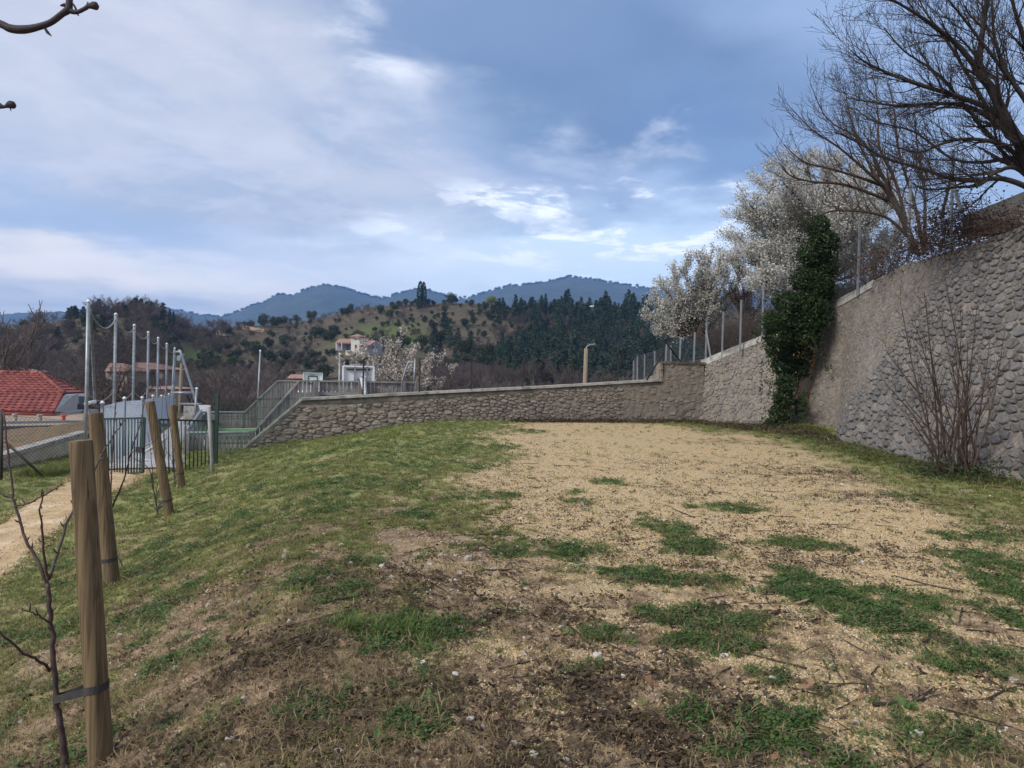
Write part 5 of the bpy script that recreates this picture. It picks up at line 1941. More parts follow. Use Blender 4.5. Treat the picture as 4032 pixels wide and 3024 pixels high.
# rough strip wall under it
mb = MB()
mb.prism([P(2540, 1500, 33), P(2640, 1500, 31), P(2640, 1455, 31), P(2540, 1488, 33)], (.2, .5, 0))
o_ = thing('garden_wall', 'small pale stone wall stub behind the rusty corner post', 'wall', P(2600, 1500, 32))
mb.part('wall_body', M_GMORT, o_)

# rusty posts along the low stone wall
M_RUST = simple_mat('rusty_iron', (.045, .028, .024), (.025, .018, .017), 14, .85, .3, .004)
rf = thing('rusty_fence', 'dark rusty iron posts with slack wires standing on the far stone wall', 'post fence', (0, 24.2, 1.2))
prev = None
segs = []
for px, yt, yb in [(1432, 1414, 1560), (1654, 1408, 1548), (1858, 1400, 1537), (2060, 1404, 1527), (2254, 1404, 1518), (2436, 1396, 1508), (2614, 1310, 1494)]:
    b = wallpt(px - 3, yb, .2)
    a = P(px, yt, b[1])
    MB().beam(b, a, .042, .042, up=(0, 1, 0)).part('post', M_RUST, rf)
    if prev is not None:
        for f in (.98, .6, .25):
            p, q = prev[0] + (prev[1] - prev[0]) * f, b + (a - b) * f
            for k_ in range(4):
                u0, u1 = k_ / 4, (k_ + 1) / 4
                sg = lambda u: p + (q - p) * u - np.array([0, 0, .06 * 4 * u * (1 - u)])
                segs.append([*sg(u0), *sg(u1), .0018, .0018])
    prev = (b, a)
link('wires', segs_mesh('wires', segs, 3), M_RUST, rf)
D_ = prev[0][1]
MB().beam(P(2616, 1340, D_), P(2680, 1424, D_ + .3), .04, .04).part('brace', M_RUST, rf)
MB().beam(P(2611, 1392, D_), P(2546, 1496, D_ - .25), .045, .045).part('brace', M_RUST, rf)
segs = []
pA, pB = wallpt(1434, 1556, .2), wallpt(1466, 1556, .2)
wire_panel(segs, pA, pB, P(1434, 1445, pA[1]), P(1464, 1448, pB[1]), .09, .004)
link('torn_netting', segs_mesh('torn_netting', segs, 3), M_RUST, rf)

# ---- bare bush growing against the big wall
bb_ = thing('bare_bush', 'bare many-stemmed reddish-brown bush growing at the foot of the big stone wall', 'bush', G(3770, 1880))
gb = Grow(41)
base = G(3770, 1880)
tipsb = [(3545, 1190), (3600, 1260), (3640, 1150), (3690, 1200), (3720, 1080), (3500, 1400), (3480, 1500), (3550, 1560), (3610, 1420), (3790, 1240), (3850, 1180), (3900, 1330), (3960, 1280), (4010, 1380), (3870, 1420),
         (3760, 1340), (3660, 1350), (3580, 1640), (3830, 1540), (3700, 1520), (3930, 1500), (3590, 1330), (3740, 1450), (3810, 1350)]
bpts = []
for i, (px, py) in enumerate(tipsb):
    st = base + gb.r.normal(0, .16, 3) * (1, 1, 0) + (0, 0, -.05)
    e = P(px, py, 11.9 + gb.r.uniform(-.6, .5))
    m1 = st * .55 + e * .45 + np.array([0, 0, .12]) + gb.r.normal(0, .05, 3)
    bpts.append(gb.path(smooth_path([st, m1, e], 6), .020, .005))
for q, qr in bpts:
    gb.shoots(q, qr, .22, .5, 34, 1, (0, 0, .3), .0032, .3, .1, (0, 0, .25), .5, .6)
for _ in range(90):         # dry stalks at the base
    st = base + gb.r.normal(0, .22, 3) * (1.3, .6, 0)
    gb.wander(st, gb.r.normal(0, .28, 3) + (0, 0, 1), gb.r.uniform(.35, 1.0), .004, .002, 4, .1, (0, 0, -.2))
link('stems', segs_mesh('stems', gb.segs, 4), M_TWIG, bb_)
C = base + gb.r.normal(0, 1, (700, 3)) * (.42, .3, .10) + (-.05, -.1, .10)
link('leaves', quads_cloud('leaves', C, np.full(700, .07), gb.r, .5), leaf_mat('weed_leaf', (.035, .065, .02), (.06, .08, .03)), bb_)

# ---- bramble thicket over the top of the big wall
br = thing('bramble_thicket', 'dark brown bramble thicket spilling over the top of the big stone wall', 'brambles', P(3760, 960, 16.4))
gr_ = Grow(42)
cl_ = []
for px, py, D in [(3480, 1060, 19.0), (3540, 1010, 18.5), (3590, 985, 18.1), (3650, 960, 17.6), (3700, 940, 17), (3740, 905, 16.8), (3720, 860, 16.9), (3780, 870, 16.6), (3800, 930, 16.2), (3770, 820, 16.8), (3830, 900, 16.0), (3880, 930, 15.4),
                  (3940, 905, 15.0), (4000, 890, 14.6), (4060, 870, 14.2), (3660, 900, 17.4), (3690, 980, 16.8), (3760, 990, 16.2), (4140, 860, 13.6)]:
    c = P(px, py, D)
    for _ in range(26):
        p = c + gr_.r.normal(0, 1, 3) * (.32, .4, .16)
        q, _r = gr_.wander(p, gr_.r.normal(0, 1, 3) * (1, .7, .5) + (0, 0, .25), gr_.r.uniform(.4, 1.2), .006, .003, 6, .22, (0, 0, -.7))
    cl_.append(c + gr_.r.normal(0, 1, (300, 3)) * (.33, .42, .19))
for px in (3600, 3750, 3860, 3930, 4010):       # canes hanging over the face
    for _ in range(4):
        c = P(px + gr_.r.uniform(-40, 40), 985 - (px - 3600) * .16, 17.4 - (px - 3600) / 130)
        gr_.wander(c, (-.5, -.6, .1), gr_.r.uniform(.8, 1.8), .006, .003, 8, .2, (-.2, -.2, -1.6))
link('canes', segs_mesh('canes', gr_.segs, 3), M_TWIG, br)
C = np.vstack(cl_)
link('leaves', quads_cloud('leaves', C, np.full(len(C), .06), gr_.r, .7), M_DEADLEAF, br)

# ---- stakes and young trees on the bank
M_STAKE = None


def stake_mat():
    m, t = new_mat('treated_pine')
    co = t.n('ShaderNodeTexCoord').outputs['Object']
    crk = t.noise(t.n('ShaderNodeMapping', {'Vector': co, 'Scale': (55, 55, .8)}).outputs[0], 1.0, 3, .5)
    gr = t.noise(t.n('ShaderNodeMapping', {'Vector': co, 'Scale': (28, 28, 1.3)}).outputs[0], 1.0, 6, .6, 1.2)
    big = t.noise(t.n('ShaderNodeMapping', {'Vector': co, 'Scale': (5, 5, 1.6)}).outputs[0], 1.0, 4, .6)
    vk = t.n('ShaderNodeTexVoronoi', {'Vector': t.n('ShaderNodeMapping', {'Vector': co, 'Scale': (6, 6, 2.2)}).outputs[0], 'Scale': 1.0})
    c = t.mix(t.ss(gr.outputs[0], .36, .66), (.175, .125, .07), (.07, .05, .03))
    c = t.mix(t.m('MULTIPLY', t.ss(big.outputs[0], .48, .70), .55), c, (.12, .115, .075))
    c = t.mix(t.m('MULTIPLY', t.ss(vk.outputs['Distance'], .16, .05), .8), c, (.09, .055, .035))
    c = t.mix(t.m('MULTIPLY', t.ss(crk.outputs[0], .66, .70), .85), c, (.025, .018, .013))
    finish(t, c, .85, t.m('SUBTRACT', gr.outputs[0], t.ss(crk.outputs[0], .64, .70)), .6, .004, spec=.2)
    return m


M_STAKE = stake_mat()
M_STAKETOP = simple_mat('sawn_end', (.20, .16, .11), (.13, .11, .075), 30, .9, .3, .003)
M_STRAP = simple_mat('strap', (.035, .033, .035), (.055, .05, .05), 25, .7, .2, .002)
stakes = []
SLAB = ['thick round wooden stake nearest the camera at the bottom left, dark strap low down',
        'round wooden stake just behind the thickest one, with a loose strap end',
        'leaning round wooden stake between the path and the bank, third from the camera',
        'leaning wooden stake fourth from the camera, in front of the right gate leaf']
for lab, (bx, by), (tx, ty), wpx, sf in zip(SLAB, [(398, 3000), (440, 2302), (668, 2030), (716, 1920)], [(318, 1735), (375, 1627), (590, 1582), (678, 1596)], [88, 58, 37, 28], [.235, .145, .13, .17]):
    b = G(bx, by)
    D = b[1]
    a = P(tx, ty, D * (1.0 if bx != 716 else 1.0))
    rad = wpx / FPX * D / 2
    t_ = thing('wooden_stake', lab, 'stake', b, group='round wooden tree stakes on the bank')
    ax_ = (a - b) / np.linalg.norm(a - b)
    st = [b - ax_ * .12, b + (a - b) * .3, b + (a - b) * .6, a - ax_ * .012, a]
    MB().tube(st, [rad * 1.04, rad, rad * .98, rad * .96, rad * .90], 20, cap=False).part('shaft', M_STAKE, t_, True)
    mb = MB()
    mb.tube([a - ax_ * .002, a + ax_ * .001], [rad * .90, rad * .90], 20)
    mb.part('sawn_top', M_STAKETOP, t_)
    sp = b + (a - b) * sf
    ring = []
    for q in np.linspace(0, 2 * PI, 21):
        ring.append(sp + (rad + .003) * np.array([math.cos(q), math.sin(q), 0]) + np.array([0, 0, .01 * math.cos(q)]))
    hw_ = .018 if wpx > 30 else .015
    mb = MB()
    V = [p - (0, 0, hw_) for p in ring] + [p + (0, 0, hw_) for p in ring]
    mb.add(V, [(i, i + 1, i + 22, i + 21) for i in range(20)])
    stakes.append((t_, sp, rad, mb, hw_, D))


def sapling(label, polys, D, rbase, seed, buds=True):
    """polys: list of (pixel polyline, start radius, end radius)"""
    b = np.array(P(*polys[0][0][0], D))
    t_ = thing('sapling', label, 'young tree', b, group='leafless young trees tied to the stakes')
    mb, bd = MB(), MB()
    rg = np.random.default_rng(seed)
    for i, (pl__, ra, rb, dd) in enumerate(polys):
        q = smooth_path(PX(pl__, D, D + dd), 5)
        q = q + rg.normal(0, .0025, q.shape)
        mb_ = MB()
        mb_.tube(q, np.linspace(ra, rb, len(q)), 8)
        mb_.part('trunk' if i == 0 else 'branch', M_SAP, t_, True)
        if buds:
            L_ = np.concatenate([[0], np.cumsum(np.linalg.norm(np.diff(q, axis=0), axis=1))])
            u = .06
            while u < L_[-1]:
                p = np.array([np.interp(u, L_, q[:, j]) for j in range(3)])
                s_ = rg.normal(0, 1, 3); s_ /= np.linalg.norm(s_)
                ln = rg.uniform(.010, .026)
                bd.tube([p, p + s_ * ln * .6 + (0, 0, ln * .3), p + s_ * ln + (0, 0, ln * .8)], [.0035, .004, .001], 5)
                u += rg.uniform(.035, .075)
    if bd.V: bd.part('buds', M_SAP, t_)
    return t_


M_SAP = simple_mat('young_bark', (.075, .045, .04), (.045, .03, .03), 40, .6, .3, .003, spec=.4)
D1 = stakes[0][5] + .02
sapling('young tree in the bottom left corner with three upright branches, tied to the nearest stake',
        [([(262, 3060), (252, 2960), (240, 2860), (222, 2760), (212, 2600), (200, 2450), (190, 2295)], .017, .010, 0),
         ([(188, 2300), (150, 2210), (105, 2132), (72, 2040), (53, 1960), (42, 1880), (32, 1780), (13, 1620)], .008, .004, .1),
         ([(190, 2280), (176, 2218), (168, 2115), (160, 2025), (168, 1926)], .007, .003, -.1),
         ([(195, 2275), (236, 2149), (283, 2012), (369, 1853), (430, 1740), (493, 1647)], .008, .0025, .5),
         ([(200, 2640), (150, 2600), (80, 2560), (0, 2490), (-60, 2430)], .007, .004, -.3),
         ([(195, 2450), (150, 2425), (85, 2395)], .005, .002, -.15),
         ([(62, 1992), (130, 1975), (200, 1935), (246, 1906)], .005, .002, -.1),
         ([(66, 1968), (30, 1955), (-20, 1935)], .004, .003, 0),
         ([(205, 2410), (222, 2390)], .004, .002, 0)], D1, .016, 51)
D2 = stakes[1][5] + .08
sapling('tall thin young tree rising behind the second wooden stake',
        [([(405, 2275), (405, 2200), (418, 2100), (436, 1985)], .013, .009, 0),
         ([(436, 1985), (438, 1855), (450, 1647), (461, 1534), (475, 1440)], .008, .0025, .3),
         ([(442, 2000), (488, 1891), (515, 1783), (545, 1690), (562, 1630), (579, 1512)], .008, .0025, .2),
         ([(515, 1783), (560, 1762), (601, 1742), (640, 1700), (680, 1658)], .005, .002, .3),
         ([(436, 1990), (400, 1960), (378, 1930)], .004, .002, -.1)], D2, .012, 52)
D3 = stakes[2][5] + .1
sapling('thin young tree with short side shoots beside the third wooden stake',
        [([(622, 2045), (616, 1990), (602, 1920), (588, 1850), (545, 1815), (530, 1808)], .011, .004, 0),
         ([(612, 1980), (628, 1920), (640, 1860)], .006, .003, .1),
         ([(605, 1930), (598, 1830), (590, 1760), (582, 1700)], .006, .0025, .1),
         ([(618, 2010), (590, 1985), (565, 1975)], .005, .002, -.1),
         ([(612, 1975), (622, 1900), (650, 1800), (655, 1700)], .005, .002, .2)], D3, .01, 53)
D4 = stakes[3][5] + .1
sapling('thin spurred young tree between the third and fourth wooden stakes',
        [([(690, 1935), (687, 1860), (684, 1800), (676, 1720), (658, 1620), (652, 1540)], .011, .004, 0),
         ([(687, 1850), (668, 1790), (664, 1740)], .006, .002, .1),
         ([(686, 1820), (700, 1740), (708, 1680)], .006, .002, .1),
         ([(684, 1800), (655, 1780), (650, 1730)], .005, .002, -.1)], D4, .01, 54)
# straps run from the stake to the young tree
for (t_, sp, rad, mb, hw_, D), (px, py), Dt in zip(stakes, [(218, 2752), (408, 2235), (618, 2030), (690, 1915)], [D1, D2, D3, D4]):
    q = P(px, py, Dt)
    q[2] = q[2] * .6 + sp[2] * .4 if t_ is not stakes[0][0] else q[2]
    d = q - sp
    for sd in (-1, 1):
        n_ = np.array([-d[1], d[0], 0]); n_ /= np.linalg.norm(n_) + 1e-9
        a0, a1 = sp + n_ * rad * sd * .98, q + n_ * .016 * sd
        mb.prism([a0 - (0, 0, hw_), a1 - (0, 0, hw_), a1 + (0, 0, hw_), a0 + (0, 0, hw_)], n_ * .002 * sd)
    if t_ is stakes[1][0]:
        e = smooth_path([sp + (rad, -.01, .01), sp + (rad + .03, -.02, .02), sp + (rad + .07, -.03, -.05)], 4)
        mb.tube(e, .006, 5)
    mb.part('strap', M_STRAP, t_)

# ---- branch tips hanging into the top left corner
def twig_tip(label, polys, D):
    t_ = thing('branch_tip', label, 'branch', P(*polys[0][0][0], D))
    for i, (pl__, rads) in enumerate(polys):
        q = smooth_path(PX(pl__, D), 5)
        rr_ = np.interp(np.linspace(0, 1, len(q)), np.linspace(0, 1, len(rads)), rads)
        MB().tube(q, np.array(rads and rr_) / FPX * D, 10).part('twig' if i == 0 else 'spur', M_BARK2, t_, True)
    return t_


M_BARK2 = simple_mat('dark_twig_bark', (.05, .035, .04), (.028, .022, .026), 60, .7, .4, .003)
twig_tip('dark knobbly branch tip with swollen buds curving into the top left corner',
         [([(-420, 40), (-200, 60), (-20, 88), (40, 112), (95, 116), (150, 106), (200, 88), (245, 55), (268, 38), (272, 18), (274, -8)], [26, 22, 14, 16, 16, 13, 12, 12, 15, 13, 12]),
          ([(268, 40), (300, 48), (330, 36), (352, 22)], [12, 8, 8, 9]), ([(348, 24), (368, 22), (380, 24), (388, 24)], [9, 15, 15, 5]),
          ([(175, 108), (188, 128), (204, 143)], [5, 6, 1]), ([(268, 20), (252, 20), (238, 22)], [6, 7, 3]), ([(280, 10), (292, 22), (300, 38)], [5, 4, 4]), ([(345, 20), (346, 6)], [6, 1]), ([(300, 50), (310, 62)], [5, 2])], 1.9)
twig_tip('small dark round bud on a short twig at the left edge of the sky',
         [([(-420, 330), (-200, 385), (-20, 410), (0, 418), (18, 420), (26, 418)], [16, 13, 9, 10, 6, 7]), ([(24, 419), (40, 412), (54, 414), (63, 414)], [7, 15, 14, 3]), ([(40, 425), (44, 438)], [3, 1])], 1.9)
# ------------------------------------------------------------------ scatter helper (countless small stuff)
LIB = bpy.data.collections.new('scatter_sources')


def gn_scatter(name, pts, rots, scl, idx, protos, mat=None):
    """instances of the proto meshes on the given points; one object of kind stuff"""
    cl_n = bpy.data.collections.new(name + '_sources')
    for i, me_ in enumerate(protos):
        o = bpy.data.objects.new('%s_source_%02d' % (name, i), me_)
        cl_n.objects.link(o)
    me_ = bpy.data.meshes.new(name)
    n = len(pts)
    me_.vertices.add(n)
    me_.vertices.foreach_set('co', np.asarray(pts, np.float32).ravel())
    for nm, tp, val, key in (('rot', 'FLOAT_VECTOR', rots, 'vector'), ('scl', 'FLOAT_VECTOR', scl, 'vector'), ('pick', 'INT', idx, 'value')):
        a = me_.attributes.new(nm, tp, 'POINT')
        a.data.foreach_set(key, np.asarray(val, np.int32 if tp == 'INT' else np.float32).ravel())
    me_.update()
    o = bpy.data.objects.new(name, me_)
    COL.objects.link(o)
    o['kind'] = 'stuff'
    ng = bpy.data.node_groups.new(name, 'GeometryNodeTree')
    ng.interface.new_socket('Geometry', in_out='INPUT', socket_type='NodeSocketGeometry')
    ng.interface.new_socket('Geometry', in_out='OUTPUT', socket_type='NodeSocketGeometry')
    nd = ng.nodes
    gi, go = nd.new('NodeGroupInput'), nd.new('NodeGroupOutput')
    ip = nd.new('GeometryNodeInstanceOnPoints')
    ci = nd.new('GeometryNodeCollectionInfo')
    ci.inputs['Collection'].default_value = cl_n
    ci.inputs['Separate Children'].default_value = True
    ci.inputs['Reset Children'].default_value = True

    def attr(nm, dt):
        a = nd.new('GeometryNodeInputNamedAttribute')
        a.data_type = dt
        a.inputs['Name'].default_value = nm
        return a.outputs['Attribute']
    e2r = nd.new('FunctionNodeEulerToRotation')
    ng.links.new(attr('rot', 'FLOAT_VECTOR'), e2r.inputs[0])
    ng.links.new(gi.outputs[0], ip.inputs['Points'])
    ng.links.new(ci.outputs[0], ip.inputs['Instance'])
    ip.inputs['Pick Instance'].default_value = True
    ng.links.new(attr('pick', 'INT'), ip.inputs['Instance Index'])
    ng.links.new(e2r.outputs[0], ip.inputs['Rotation'])
    ng.links.new(attr('scl', 'FLOAT_VECTOR'), ip.inputs['Scale'])
    ng.links.new(ip.outputs[0], go.inputs[0])
    md = o.modifiers.new('scatter', 'NODES')
    md.node_group = ng
    return o


# ------------------------------------------------------------------ the wooded hill
def GH(px, py, D0=60, D1=420):
    d = F_ + (px - CX) / FPX * R_ - (py - CY) / FPX * U_
    d = d / d[1]
    D = np.arange(D0, D1, .5)
    q = d[None] * D[:, None] + np.array([0, 0, EYE])
    h = q[:, 2] - hill_z(q[:, 0], q[:, 1])
    i = int(np.argmax(h < 0)) if (h < 0).any() else len(D) - 1
    return np.array([q[i, 0], q[i, 1], float(hill_z(q[i, 0], q[i, 1]))])


M_CONIF = leaf_mat('conifer_needles', (.022, .044, .028), (.050, .076, .045), .45, .7, .1)
M_OAK = leaf_mat('evergreen_oak_leaf', (.028, .042, .018), (.060, .075, .032), .35, .7, .15)
M_YELL = leaf_mat('spring_leaf', (.20, .22, .05), (.14, .17, .045), .1, .7, .25)
M_CYP = leaf_mat('cypress_leaf', (.018, .036, .018), (.03, .05, .024), .15, .7, .1)
M_HTWIG = simple_mat('hill_twig', (.125, .095, .082), (.085, .066, .058), 1.5, .9, 0, rnd=.3)
M_HTRUNK = simple_mat('hill_trunk', (.12, .10, .085), (.07, .058, .05), 1.5, .9, 0, rnd=.2)


def conifer_protos(seed, cedar=False):
    """unit-height crown and trunk meshes; drooping layered boughs"""
    r = np.random.default_rng(seed)
    Cs, S = [], []
    n = 17
    for k_ in range(n):
        z = .12 + .86 * k_ / n
        rad = (.27 if cedar else .21) * (1 - (z - .05) ** 1.3) * r.uniform(.7, 1.15) + .012
        for j in range(int(5 + rad * 22)):
            a = r.uniform(0, 2 * PI)
            L_ = rad * r.uniform(.65, 1.2)
            tip = np.array([math.cos(a) * L_, math.sin(a) * L_, z - (.02 if cedar else .05) * L_ / .2 + r.normal(0, .01)])
            S.append([0, 0, z, *tip, .004, .0015])
            m = 7
            f = r.uniform(.2, 1.05, m)[:, None]
            Cs.append(np.array([0, 0, z]) * (1 - f) + tip * f + r.normal(0, 1, (m, 3)) * (.020, .020, .010))
    C = np.vstack(Cs)
    crown = quads_cloud('crown', C, np.full(len(C), .062), r, .55, 0, False)
    S.append([0, 0, -.02, 0, 0, 1, .013, .003])
    return crown, segs_mesh('trunk', S, 4)


def bush_protos(seed, h=1.0):
    r = np.random.default_rng(seed)
    Cs = []
    for _ in range(26):
        c = r.normal(0, 1, 3); c /= np.linalg.norm(c)
        c = c * np.array([.34, .34, .36]) * r.uniform(.5, 1) + (0, 0, .56)
        m = 34
        v = r.normal(0, 1, (m, 3)); v /= np.linalg.norm(v, axis=1)[:, None]
        Cs.append(c + v * .16 * r.uniform(.6, 1.1, m)[:, None])
    C = np.vstack(Cs)
    S = [[0, 0, -.05, 0, 0, .45, .035, .025]]
    for _ in range(6):
        e = r.normal(0, .2, 3) + (0, 0, .7)
        S.append([0, 0, .3, *e, .02, .008])
    return quads_cloud('crown', C, np.full(len(C), .085), r, .8, 0, False), segs_mesh('trunk', S, 4)


def bare_protos(seed, n1=9, spread=.55):
    g_ = Grow(seed)
    r = g_.r
    tr, trr = g_.wander((0, 0, -.03), (0, 0, 1), .42, .022, .014, 4, .05, (0, 0, .2))
    ps = []
    for i in range(n1):
        f = r.uniform(.25, 1)
        p = tr[int(f * 4)]
        a = r.uniform(0, 2 * PI)
        d = np.array([math.cos(a) * spread, math.sin(a) * spread, 1])
        ps.append(g_.wander(p, d, r.uniform(.38, .62), .011, .004, 5, .10, (0, 0, .25)))
    nl_ = len(g_.segs)
    for q, qr in ps:
        g_.shoots(q, qr, .045, .24, 36, 1, (0, 0, .25), .0030, .15, .12, (0, 0, .2), .5, .8)
    return segs_mesh('crown', g_.segs[nl_:], 3), segs_mesh('trunk', g_.segs[:nl_], 4)


def cypress_protos(seed):
    r = np.random.default_rng(seed)
    n = 1300
    z = r.uniform(.02, 1, n)
    rad = .105 * np.minimum(1, z / .12) ** .6 * np.clip((1.02 - z) / .35, 0, 1) ** .55 * r.uniform(.75, 1.05, n)
    a = r.uniform(0, 2 * PI, n)
    C = np.stack([np.cos(a) * rad, np.sin(a) * rad, z], 1)
    return quads_cloud('crown', C, np.full(n, .045), r, .6, -1.2, False), segs_mesh('trunk', [[0, 0, -.03, 0, 0, .5, .02, .01]], 5)


PROT = {'conifer': [conifer_protos(s_, s_ % 2 == 0) for s_ in (61, 62, 63, 64)], 'oak': [bush_protos(s_) for s_ in (71, 72, 73)],
        'bare': [bare_protos(s_) for s_ in (81, 82, 83, 84)], 'cypress': [cypress_protos(91)], 'yellow': [bush_protos(75)]}
MATS = {'conifer': (M_CONIF, M_HTRUNK), 'oak': (M_OAK, M_HTRUNK), 'bare': (M_HTWIG, M_HTRUNK), 'cypress': (M_CYP, M_HTRUNK), 'yellow': (M_YELL, M_HTRUNK)}
for k_, pl__ in PROT.items():
    for cr_, tk_ in pl__:
        cr_.materials.clear(); cr_.materials.append(MATS[k_][0])
        tk_.materials.clear(); tk_.materials.append(MATS[k_][1])
rt = np.random.default_rng(101)


def tree(kind, name, p, h, label, group=None, w=1.0, cat='tree'):
    cr_, tk_ = PROT[kind][rt.integers(len(PROT[kind]))]
    t_ = thing(name, label, cat, p, float(rt.uniform(0, 6.28)), group)
    t_.scale = (h * w, h * w, h)
    for nm, me_ in (('crown', cr_), ('trunk', tk_)):
        o = bpy.data.objects.new(nm, me_)
        COL.objects.link(o)
        o.parent = t_
    return t_


def on_hill(px, D):
    x = (px - CX) / FPX * D
    return np.array([x, D, float(hill_z(x, D))])


# the dark conifer wood on the right half of the hill
cn = 0
while cn < 170:
    px, D = rt.uniform(1950, 2720), rt.uniform(170, 345)
    dens = sstep((px - 1930 - 120 * math.sin(D * .05)) / 160)
    if rt.uniform() > dens: continue
    za = 'on the ridge' if D > 300 else ('half way up the slope' if D > 235 else 'low on the slope')
    zb = 'at the left edge of the dark wood' if px < 2120 else ('left of the street lamp' if px < 2290 else ('above the street lamp' if px < 2450 else 'beside the white blossom'))
    tree('conifer', 'conifer', on_hill(px, D), rt.uniform(5.5, 9.5) * (1.3 if 2350 < px < 2500 and D > 300 else 1), 'dark green conifer %s, %s' % (za, zb), 'conifers of the wood on the hill', rt.uniform(.9, 1.3))
    cn += 1
for px, D, h in [(1705, 250, 8), (1745, 262, 11), (1770, 240, 8), (1700, 225, 7), (1730, 215, 7), (1800, 250, 6.5), (1850, 240, 7), (1790, 215, 6)]:
    tree('conifer', 'conifer', on_hill(px, D), h, 'dark cedar in the small clump on the open slope, right of the hill house', 'cedars in the clump on the open slope', 1.25)
# pines along the left hilltop
cn = 0
while cn < 46:
    px, D = rt.uniform(250, 720), rt.uniform(215, 262)
    if px > 640 and D > 230: continue
    tree('conifer', 'pine', on_hill(px, D), rt.uniform(3.5, 5.5), 'dark pine crowning the left hilltop, ' + ('left of the second net pole' if px < 450 else ('behind the middle net poles' if px < 590 else 'at the right end of the row')), 'pines on the left hilltop', rt.uniform(1.5, 2.0))
    cn += 1
for i in range(9):
    px = rt.uniform(-120, 260)
    tree('conifer', 'pine', on_hill(px, rt.uniform(150, 230)), rt.uniform(4.5, 6.5), 'dark pine behind the red roofed house, low on the left skyline', 'pines at the left edge of the skyline', 1.2)
# evergreen oaks over the open upper slope
cn = 0
while cn < 210:
    px, D = rt.uniform(780, 2150), rt.uniform(190, 345)
    if vnoise(px / 90, D / 14, 4) < .5: continue
    if 1540 < px < 1760 and D > 300 and rt.uniform() < .3: continue
    tree('oak', 'evergreen_oak', on_hill(px, D), rt.choice([1.6, 2.2, 2.8, 3.6, 4.4]) * rt.uniform(.85, 1.2), 'dark round evergreen oak on the hillside, ' + ('left of the hill house, ' if px < 1280 else ('above the hill house, ' if px < 1540 else ('below the tall cypress, ' if px < 1760 else 'beside the dark conifer wood, '))) + ('near the crest' if D > 300 else ('half way up' if D > 245 else 'low down')), 'evergreen oaks on the hillside', rt.uniform(.9, 1.25))
    cn += 1
for px in np.linspace(1560, 1760, 9):
    tree('oak', 'evergreen_oak', on_hill(px + rt.uniform(-10, 10), 335), rt.uniform(2.2, 3.6), 'dark evergreen oak at the foot of the tall cypress on the ridge', 'evergreen oaks round the tall cypress', 1.2)
tree('cypress', 'cypress', on_hill(1648, 330), 12.0, 'tall dark cypress, left half of the pair standing on the hilltop', None, 1.15)
tree('cypress', 'cypress', on_hill(1661, 330), 11.6, 'tall dark cypress, right half of the pair standing on the hilltop', None, 1.1)
tree('cypress', 'cypress', on_hill(664, 250), 6.5, 'slim small cypress on the saddle, left one of two', None, .7)
tree('cypress', 'cypress', on_hill(679, 250), 6.8, 'slim small cypress on the saddle, right one of two', None, .7)
tree('yellow', 'spring_tree', on_hill(1927, 335), 5.6, 'yellow-green tree in first leaf standing out on the ridge', None, 1.15)
tree('yellow', 'spring_tree', on_hill(985, 82), 3.2, 'yellow-green bush in first leaf behind the left end of the court', None, 1.3)
tree('bare', 'bare_tree', on_hill(855, 262), 6.0, 'round bare tree on the skyline left of the blue mountain', None, 1.3)
for px, h in ((190, 6), (235, 5.5), (150, 4.5), (92, 5.5)):
    tree('bare', 'bare_tree', on_hill(px, 200), h, 'pale bare tree on the left skyline above the red roof', 'bare trees on the left skyline', 1.1)
for px, D, h, lb in ((-40, 60, 13.5, 'taller bare tree cut off by the left edge, behind the red roof'), (25, 64, 11, 'lower bare tree standing just inside the left edge, behind the red roof')):
    tree('bare', 'bare_tree', on_hill(px, D), h, lb, 'bare trees at the left edge', .9)

for px, D, h in ((395, 74, 6.5), (440, 66, 7.0), (480, 78, 7.5), (530, 70, 6.2), (575, 84, 7.0), (620, 78, 6.0), (350, 60, 6.5)):
    tree('bare', 'bare_tree', on_hill(px, D), h, 'bare spreading tree between the net poles and the pinkish house', 'bare trees in front of the pinkish house', 1.35)
# bare woodland: nearest trees one by one, the rest as a mass
band = []
tries = 0
while len(band) < 300 and tries < 9000:
    tries += 1
    D = rt.uniform(64, 175)
    px = rt.uniform(-350, 2800)
    if 1290 < px < 1530 and 120 < D: continue
    if D < 80 and px < 1000 and rt.uniform() < .75: continue
    if 640 < px < 1000 and D > 130 and rt.uniform() < .75: continue
    band.append((px, D))
band.sort(key=lambda q_: q_[1])
for px, D in band:
    h = rt.uniform(4.5, 9.0) if D > 90 else rt.uniform(4.5, 7.5)
    if 1290 < px < 1540: h *= .62
    tree('bare', 'bare_tree', on_hill(px, D), h, 'leafless brown valley tree ' + ('behind the red tiled house' if px < 330 else ('behind the tall net poles' if px < 700 else ('left of the sloped goal boards' if px < 1100 else ('below the hill house' if px < 1560 else ('behind the left rusty posts' if px < 2060 else ('around the street lamp' if px < 2440 else 'behind the terrace fence')))))) + (', front rows' if D < 100 else ', farther back'), 'bare trees of the valley wood', rt.uniform(1.0, 1.5))
n = 3400
pxs_ = rt.uniform(-700, 3100, n * 3)
Ds_ = rt.uniform(95, 335, n * 3)
ok = vnoise(pxs_ / 130, Ds_ / 22, 12) > np.where((pxs_ > 1000) & (Ds_ > 210), .46, .28)
ok &= ~((pxs_ > 640) & (pxs_ < 1000) & (Ds_ > 150) & (Ds_ < 240) & (rt.uniform(size=n * 3) < .8))
ok &= ~((pxs_ > 1270) & (pxs_ < 1540) & (Ds_ > 130) & (Ds_ < 245))
pxs_, Ds_ = pxs_[ok][:n], Ds_[ok][:n]
xx = (pxs_ - CX) / FPX * Ds_
zz_ = hill_z(xx, Ds_)
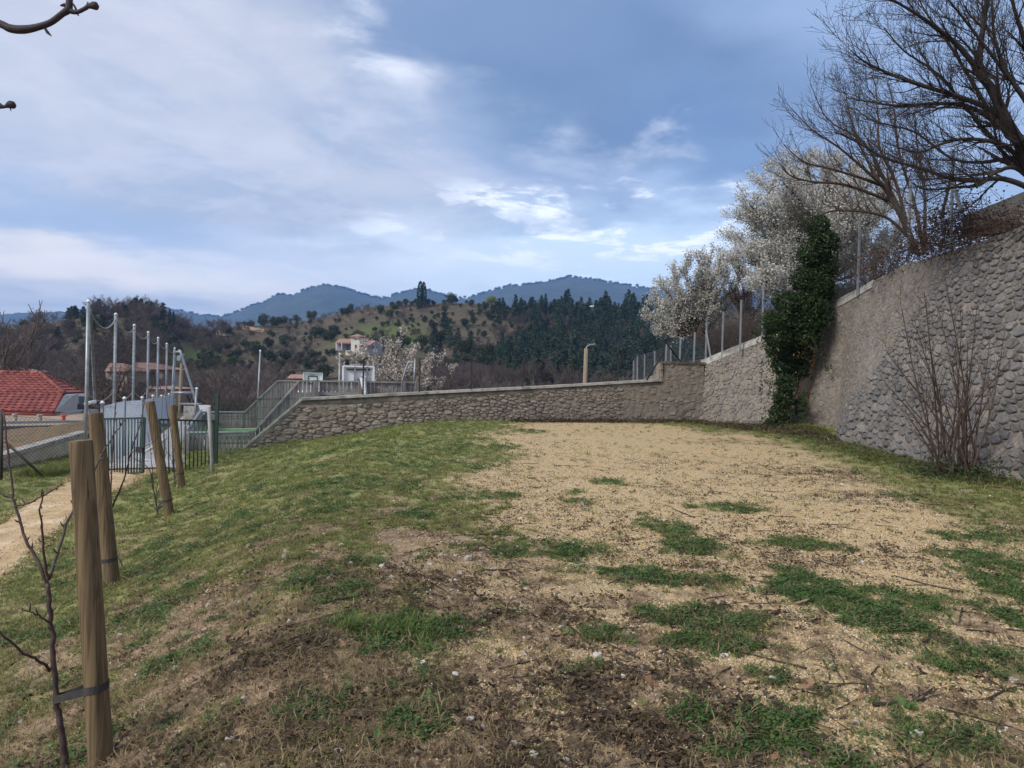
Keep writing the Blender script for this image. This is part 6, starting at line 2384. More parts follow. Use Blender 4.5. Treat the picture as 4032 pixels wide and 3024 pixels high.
hs = rt.uniform(2.0, 6.0, len(xx)) * np.where(pxs_ < 900, 1.25, np.where((pxs_ < 1950) & (Ds_ > 200), .7, 1))
pr = [m_ for pair in PROT['bare'] for m_ in pair]
# crown and trunk joined per variant for the mass
jm = []
for cr_, tk_ in PROT['bare'][:3]:
    jm.append(cr_)
gn_scatter('distant_woodland', np.stack([xx, Ds_, zz_], 1), np.stack([xx * 0, xx * 0, rt.uniform(0, 6.28, len(xx))], 1), np.stack([hs * 1.35, hs * 1.35, hs], 1), rt.integers(0, 3, len(xx)), jm)
n = 1000
pxs_ = rt.uniform(1930, 2800, n)
Ds_ = rt.uniform(165, 335, n)
xx = (pxs_ - CX) / FPX * Ds_
hs = rt.uniform(3.5, 7.5, n)
ok = rt.uniform(size=n) < sstep((pxs_ - 1930 - 120 * np.sin(Ds_ * .05)) / 160)
gn_scatter('conifer_wood', np.stack([xx, Ds_, hill_z(xx, Ds_)], 1)[ok], np.stack([xx * 0, xx * 0, rt.uniform(0, 6.28, n)], 1)[ok], np.stack([hs * 1.25, hs * 1.25, hs], 1)[ok], rt.integers(0, 4, n)[ok], [p_[0] for p_ in PROT['conifer']])
# low evergreen scrub as a mass
n = 2200
pxs_ = rt.uniform(-600, 2900, n)
Ds_ = rt.uniform(110, 340, n)
xx = (pxs_ - CX) / FPX * Ds_
hs = rt.uniform(.8, 2.6, n)
ok = ~((pxs_ > 1290) & (pxs_ < 1530) & (Ds_ > 130) & (Ds_ < 225)) & (vnoise(pxs_ / 60, Ds_ / 12, 19) > .4)
gn_scatter('hillside_scrub', np.stack([xx, Ds_, hill_z(xx, Ds_)], 1)[ok], np.stack([xx * 0, xx * 0, rt.uniform(0, 6.28, n)], 1)[ok], np.stack([hs * 1.2, hs * 1.2, hs], 1)[ok], rt.integers(0, 3, n)[ok], [p_[0] for p_ in PROT['oak']])
# trees along the far mountain crests
n = 1500
pxs_ = rt.uniform(300, 2900, n)
ry = np.interp(pxs_, mp_[:, 0], mp_[:, 1])
hy = HZ + (pxs_ - CX) * math.tan(ROLL)
zz_ = 1.5 + (hy - ry) / FPX * DM + vnoise(pxs_ * .11, pxs_ * 0, 8) * 10 - 9
hs = rt.uniform(5, 15, n) * (rt.uniform(0, 1, n) > .5) + .5
gn_scatter('crest_trees', np.stack([(pxs_ - CX) / FPX * (DM - 2), np.full(n, DM - 2), zz_], 1), np.stack([pxs_ * 0, pxs_ * 0, rt.uniform(0, 6.28, n)], 1), np.stack([hs * 1.5, hs * 1.5, hs], 1), rt.integers(0, 3, n), [p_[0] for p_ in PROT['oak']])

# dirt road and bare ochre bank on the left slope
M_DIRT = simple_mat('pale_dirt', (.40, .34, .27), (.30, .25, .19), .3, .95, .2, .1)
rd = [(770, 1283), (800, 1288), (822, 1300), (850, 1312), (880, 1319), (912, 1325)]
pts = [GH(*q_) for q_ in rd]
sm = smooth_path(pts, 5)
Vr, Fr = [], []
for i, p in enumerate(sm):
    for s_ in (-1.3, 1.3):
        x, y = p[0], p[1] + s_ * 2.6
        Vr.append((x, y, float(hill_z(x, y)) + .5))
    if i: Fr.append((2 * i - 2, 2 * i - 1, 2 * i + 1, 2 * i))
setp(link('dirt_road', mesh_np('dirt_road', Vr, np.array(Fr), True), M_DIRT), kind='structure')
M_OCHRE = simple_mat('ochre_bank', (.36, .26, .15), (.24, .17, .10), .4, .95, .6, .3)
c = GH(985, 1300)
Vr, Fr = [], []
for i in range(9):
    for j in range(5):
        u, v = i / 8 - .5, j / 4
        x, y = c[0] + u * 11, c[1] + v * 7 - 3
        Vr.append((x, y, float(hill_z(x, y)) + .7 * math.sin(v * PI) * (1 - 4 * u * u) + .35 + rt.uniform(-.2, .2)))
        if i and j:
            k_ = i * 5 + j
            Fr.append((k_ - 6, k_ - 1, k_, k_ - 5))
setp(link('ochre_bank', mesh_np('ochre_bank', Vr, np.array(Fr)), M_OCHRE), kind='structure')

# ------------------------------------------------------------------ houses far off
DH = 212.0
M_HW = simple_mat('cream_house_wall', (.66, .62, .53), (.55, .51, .44), 1.0, .9, .1, .02)
M_HG = simple_mat('grey_house_wall', (.30, .30, .33), (.25, .25, .28), 1.0, .9, .1, .02)
M_HR = simple_mat('pink_roof_tile', (.34, .20, .16), (.25, .15, .125), 2.5, .85, .5, .08, stretch=(1, 1, 3))
M_HWIN = simple_mat('dark_window', (.03, .033, .04), (.045, .048, .055), 2, .3, 0, spec=.6)
M_HWH = simple_mat('white_trim', (.66, .65, .62), (.58, .57, .55), 2, .8, 0)


def z6(x, y, D=DH):
    return P(1250 + x * .1356, 1280 + y * .1356, D)


hh = thing('hill_house', 'cream house with a square tower and low pink tiled roofs half way up the hill', 'house', z6(1150, 900))


def block(name, pts, depth, mat, parent=hh, dirv=(0, 1, 0)):
    return MB().prism(pts, np.array(dirv, float) * depth).part(name, mat, parent)


def window(x0, y0, x1, y1, D, parent=hh, frame=True, side=0.0):
    a, b, c_, d_ = z6(x0, y0, D), z6(x1, y0, D + side), z6(x1, y1, D + side), z6(x0, y1, D)
    o = (0, -.10, 0)
    w_ = MB()
    if frame:
        m_ = (a + c_) / 2
        ex = [m_ + (q_ - m_) * 1.28 + (0, -.06, 0) for q_ in (a, b, c_, d_)]
        f_ = MB().prism(ex, (0, .3, 0)).part('window', M_HWH, parent)
        MB().prism([q_ + o for q_ in (a, b, c_, d_)], (0, .1, 0)).part('pane', M_HWIN, f_, world=False)
        f_.children[0].matrix_parent_inverse = Matrix.Identity(4)
        return f_
    return MB().prism([q_ + o for q_ in (a, b, c_, d_)], (0, .2, 0)).part('opening', M_HWIN, parent)


block('wall', [z6(975, 880), z6(1225, 880), z6(1225, 345), z6(975, 345)], 5.5, M_HW)
block('tower_side', [z6(1226, 900, DH + .05), z6(1420, 900, DH + 3.2), z6(1420, 372, DH + 3.2), z6(1226, 350, DH + .05)], 3.0, M_HW)
mb = MB()
apex = z6(1165, 255, DH + 2.6)
ea = [z6(948, 318, DH - .5), z6(1240, 322, DH - .6), z6(1450, 348, DH + 3.6), z6(1180, 330, DH + 6.5)]
for i in range(4): mb.poly([ea[i], ea[(i + 1) % 4], apex])
mb.prism(ea, (0, 0, -.35))
mb.part('tower_roof', M_HR, hh)
block('cornice', [z6(970, 385, DH - .12), z6(1232, 385, DH - .12), z6(1232, 345, DH - .12), z6(970, 345, DH - .12)], .2, M_HWH)
block('wing_wall', [z6(520, 745, DH + 2), z6(974, 745, DH + 2), z6(974, 505, DH + 2), z6(520, 505, DH + 2)], 6, M_HG)
block('wing_roof', [z6(500, 505, DH), z6(974, 512, DH), z6(974, 398, DH + 5), z6(625, 398, DH + 5)], .35, M_HR, dirv=(0, .3, -1))
block('porch_wall', [z6(1226, 870, DH + 1), z6(1470, 870, DH + 1), z6(1470, 560, DH + 1), z6(1226, 560, DH + 1)], 5, M_HG)
block('lower_wall', [z6(1226, 900, DH - 1.2), z6(1468, 900, DH - 1.2), z6(1468, 750, DH - 1.2), z6(1226, 750, DH - 1.2)], 2, M_HW)
block('lower_wall', [z6(815, 880, DH - .5), z6(974, 880, DH - .5), z6(974, 752, DH - .5), z6(815, 752, DH - .5)], 2, M_HW)
block('gable_wall', [z6(1475, 850, DH + .5), z6(1830, 850, DH + 5), z6(1830, 590, DH + 5), z6(1690, 462, DH + 3.2), z6(1530, 575, DH + 1.2), z6(1475, 575, DH + .5)], 3, M_HG)
block('wing_roof', [z6(1212, 562, DH - 1.5), z6(1535, 578, DH - .8), z6(1690, 448, DH + 3.4), z6(1410, 448, DH + 3.0)], .3, M_HR, dirv=(0, .3, -1))
block('wing_roof', [z6(1690, 450, DH + 3.3), z6(1850, 600, DH + 5.4), z6(1870, 590, DH + 9), z6(1720, 448, DH + 8)], .3, M_HR, dirv=(0, .1, -1))
block('wing_roof', [z6(1425, 440, DH + 4), z6(1560, 445, DH + 6), z6(1430, 372, DH + 4.5)], .4, M_HR)
for bx in ((815, 738, 955, 760), (1222, 738, 1460, 760)):
    block('balcony', [z6(bx[0], bx[3], DH - 1.4), z6(bx[2], bx[3], DH - 1.4), z6(bx[2], bx[1], DH - 1.4), z6(bx[0], bx[1], DH - 1.4)], 1.5, M_HWH)
window(1090, 570, 1135, 655, DH)
window(1098, 402, 1128, 432, DH)
window(1065, 815, 1120, 880, DH, frame=False)
window(845, 570, 920, 740, DH + 2, frame=False)
window(1430, 580, 1458, 735, DH + 1, frame=False)
window(1240, 575, 1300, 730, DH + 1, frame=False)
window(1300, 815, 1355, 870, DH - 1.2, frame=False)
window(1602, 590, 1640, 690, DH + 2.0, side=.5)
window(1730, 600, 1752, 662, DH + 3.6, side=.3)
for bx in (545, 700):
    block('pillar', [z6(bx - 10, 700, DH), z6(bx + 10, 700, DH), z6(bx + 10, 510, DH), z6(bx - 10, 510, DH)], .3, M_HWH)


def far_house(label, px0, px1, y_eave, y_base, y_ridge, D, wall, roof, wins, depth=7):
    b = P((px0 + px1) / 2, y_base, D)
    t_ = thing('village_house', label, 'house', b)
    MB().prism([P(px0, y_base + 40, D), P(px1, y_base + 40, D), P(px1, y_eave, D), P(px0, y_eave, D)], (0, depth, 0)).part('wall', wall, t_)
    m_ = (px1 - px0) * .05
    r0_, r1_ = P(px0 + m_ * 4, y_ridge, D + depth / 2), P(px1 - m_ * 4, y_ridge, D + depth / 2)
    e0, e1_ = P(px0 - m_, y_eave, D - .5), P(px1 + m_, y_eave, D - .5)
    f0, f1 = e0 + (0, depth + 1, 0), e1_ + (0, depth + 1, 0)
    rm = MB()
    rm.add([e0, e1_, r1_, r0_, f0, f1], [(0, 1, 2, 3), (1, 5, 2), (5, 4, 3, 2), (4, 0, 3), (0, 4, 5, 1)])
    rm.part('roof', roof, t_)
    for (x0, y0, x1, y1) in wins:
        w_ = MB().prism([P(x0 - 2, y1 + 2, D - .06), P(x1 + 2, y1 + 2, D - .06), P(x1 + 2, y0 - 2, D - .06), P(x0 - 2, y0 - 2, D - .06)], (0, .1, 0)).part('window', M_HWH, t_)
        p_ = MB().prism([P(x0, y1, D - .1), P(x1, y1, D - .1), P(x1, y0, D - .1), P(x0, y0, D - .1)], (0, .08, 0)).part('pane', M_HWIN, w_, world=False)
    return t_


M_PINKW = simple_mat('pinkish_wall', (.38, .31, .26), (.29, .235, .20), 1.0, .9, .1, .02)
M_ORANGE = simple_mat('orange_wall', (.50, .17, .07), (.42, .14, .06), 1.0, .9, .1, .02)
far_house('pinkish old house half hidden by branches behind the tall net poles', 415, 500, 1462, 1520, 1430, 105, M_PINKW, M_HR, [(425, 1490, 436, 1504), (462, 1474, 472, 1490)])
far_house('second pinkish house with a long roof, right of the first behind the poles', 505, 640, 1455, 1490, 1428, 112, M_PINKW, M_HR, [(520, 1466, 530, 1480), (600, 1464, 610, 1478)])
far_house('low pink-roofed house just above the pale mesh fence', 560, 690, 1532, 1560, 1520, 84, M_PINKW, M_HR, [], 5)
far_house('small orange walled house behind the far basketball backboard', 1130, 1206, 1490, 1520, 1474, 98, M_ORANGE, M_HR, [])
far_house('low grey-roofed house at the left edge above the red tiled roof', -60, 48, 1462, 1490, 1440, 90, M_PINKW, M_HR, [], 6)
far_house('pale cream house half hidden among the conifers on the ridge', 2318, 2362, 1209, 1190, 1203, 318, M_HW, M_HWH, [])

# ---- street lamp and utility pole
lt = thing('street_lamp', 'weathered pole with a short curved lamp arm beyond the stone wall', 'street lamp', P(2300, 1540, 40))
a, b = P(2308, 1372, 40), P(2299, 1560, 40)
M_POLEW = simple_mat('pole_wood', (.26, .21, .14), (.17, .14, .10), 6, .9, .3, .01, stretch=(4, 4, .4))
MB().tube([b - (0, 0, 3), a], [.15, .11], 8).part('pole', M_POLEW, lt, True)
arm = smooth_path(PX([(2308, 1390), (2308, 1372), (2314, 1362), (2328, 1356)], 40), 5)
MB().tube(arm, .035, 6).part('arm', M_GALV, lt, True)
MB().beam(P(2324, 1357, 40), P(2344, 1354, 40), .14, .07).part('lamp_head', M_GALV, lt)
up_ = thing('utility_pole', 'brown wooden utility pole with a small transformer behind the bent tube frame', 'utility pole', P(708, 1560, 60))
a, b = P(716, 1392, 60), P(706, 1600, 60)
MB().tube([b - (0, 0, 3), a], [.15, .11], 8).part('pole', M_POLEW, up_, True)
MB().beam(P(698, 1402, 60), P(728, 1396, 60), .1, .1).part('cross_arm', M_POLEW, up_)
MB().box(P(706, 1410, 59.8), (.3, .25, .4)).part('transformer', M_GALV, up_)
mb_post = thing('stone_pillar', 'grey stone pillar with a flat plate on top, between the tube frame and the court', 'pillar', P(750, 1640, 36))
p = P(751, 1650, 36)
MB().box(p + (0, 0, -.45), (.5, .5, 2.2)).part('shaft', M_CONC, mb_post)
MB().box(P(751, 1590, 36), (.95, .5, .05)).part('plate', M_GALV, mb_post)
# ------------------------------------------------------------------ ground cover
rg = np.random.default_rng(202)


def polar_pts(n, r0, r1, a0=-42, a1=42, power=0.0):
    """random ground points, denser close to the camera (even in the logarithm of distance when power = 0)"""
    u = rg.uniform(0, 1, n)
    r = r0 * (r1 / r0) ** u if power == 0 else (r0 ** power + (r1 ** power - r0 ** power) * u) ** (1 / power)
    a = np.radians(rg.uniform(a0, a1, n))
    return r * np.sin(a), r * np.cos(a)


def blade_tuft(seed, n, h, spread, lean, w=.0035, curl=.5):
    r = np.random.default_rng(seed)
    V, Fc = [], []
    for i in range(n):
        b = np.append(r.normal(0, spread, 2), 0)
        a = r.uniform(0, 2 * PI)
        d = np.array([math.cos(a), math.sin(a), 0])
        sd = np.array([-d[1], d[0], 0])
        hh_ = h * r.uniform(.5, 1.25)
        ln = r.uniform(.3, 1) * lean
        m = b + d * hh_ * ln * .45 + np.array([0, 0, hh_ * .62 * (1 - .4 * ln)])
        t_ = b + d * hh_ * ln * (1 + curl * .4) + np.array([0, 0, hh_ * (1 - .75 * ln * curl)])
        ww = w * r.uniform(.7, 1.4)
        k_ = len(V)
        V += [b - sd * ww, b + sd * ww, m + sd * ww * .8, m - sd * ww * .8, t_]
        Fc += [(k_, k_ + 1, k_ + 2), (k_, k_ + 2, k_ + 3), (k_ + 3, k_ + 2, k_ + 4)]
    return mesh_np('tuft', V, np.array(Fc))


def leafy_tuft(seed, n, size, spread, h, aspect=.75):
    r = np.random.default_rng(seed)
    V, Fc = [], []
    for i in range(n):
        c = np.append(r.normal(0, spread, 2), h * r.uniform(.25, 1))
        a = r.uniform(0, 2 * PI)
        d = np.array([math.cos(a), math.sin(a), r.normal(.1, .3)]); d /= np.linalg.norm(d)
        sd = np.cross(d, (0, 0, 1)); sd /= np.linalg.norm(sd)
        sd = sd + np.array([0, 0, r.normal(0, .3)])
        s_ = size * r.uniform(.6, 1.3)
        k_ = len(V)
        V += [c - d * s_ * .5, c + sd * s_ * aspect * .5 + (0, 0, s_ * .1), c + d * s_ * .5, c - sd * s_ * aspect * .5 + (0, 0, s_ * .1)]
        Fc += [(k_, k_ + 1, k_ + 2), (k_, k_ + 2, k_ + 3)]
    return mesh_np('leafy', V, np.array(Fc))


def rosette(seed, n, L_):
    r = np.random.default_rng(seed)
    V, Fc = [], []
    for i in range(n):
        a = 2 * PI * i / n + r.normal(0, .25)
        d = np.array([math.cos(a), math.sin(a), 0]); sd = np.array([-d[1], d[0], 0])
        l_ = L_ * r.uniform(.6, 1.2); w_ = l_ * r.uniform(.13, .2); up = r.uniform(.25, .75)
        k_ = len(V)
        V += [d * .004, d * l_ * .45 + sd * w_ + (0, 0, l_ * .45 * up), d * l_ * .45 + (0, 0, l_ * .36 * up), d * l_ * .45 - sd * w_ + (0, 0, l_ * .45 * up), d * l_ + (0, 0, l_ * .55 * up)]
        Fc += [(k_, k_ + 1, k_ + 2), (k_, k_ + 2, k_ + 3), (k_ + 1, k_ + 4, k_ + 2), (k_ + 2, k_ + 4, k_ + 3)]
    return mesh_np('rosette', V, np.array(Fc))


def pebble(seed):
    import bmesh
    r = np.random.default_rng(seed)
    bm = bmesh.new()
    bmesh.ops.create_icosphere(bm, subdivisions=1, radius=.5)
    sc_ = r.uniform(.65, 1.15, 3) * (1, 1, .62)
    for v in bm.verts:
        v.co = Vector(np.array(v.co) * sc_ * r.uniform(.82, 1.12))
    me_ = bpy.data.meshes.new('pebble')
    bm.to_mesh(me_); bm.free()
    return me_


def scatter(name, x, y, size, protos, mat, tilt=.15, dz=0.0, flat=1.0, zrot=True):
    protos = [me_.copy() for me_ in protos]
    for me_ in protos:
        me_.materials.clear(); me_.materials.append(mat)
    n = len(x)
    z = gzf(x, y) + dz
    # follow the slope
    e = .05
    sx_, sy_ = (gz(x + e, y) - gz(x - e, y)) / (2 * e), (gz(x, y + e) - gz(x, y - e)) / (2 * e)
    rz = rg.uniform(0, 2 * PI, n) if zrot else np.zeros(n)
    rx, ry = np.arctan(sy_) + rg.normal(0, tilt, n), -np.arctan(sx_) + rg.normal(0, tilt, n)
    # euler XYZ applies z first in world order: rotate by z, then tilt
    rot = np.stack([rx * np.cos(rz) + ry * np.sin(rz), -rx * np.sin(rz) + ry * np.cos(rz), rz], 1)
    s_ = np.stack([size, size, size * flat], 1)
    return gn_scatter(name, np.stack([x, y, z], 1), rot, s_, rg.integers(0, len(protos), n), protos)


M_GRASS = leaf_mat('grass_blade', (.115, .180, .042), (.245, .25, .088), .3, .6, .45)
M_STRAW = leaf_mat('dry_blade', (.34, .26, .15), (.20, .15, .085), .3, .8, .3)
M_CLOVER = leaf_mat('clover_leaf', (.045, .098, .026), (.105, .165, .050), .25, .55, .35)
M_WEED = leaf_mat('weed_rosette', (.055, .125, .030), (.10, .175, .045), .2, .55, .2)
M_LITTER = leaf_mat('dead_leaf_scrap', (.115, .078, .048), (.052, .038, .027), .35, .85, .15)
M_LEAFTAN = leaf_mat('oak_leaf', (.30, .19, .11), (.24, .14, .085), .25, .8, .2)


def pebble_mat(name, stops):
    m, t = new_mat(name)
    oi = t.n('ShaderNodeObjectInfo').outputs['Random']
    c = t.ramp(oi, stops)
    nz = t.noise(t.n('ShaderNodeTexCoord').outputs['Object'], 4, 3, .6)
    c = t.mix(t.m('MULTIPLY', t.ss(nz.outputs[0], .4, .7), .35), c, (.22, .17, .12))
    finish(t, c, .85, nz.outputs[0], .3, .05, spec=.2)
    return m


M_PEB = pebble_mat('gravel_stone', [(0, (.10, .07, .045)), (.14, (.30, .21, .12)), (.3, (.50, .355, .18)), (.6, (.60, .445, .245)), (.85, (.66, .53, .36)), (1, (.72, .66, .57))])
M_PEBW = pebble_mat('pale_stone', [(0, (.30, .255, .205)), (.5, (.42, .375, .325)), (1, (.58, .54, .49))])
M_GTWIG = simple_mat('fallen_twig', (.060, .042, .036), (.035, .026, .024), 30, .9, .2, .003, rnd=.3)

TUFTS = [blade_tuft(s_, 20, .042, .030, 1.35) for s_ in range(300, 306)]
TUFT_TALL = [blade_tuft(s_, 26, .085, .03, 1.2) for s_ in range(310, 313)]
STRAWS = [blade_tuft(s_, 12, .06, .04, 1.35, .0024, .95) for s_ in range(320, 325)]
CLOV = [leafy_tuft(s_, 26, .020, .035, .03) for s_ in range(330, 335)]
ROS = [rosette(s_, n_, .052) for s_, n_ in ((340, 13), (341, 16), (342, 11))]
PEBS = [pebble(s_) for s_ in range(350, 356)]

# turf
x, y = polar_pts(88000, 2.1, 27)
g, gr, hu = masks(x, y)
t, s = ts(x, y)
ok = (rg.uniform(size=len(x)) < g * .95) & ~((s > -3.35) & (s < -2.15) & (t < 19)) & (gz(x, y) > -3)
x, y = x[ok], y[ok]
d = np.hypot(x, y)
pd = np.zeros(len(x))
for cx, cy_, ex, ey, gg in PATCH:
    pd = np.maximum(pd, gg * (np.hypot((x - cx) / ex, (y - cy_) / ey) < 1.15))
size = rg.uniform(.55, 1.15, len(x)) * np.clip(.55 + d * .055, .7, 1.9)
isp = (rg.uniform(size=len(x)) < np.maximum(pd * .9, .7 * (fbm(x * 2.2, y * 2.2, 55, 3) > .60)))
tt, s2 = ts(x, y)
stray = (~isp) & (rg.uniform(size=len(x)) < np.where(d < 6, .28, .10))
grs = ~isp & ~stray
print('turf', grs.sum(), isp.sum(), stray.sum())
scatter('grass', x[grs], y[grs], size[grs], TUFTS, M_GRASS, .25, -.004)
scatter('clover', x[isp], y[isp], size[isp] * np.clip(1.25 - .02 * d[isp], .8, 1.3), CLOV, M_CLOVER, .2, .0)
scatter('dry_grass', x[stray], y[stray], size[stray] * 1.1, STRAWS, M_STRAW, .3, .0)
# dry blades and scraps over the bare soil
x, y = polar_pts(34000, 2.0, 11)
g, gr, hu = masks(x, y)
t, s = ts(x, y)
ok = (rg.uniform(size=len(x)) < (1 - gr * .9) * np.where(s > .8, .35, .55)) & (s > -2.1)
x, y = x[ok], y[ok]
scatter('straw', x, y, rg.uniform(.5, 1.1, len(x)), STRAWS, M_STRAW, .3, -.002)
x, y = polar_pts(52000, 2.0, 15)
g, gr, hu = masks(x, y)
t, s = ts(x, y)
ok = (rg.uniform(size=len(x)) < (.04 + .75 * hu + .04 * (1 - gr)) * .7) & (s > -2.2)
x, y = x[ok], y[ok]
LIT = [leafy_tuft(s_, 9, .026, .04, .012, .6) for s_ in range(360, 365)]
scatter('leaf_litter', x, y, rg.uniform(.6, 1.5, len(x)), LIT, M_LITTER, .3, .002)
x, y = polar_pts(19000, 6, 25)
g, gr, hu = masks(x, y)
ok = (gr > .4) & (rg.uniform(size=len(x)) < .25 + .75 * (fbm(x * .8, y * .8, 88, 3) > .52)) & (y < 24.4)
x, y = x[ok], y[ok]
scatter('gravel_flecks', x, y, rg.uniform(.35, 1.0, len(x)), LIT, M_LITTER, .3, .001)
# leaf litter along the wall feet
q = rg.uniform(0, 1, 5000)
ww_ = rg.integers(0, 2, 5000)
lx = np.where(ww_ == 0, 0 + q * 6.5, 6.8 + q * 2.0)
ly = np.where(ww_ == 0, (WALL_A[1] + (lx - WALL_A[0]) * wd[1] / wd[0]) - np.abs(rg.normal(.15, .35, 5000)), 25.5 - q * 7 - np.abs(rg.normal(0, .3, 5000)))
lx = lx - np.where(ww_ == 1, np.abs(rg.normal(0.1, .45, 5000)), 0)
scatter('wall_foot_litter', lx, ly, rg.uniform(1.0, 2.4, 5000), LIT, M_LITTER, .3, .004)
# gravel
x, y = polar_pts(170000, 2.0, 16)
g, gr, hu = masks(x, y)
ok = rg.uniform(size=len(x)) < (gr * 1.0 * (1 - hu * .6) + .22 * (1 - g))
x, y = x[ok], y[ok]
d = np.hypot(x, y)
scatter('gravel', x, y, rg.uniform(.007, .017, len(x)) * np.clip(.7 + d * .07, .8, 1.5), PEBS, M_PEB, .3, .0015)
# larger pale stones
x, y = polar_pts(4200, 2.2, 12)
g, gr, hu = masks(x, y)
t, s = ts(x, y)
c1 = G2(1750, 2180); c2 = G2(1150, 2250)
cl_ = np.exp(-(((x - c1[0]) / .9) ** 2 + ((y - c1[1]) / .6) ** 2)) + .7 * np.exp(-(((x - c2[0]) / .8) ** 2 + ((y - c2[1]) / .5) ** 2))
ok = (rg.uniform(size=len(x)) < .08 + .8 * cl_) & (s > -2.1) & (y < 12)
x, y = x[ok], y[ok]
scatter('pale_stones', x, y, rg.gamma(3, .0085, len(x)) + .010, PEBS, M_PEBW, .4, .004)
# twigs
tw = []
for s_ in range(370, 376):
    g_ = Grow(s_)
    q, qr = g_.wander((-.5, 0, 0), (1, 0, 0), 1.0, .016, .007, 7, .12, (0, 0, 0))
    if s_ % 2:
        g_.wander(q[3], (.8, .6, .1), .4, .010, .005, 4, .15, (0, 0, 0))
    S = np.array(g_.segs); S[:, [2, 5]] *= .12
    tw.append(segs_mesh('twig', S, 4))
x, y = polar_pts(2600, 2.2, 14)
g, gr, hu = masks(x, y)
t, s = ts(x, y)
ok = (s > .2) & (rg.uniform(size=len(x)) < .35 + .4 * hu + .2 * (1 - gr))
x, y = x[ok], y[ok]
scatter('fallen_twigs', x, y, rg.gamma(2.4, .075, len(x)) + .04, tw, M_GTWIG, .06, .006)
# verge weeds at the foot of the big wall and round the bush
n = 2600
q = rg.uniform(0, 1, n)
fx = np.interp(q, np.linspace(0, 1, 7), [7.4, 8.0, 8.7, 8.2, 7.75, 7.6, 7.8])
fy = np.interp(q, np.linspace(0, 1, 7), [23.5, 22, 21, 18.2, 15.2, 12.8, 11.3])
wx = fx - np.abs(rg.normal(.1, .40, n)); wy = fy - np.abs(rg.normal(.05, .25, n))
scatter('verge_weeds', wx, wy, rg.uniform(.9, 2.0, n), TUFTS + CLOV[:2], leaf_mat('verge_blade', (.065, .10, .028), (.13, .125, .05), .3, .6, .35), .3, .0)
# tall grass clump in the foreground
c = G2(1560, 2490)
n = 120
scatter('grass_clump', c[0] + rg.normal(0, .15, n), c[1] + rg.normal(0, .10, n), rg.uniform(.35, 1.0, n), TUFT_TALL, leaf_mat('clump_blade', (.085, .155, .038), (.17, .22, .065), .3, .6, .4), .2, .0)
n = 240
c = G2(200, 1850)
wx = rg.uniform(-9.9, -9.3, n); wy = rg.uniform(14.8, 16.6, n)
scatter('rough_grass', wx - .25, wy + .5, rg.uniform(1.2, 2.6, n), TUFT_TALL, M_GRASS, .2, .0)

# grit, crumbs and scraps on the sandy path, thicker along its edges
n = 9000
T = 5 + 13.5 * rg.uniform(0, 1, n) ** 1.3
K = rg.uniform(0, 1, n)
K = np.where(rg.uniform(size=n) < .45, np.where(K < .5, K * .35, 1 - (1 - K) * .35), K)
s0_, s1_ = -3.35 + wig(T), -2.22 + .72 * sstep((T - 13.5) / 4.5) + wig(T + 40)
S_ = s0_ + (s1_ - s0_) * K
px_, py_ = UU[0] * T + NN[0] * S_, UU[1] * T + NN[1] * S_
sz_ = rg.uniform(.010, .030, n)
gp = [me_.copy() for me_ in PEBS[:4]]
for me_ in gp: me_.materials.clear(); me_.materials.append(M_PEB)
gn_scatter('path_grit', np.stack([px_, py_, gz(px_, py_) + .043], 1), np.stack([rg.normal(0, .3, n), rg.normal(0, .3, n), rg.uniform(0, 6.28, n)], 1), np.stack([sz_, sz_, sz_ * .8], 1), rg.integers(0, 4, n), gp)
m_ = rg.uniform(size=n) < .22
q_ = np.abs(K - .5) > .36
m_ = m_ & q_
scatter('path_edge_grass', px_[m_], py_[m_], rg.uniform(.6, 1.3, m_.sum()), TUFTS, M_GRASS, .25, .03)

# ---- single weeds, oak leaves and stones one can point to
for me_ in ROS: me_.materials.clear(); me_.materials.append(M_WEED)


def single(name, me_, px, py, size, label, cat, group=None, dz=.004, tilt=.12):
    p = G(px, py)
    p[2] = float(gzf(p[0], p[1])) + dz
    o = bpy.data.objects.new(name, me_)
    COL.objects.link(o)
    o.location = p
    o.scale = (size, size, size)
    sx_ = float((gz(p[0] + .05, p[1]) - gz(p[0] - .05, p[1])) / .1); sy_ = float((gz(p[0], p[1] + .05) - gz(p[0], p[1] - .05)) / .1)
    nrm = Vector((-sx_ + rg.normal(0, tilt), -sy_ + rg.normal(0, tilt), 1))
    o.rotation_mode = 'QUATERNION'
    from mathutils import Quaternion
    o.rotation_quaternion = nrm.to_track_quat('Z', 'Y') @ Quaternion((0, 0, 1), float(rg.uniform(0, 6.28)))
    return setp(o, label, cat, group, 'thing')



def where(px, py):  # which weed, leaf or stone: by what lies near it
    a = 'at the bottom edge' if py > 2800 else ('just above the bottom edge' if py > 2600 else ('in mid foreground' if py > 2350 else 'farther up the slope'))
    b = 'by the nearest stake' if px < 760 else ('on the bare bank' if px < 1300 else ('near the tall grass clump' if px < 1800 else ('where bank meets gravel' if px < 2350 else ('on the patchy gravel' if px < 3300 else 'towards the big wall'))))
    return b + ', ' + a


for i, (px, py) in enumerate([(825, 2450), (790, 2420), (1010, 2570), (930, 2780), (1520, 2740), (1480, 2940), (1690, 2760), (1900, 2050), (1440, 2160), (1240, 2130), (2720, 2850), (2790, 2960), (2660, 2880), (1660, 2080), (2240, 2500),
                              (2960, 2660), (3560, 2790), (1390, 2420), (1700, 2560), (2060, 2300), (730, 2520), (1220, 2720), (2350, 2620), (2480, 2540)]):
    single('weed', ROS[i % 3], px, py, rg.uniform(.9, 1.5), 'small green rosette weed ' + where(px, py), 'weed', 'rosette weeds on the foreground soil', .002)


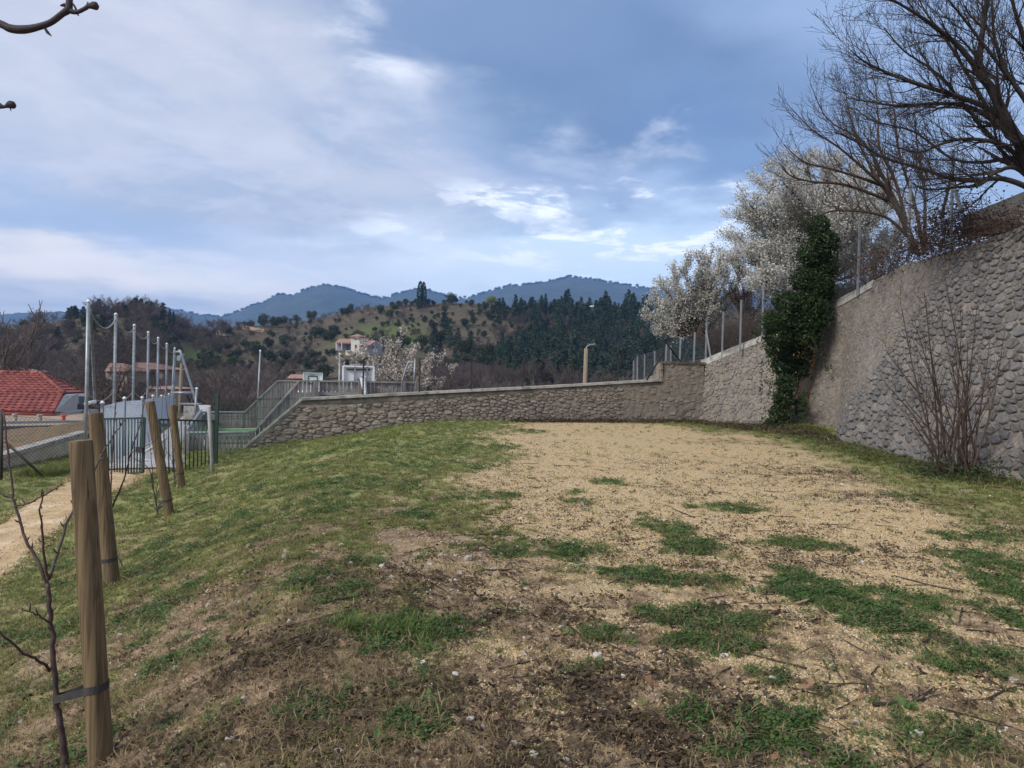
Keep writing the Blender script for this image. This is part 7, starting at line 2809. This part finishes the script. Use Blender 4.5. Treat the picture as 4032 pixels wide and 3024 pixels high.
def oak_leaf(seed):
    r = np.random.default_rng(seed)
    n = 9
    side = []
    for i in range(n + 1):
        f = i / n
        wid = .26 * math.sin(PI * (.12 + .85 * f)) ** .8 * (1.0 if i % 2 else .60) * (.8 + .4 * f)
        side.append((f - .5, wid * r.uniform(.85, 1.1)))
    V, Fc = [], []
    cu = r.uniform(.1, .35)
    for f, w_ in side:
        z = cu * (f * f) * .8
        V += [(f, -w_, z + cu * w_ * r.uniform(.2, .9)), (f, 0, z), (f, w_, z + cu * w_ * r.uniform(.2, .9))]
    for i in range(n):
        a = i * 3
        Fc += [(a, a + 1, a + 4, a + 3), (a + 1, a + 2, a + 5, a + 4)]
    k_ = len(V)
    V += [(-.5, -.012, 0), (-.5, .012, 0), (-.72, .006, .03), (-.72, -.006, .03)]
    Fc.append((k_, k_ + 1, k_ + 2, k_ + 3))
    return mesh_np('oak_leaf', V, np.array(Fc))


OAK = [oak_leaf(s_) for s_ in range(400, 405)]
for me_ in OAK: me_.materials.append(M_LEAFTAN)
single('oak_leaf', OAK[0], 3158, 2388, .10, 'large pale tan oak leaf lying on the big dark green clover patch', 'leaf', None, .03, .25)
single('oak_leaf', OAK[1], 3182, 2712, .105, 'big lobed pinkish-brown oak leaf beside a plantain on the foreground gravel', 'leaf', None, .012, .2)
single('oak_leaf', OAK[2], 2745, 2268, .075, 'orange-brown oak leaf at the edge of a green patch in mid gravel', 'leaf', None, .015, .3)
for i, (px, py) in enumerate([(2600, 2260), (3215, 2375), (2220, 2330), (3360, 2790), (3320, 2830), (3180, 2848), (1600, 2290), (2180, 2510), (1760, 2360), (1180, 2870), (3780, 2760), (2620, 2985), (3390, 2760), (2560, 2700), (2850, 2490), (1990, 2470), (1370, 2330),
                              (3850, 2130), (3560, 2480), (3050, 3000), (960, 2500), (1090, 2540), (1730, 2950), (2130, 2420), (2450, 2950), (1960, 2830), (1350, 2560), (3240, 2420)]):
    single('oak_leaf', OAK[i % 5], px, py, rg.uniform(.05, .095), 'curled brown oak leaf ' + where(px, py), 'leaf', 'fallen oak leaves in the foreground', .012, .35)
STN = [pebble(s_) for s_ in range(420, 424)]
for me_ in STN: me_.materials.clear(); me_.materials.append(M_PEBW)
single('stone', STN[0], 1843, 2206, .085, 'largest whitish stone in the pebbly patch left of the gravel', 'stone', None, .012)
for i, (px, py) in enumerate([(2022, 2940), (1640, 2983), (1853, 2850), (1270, 2845), (2100, 2985), (1900, 2870), (478, 2630), (470, 2515), (3045, 2680), (2600, 2575), (2350, 2590), (820, 2390), (1390, 2830), (880, 2780), (3610, 2910), (2450, 2680), (1770, 2360),
                              (2015, 2360), (1870, 2370), (960, 2765), (3990, 2690), (2830, 2380), (560, 2800), (690, 2640), (1330, 2960)]):
    single('stone', STN[i % 4], px, py, rg.uniform(.035, .065), 'pale loose stone ' + where(px, py), 'stone', 'pale loose stones in the foreground', .01)
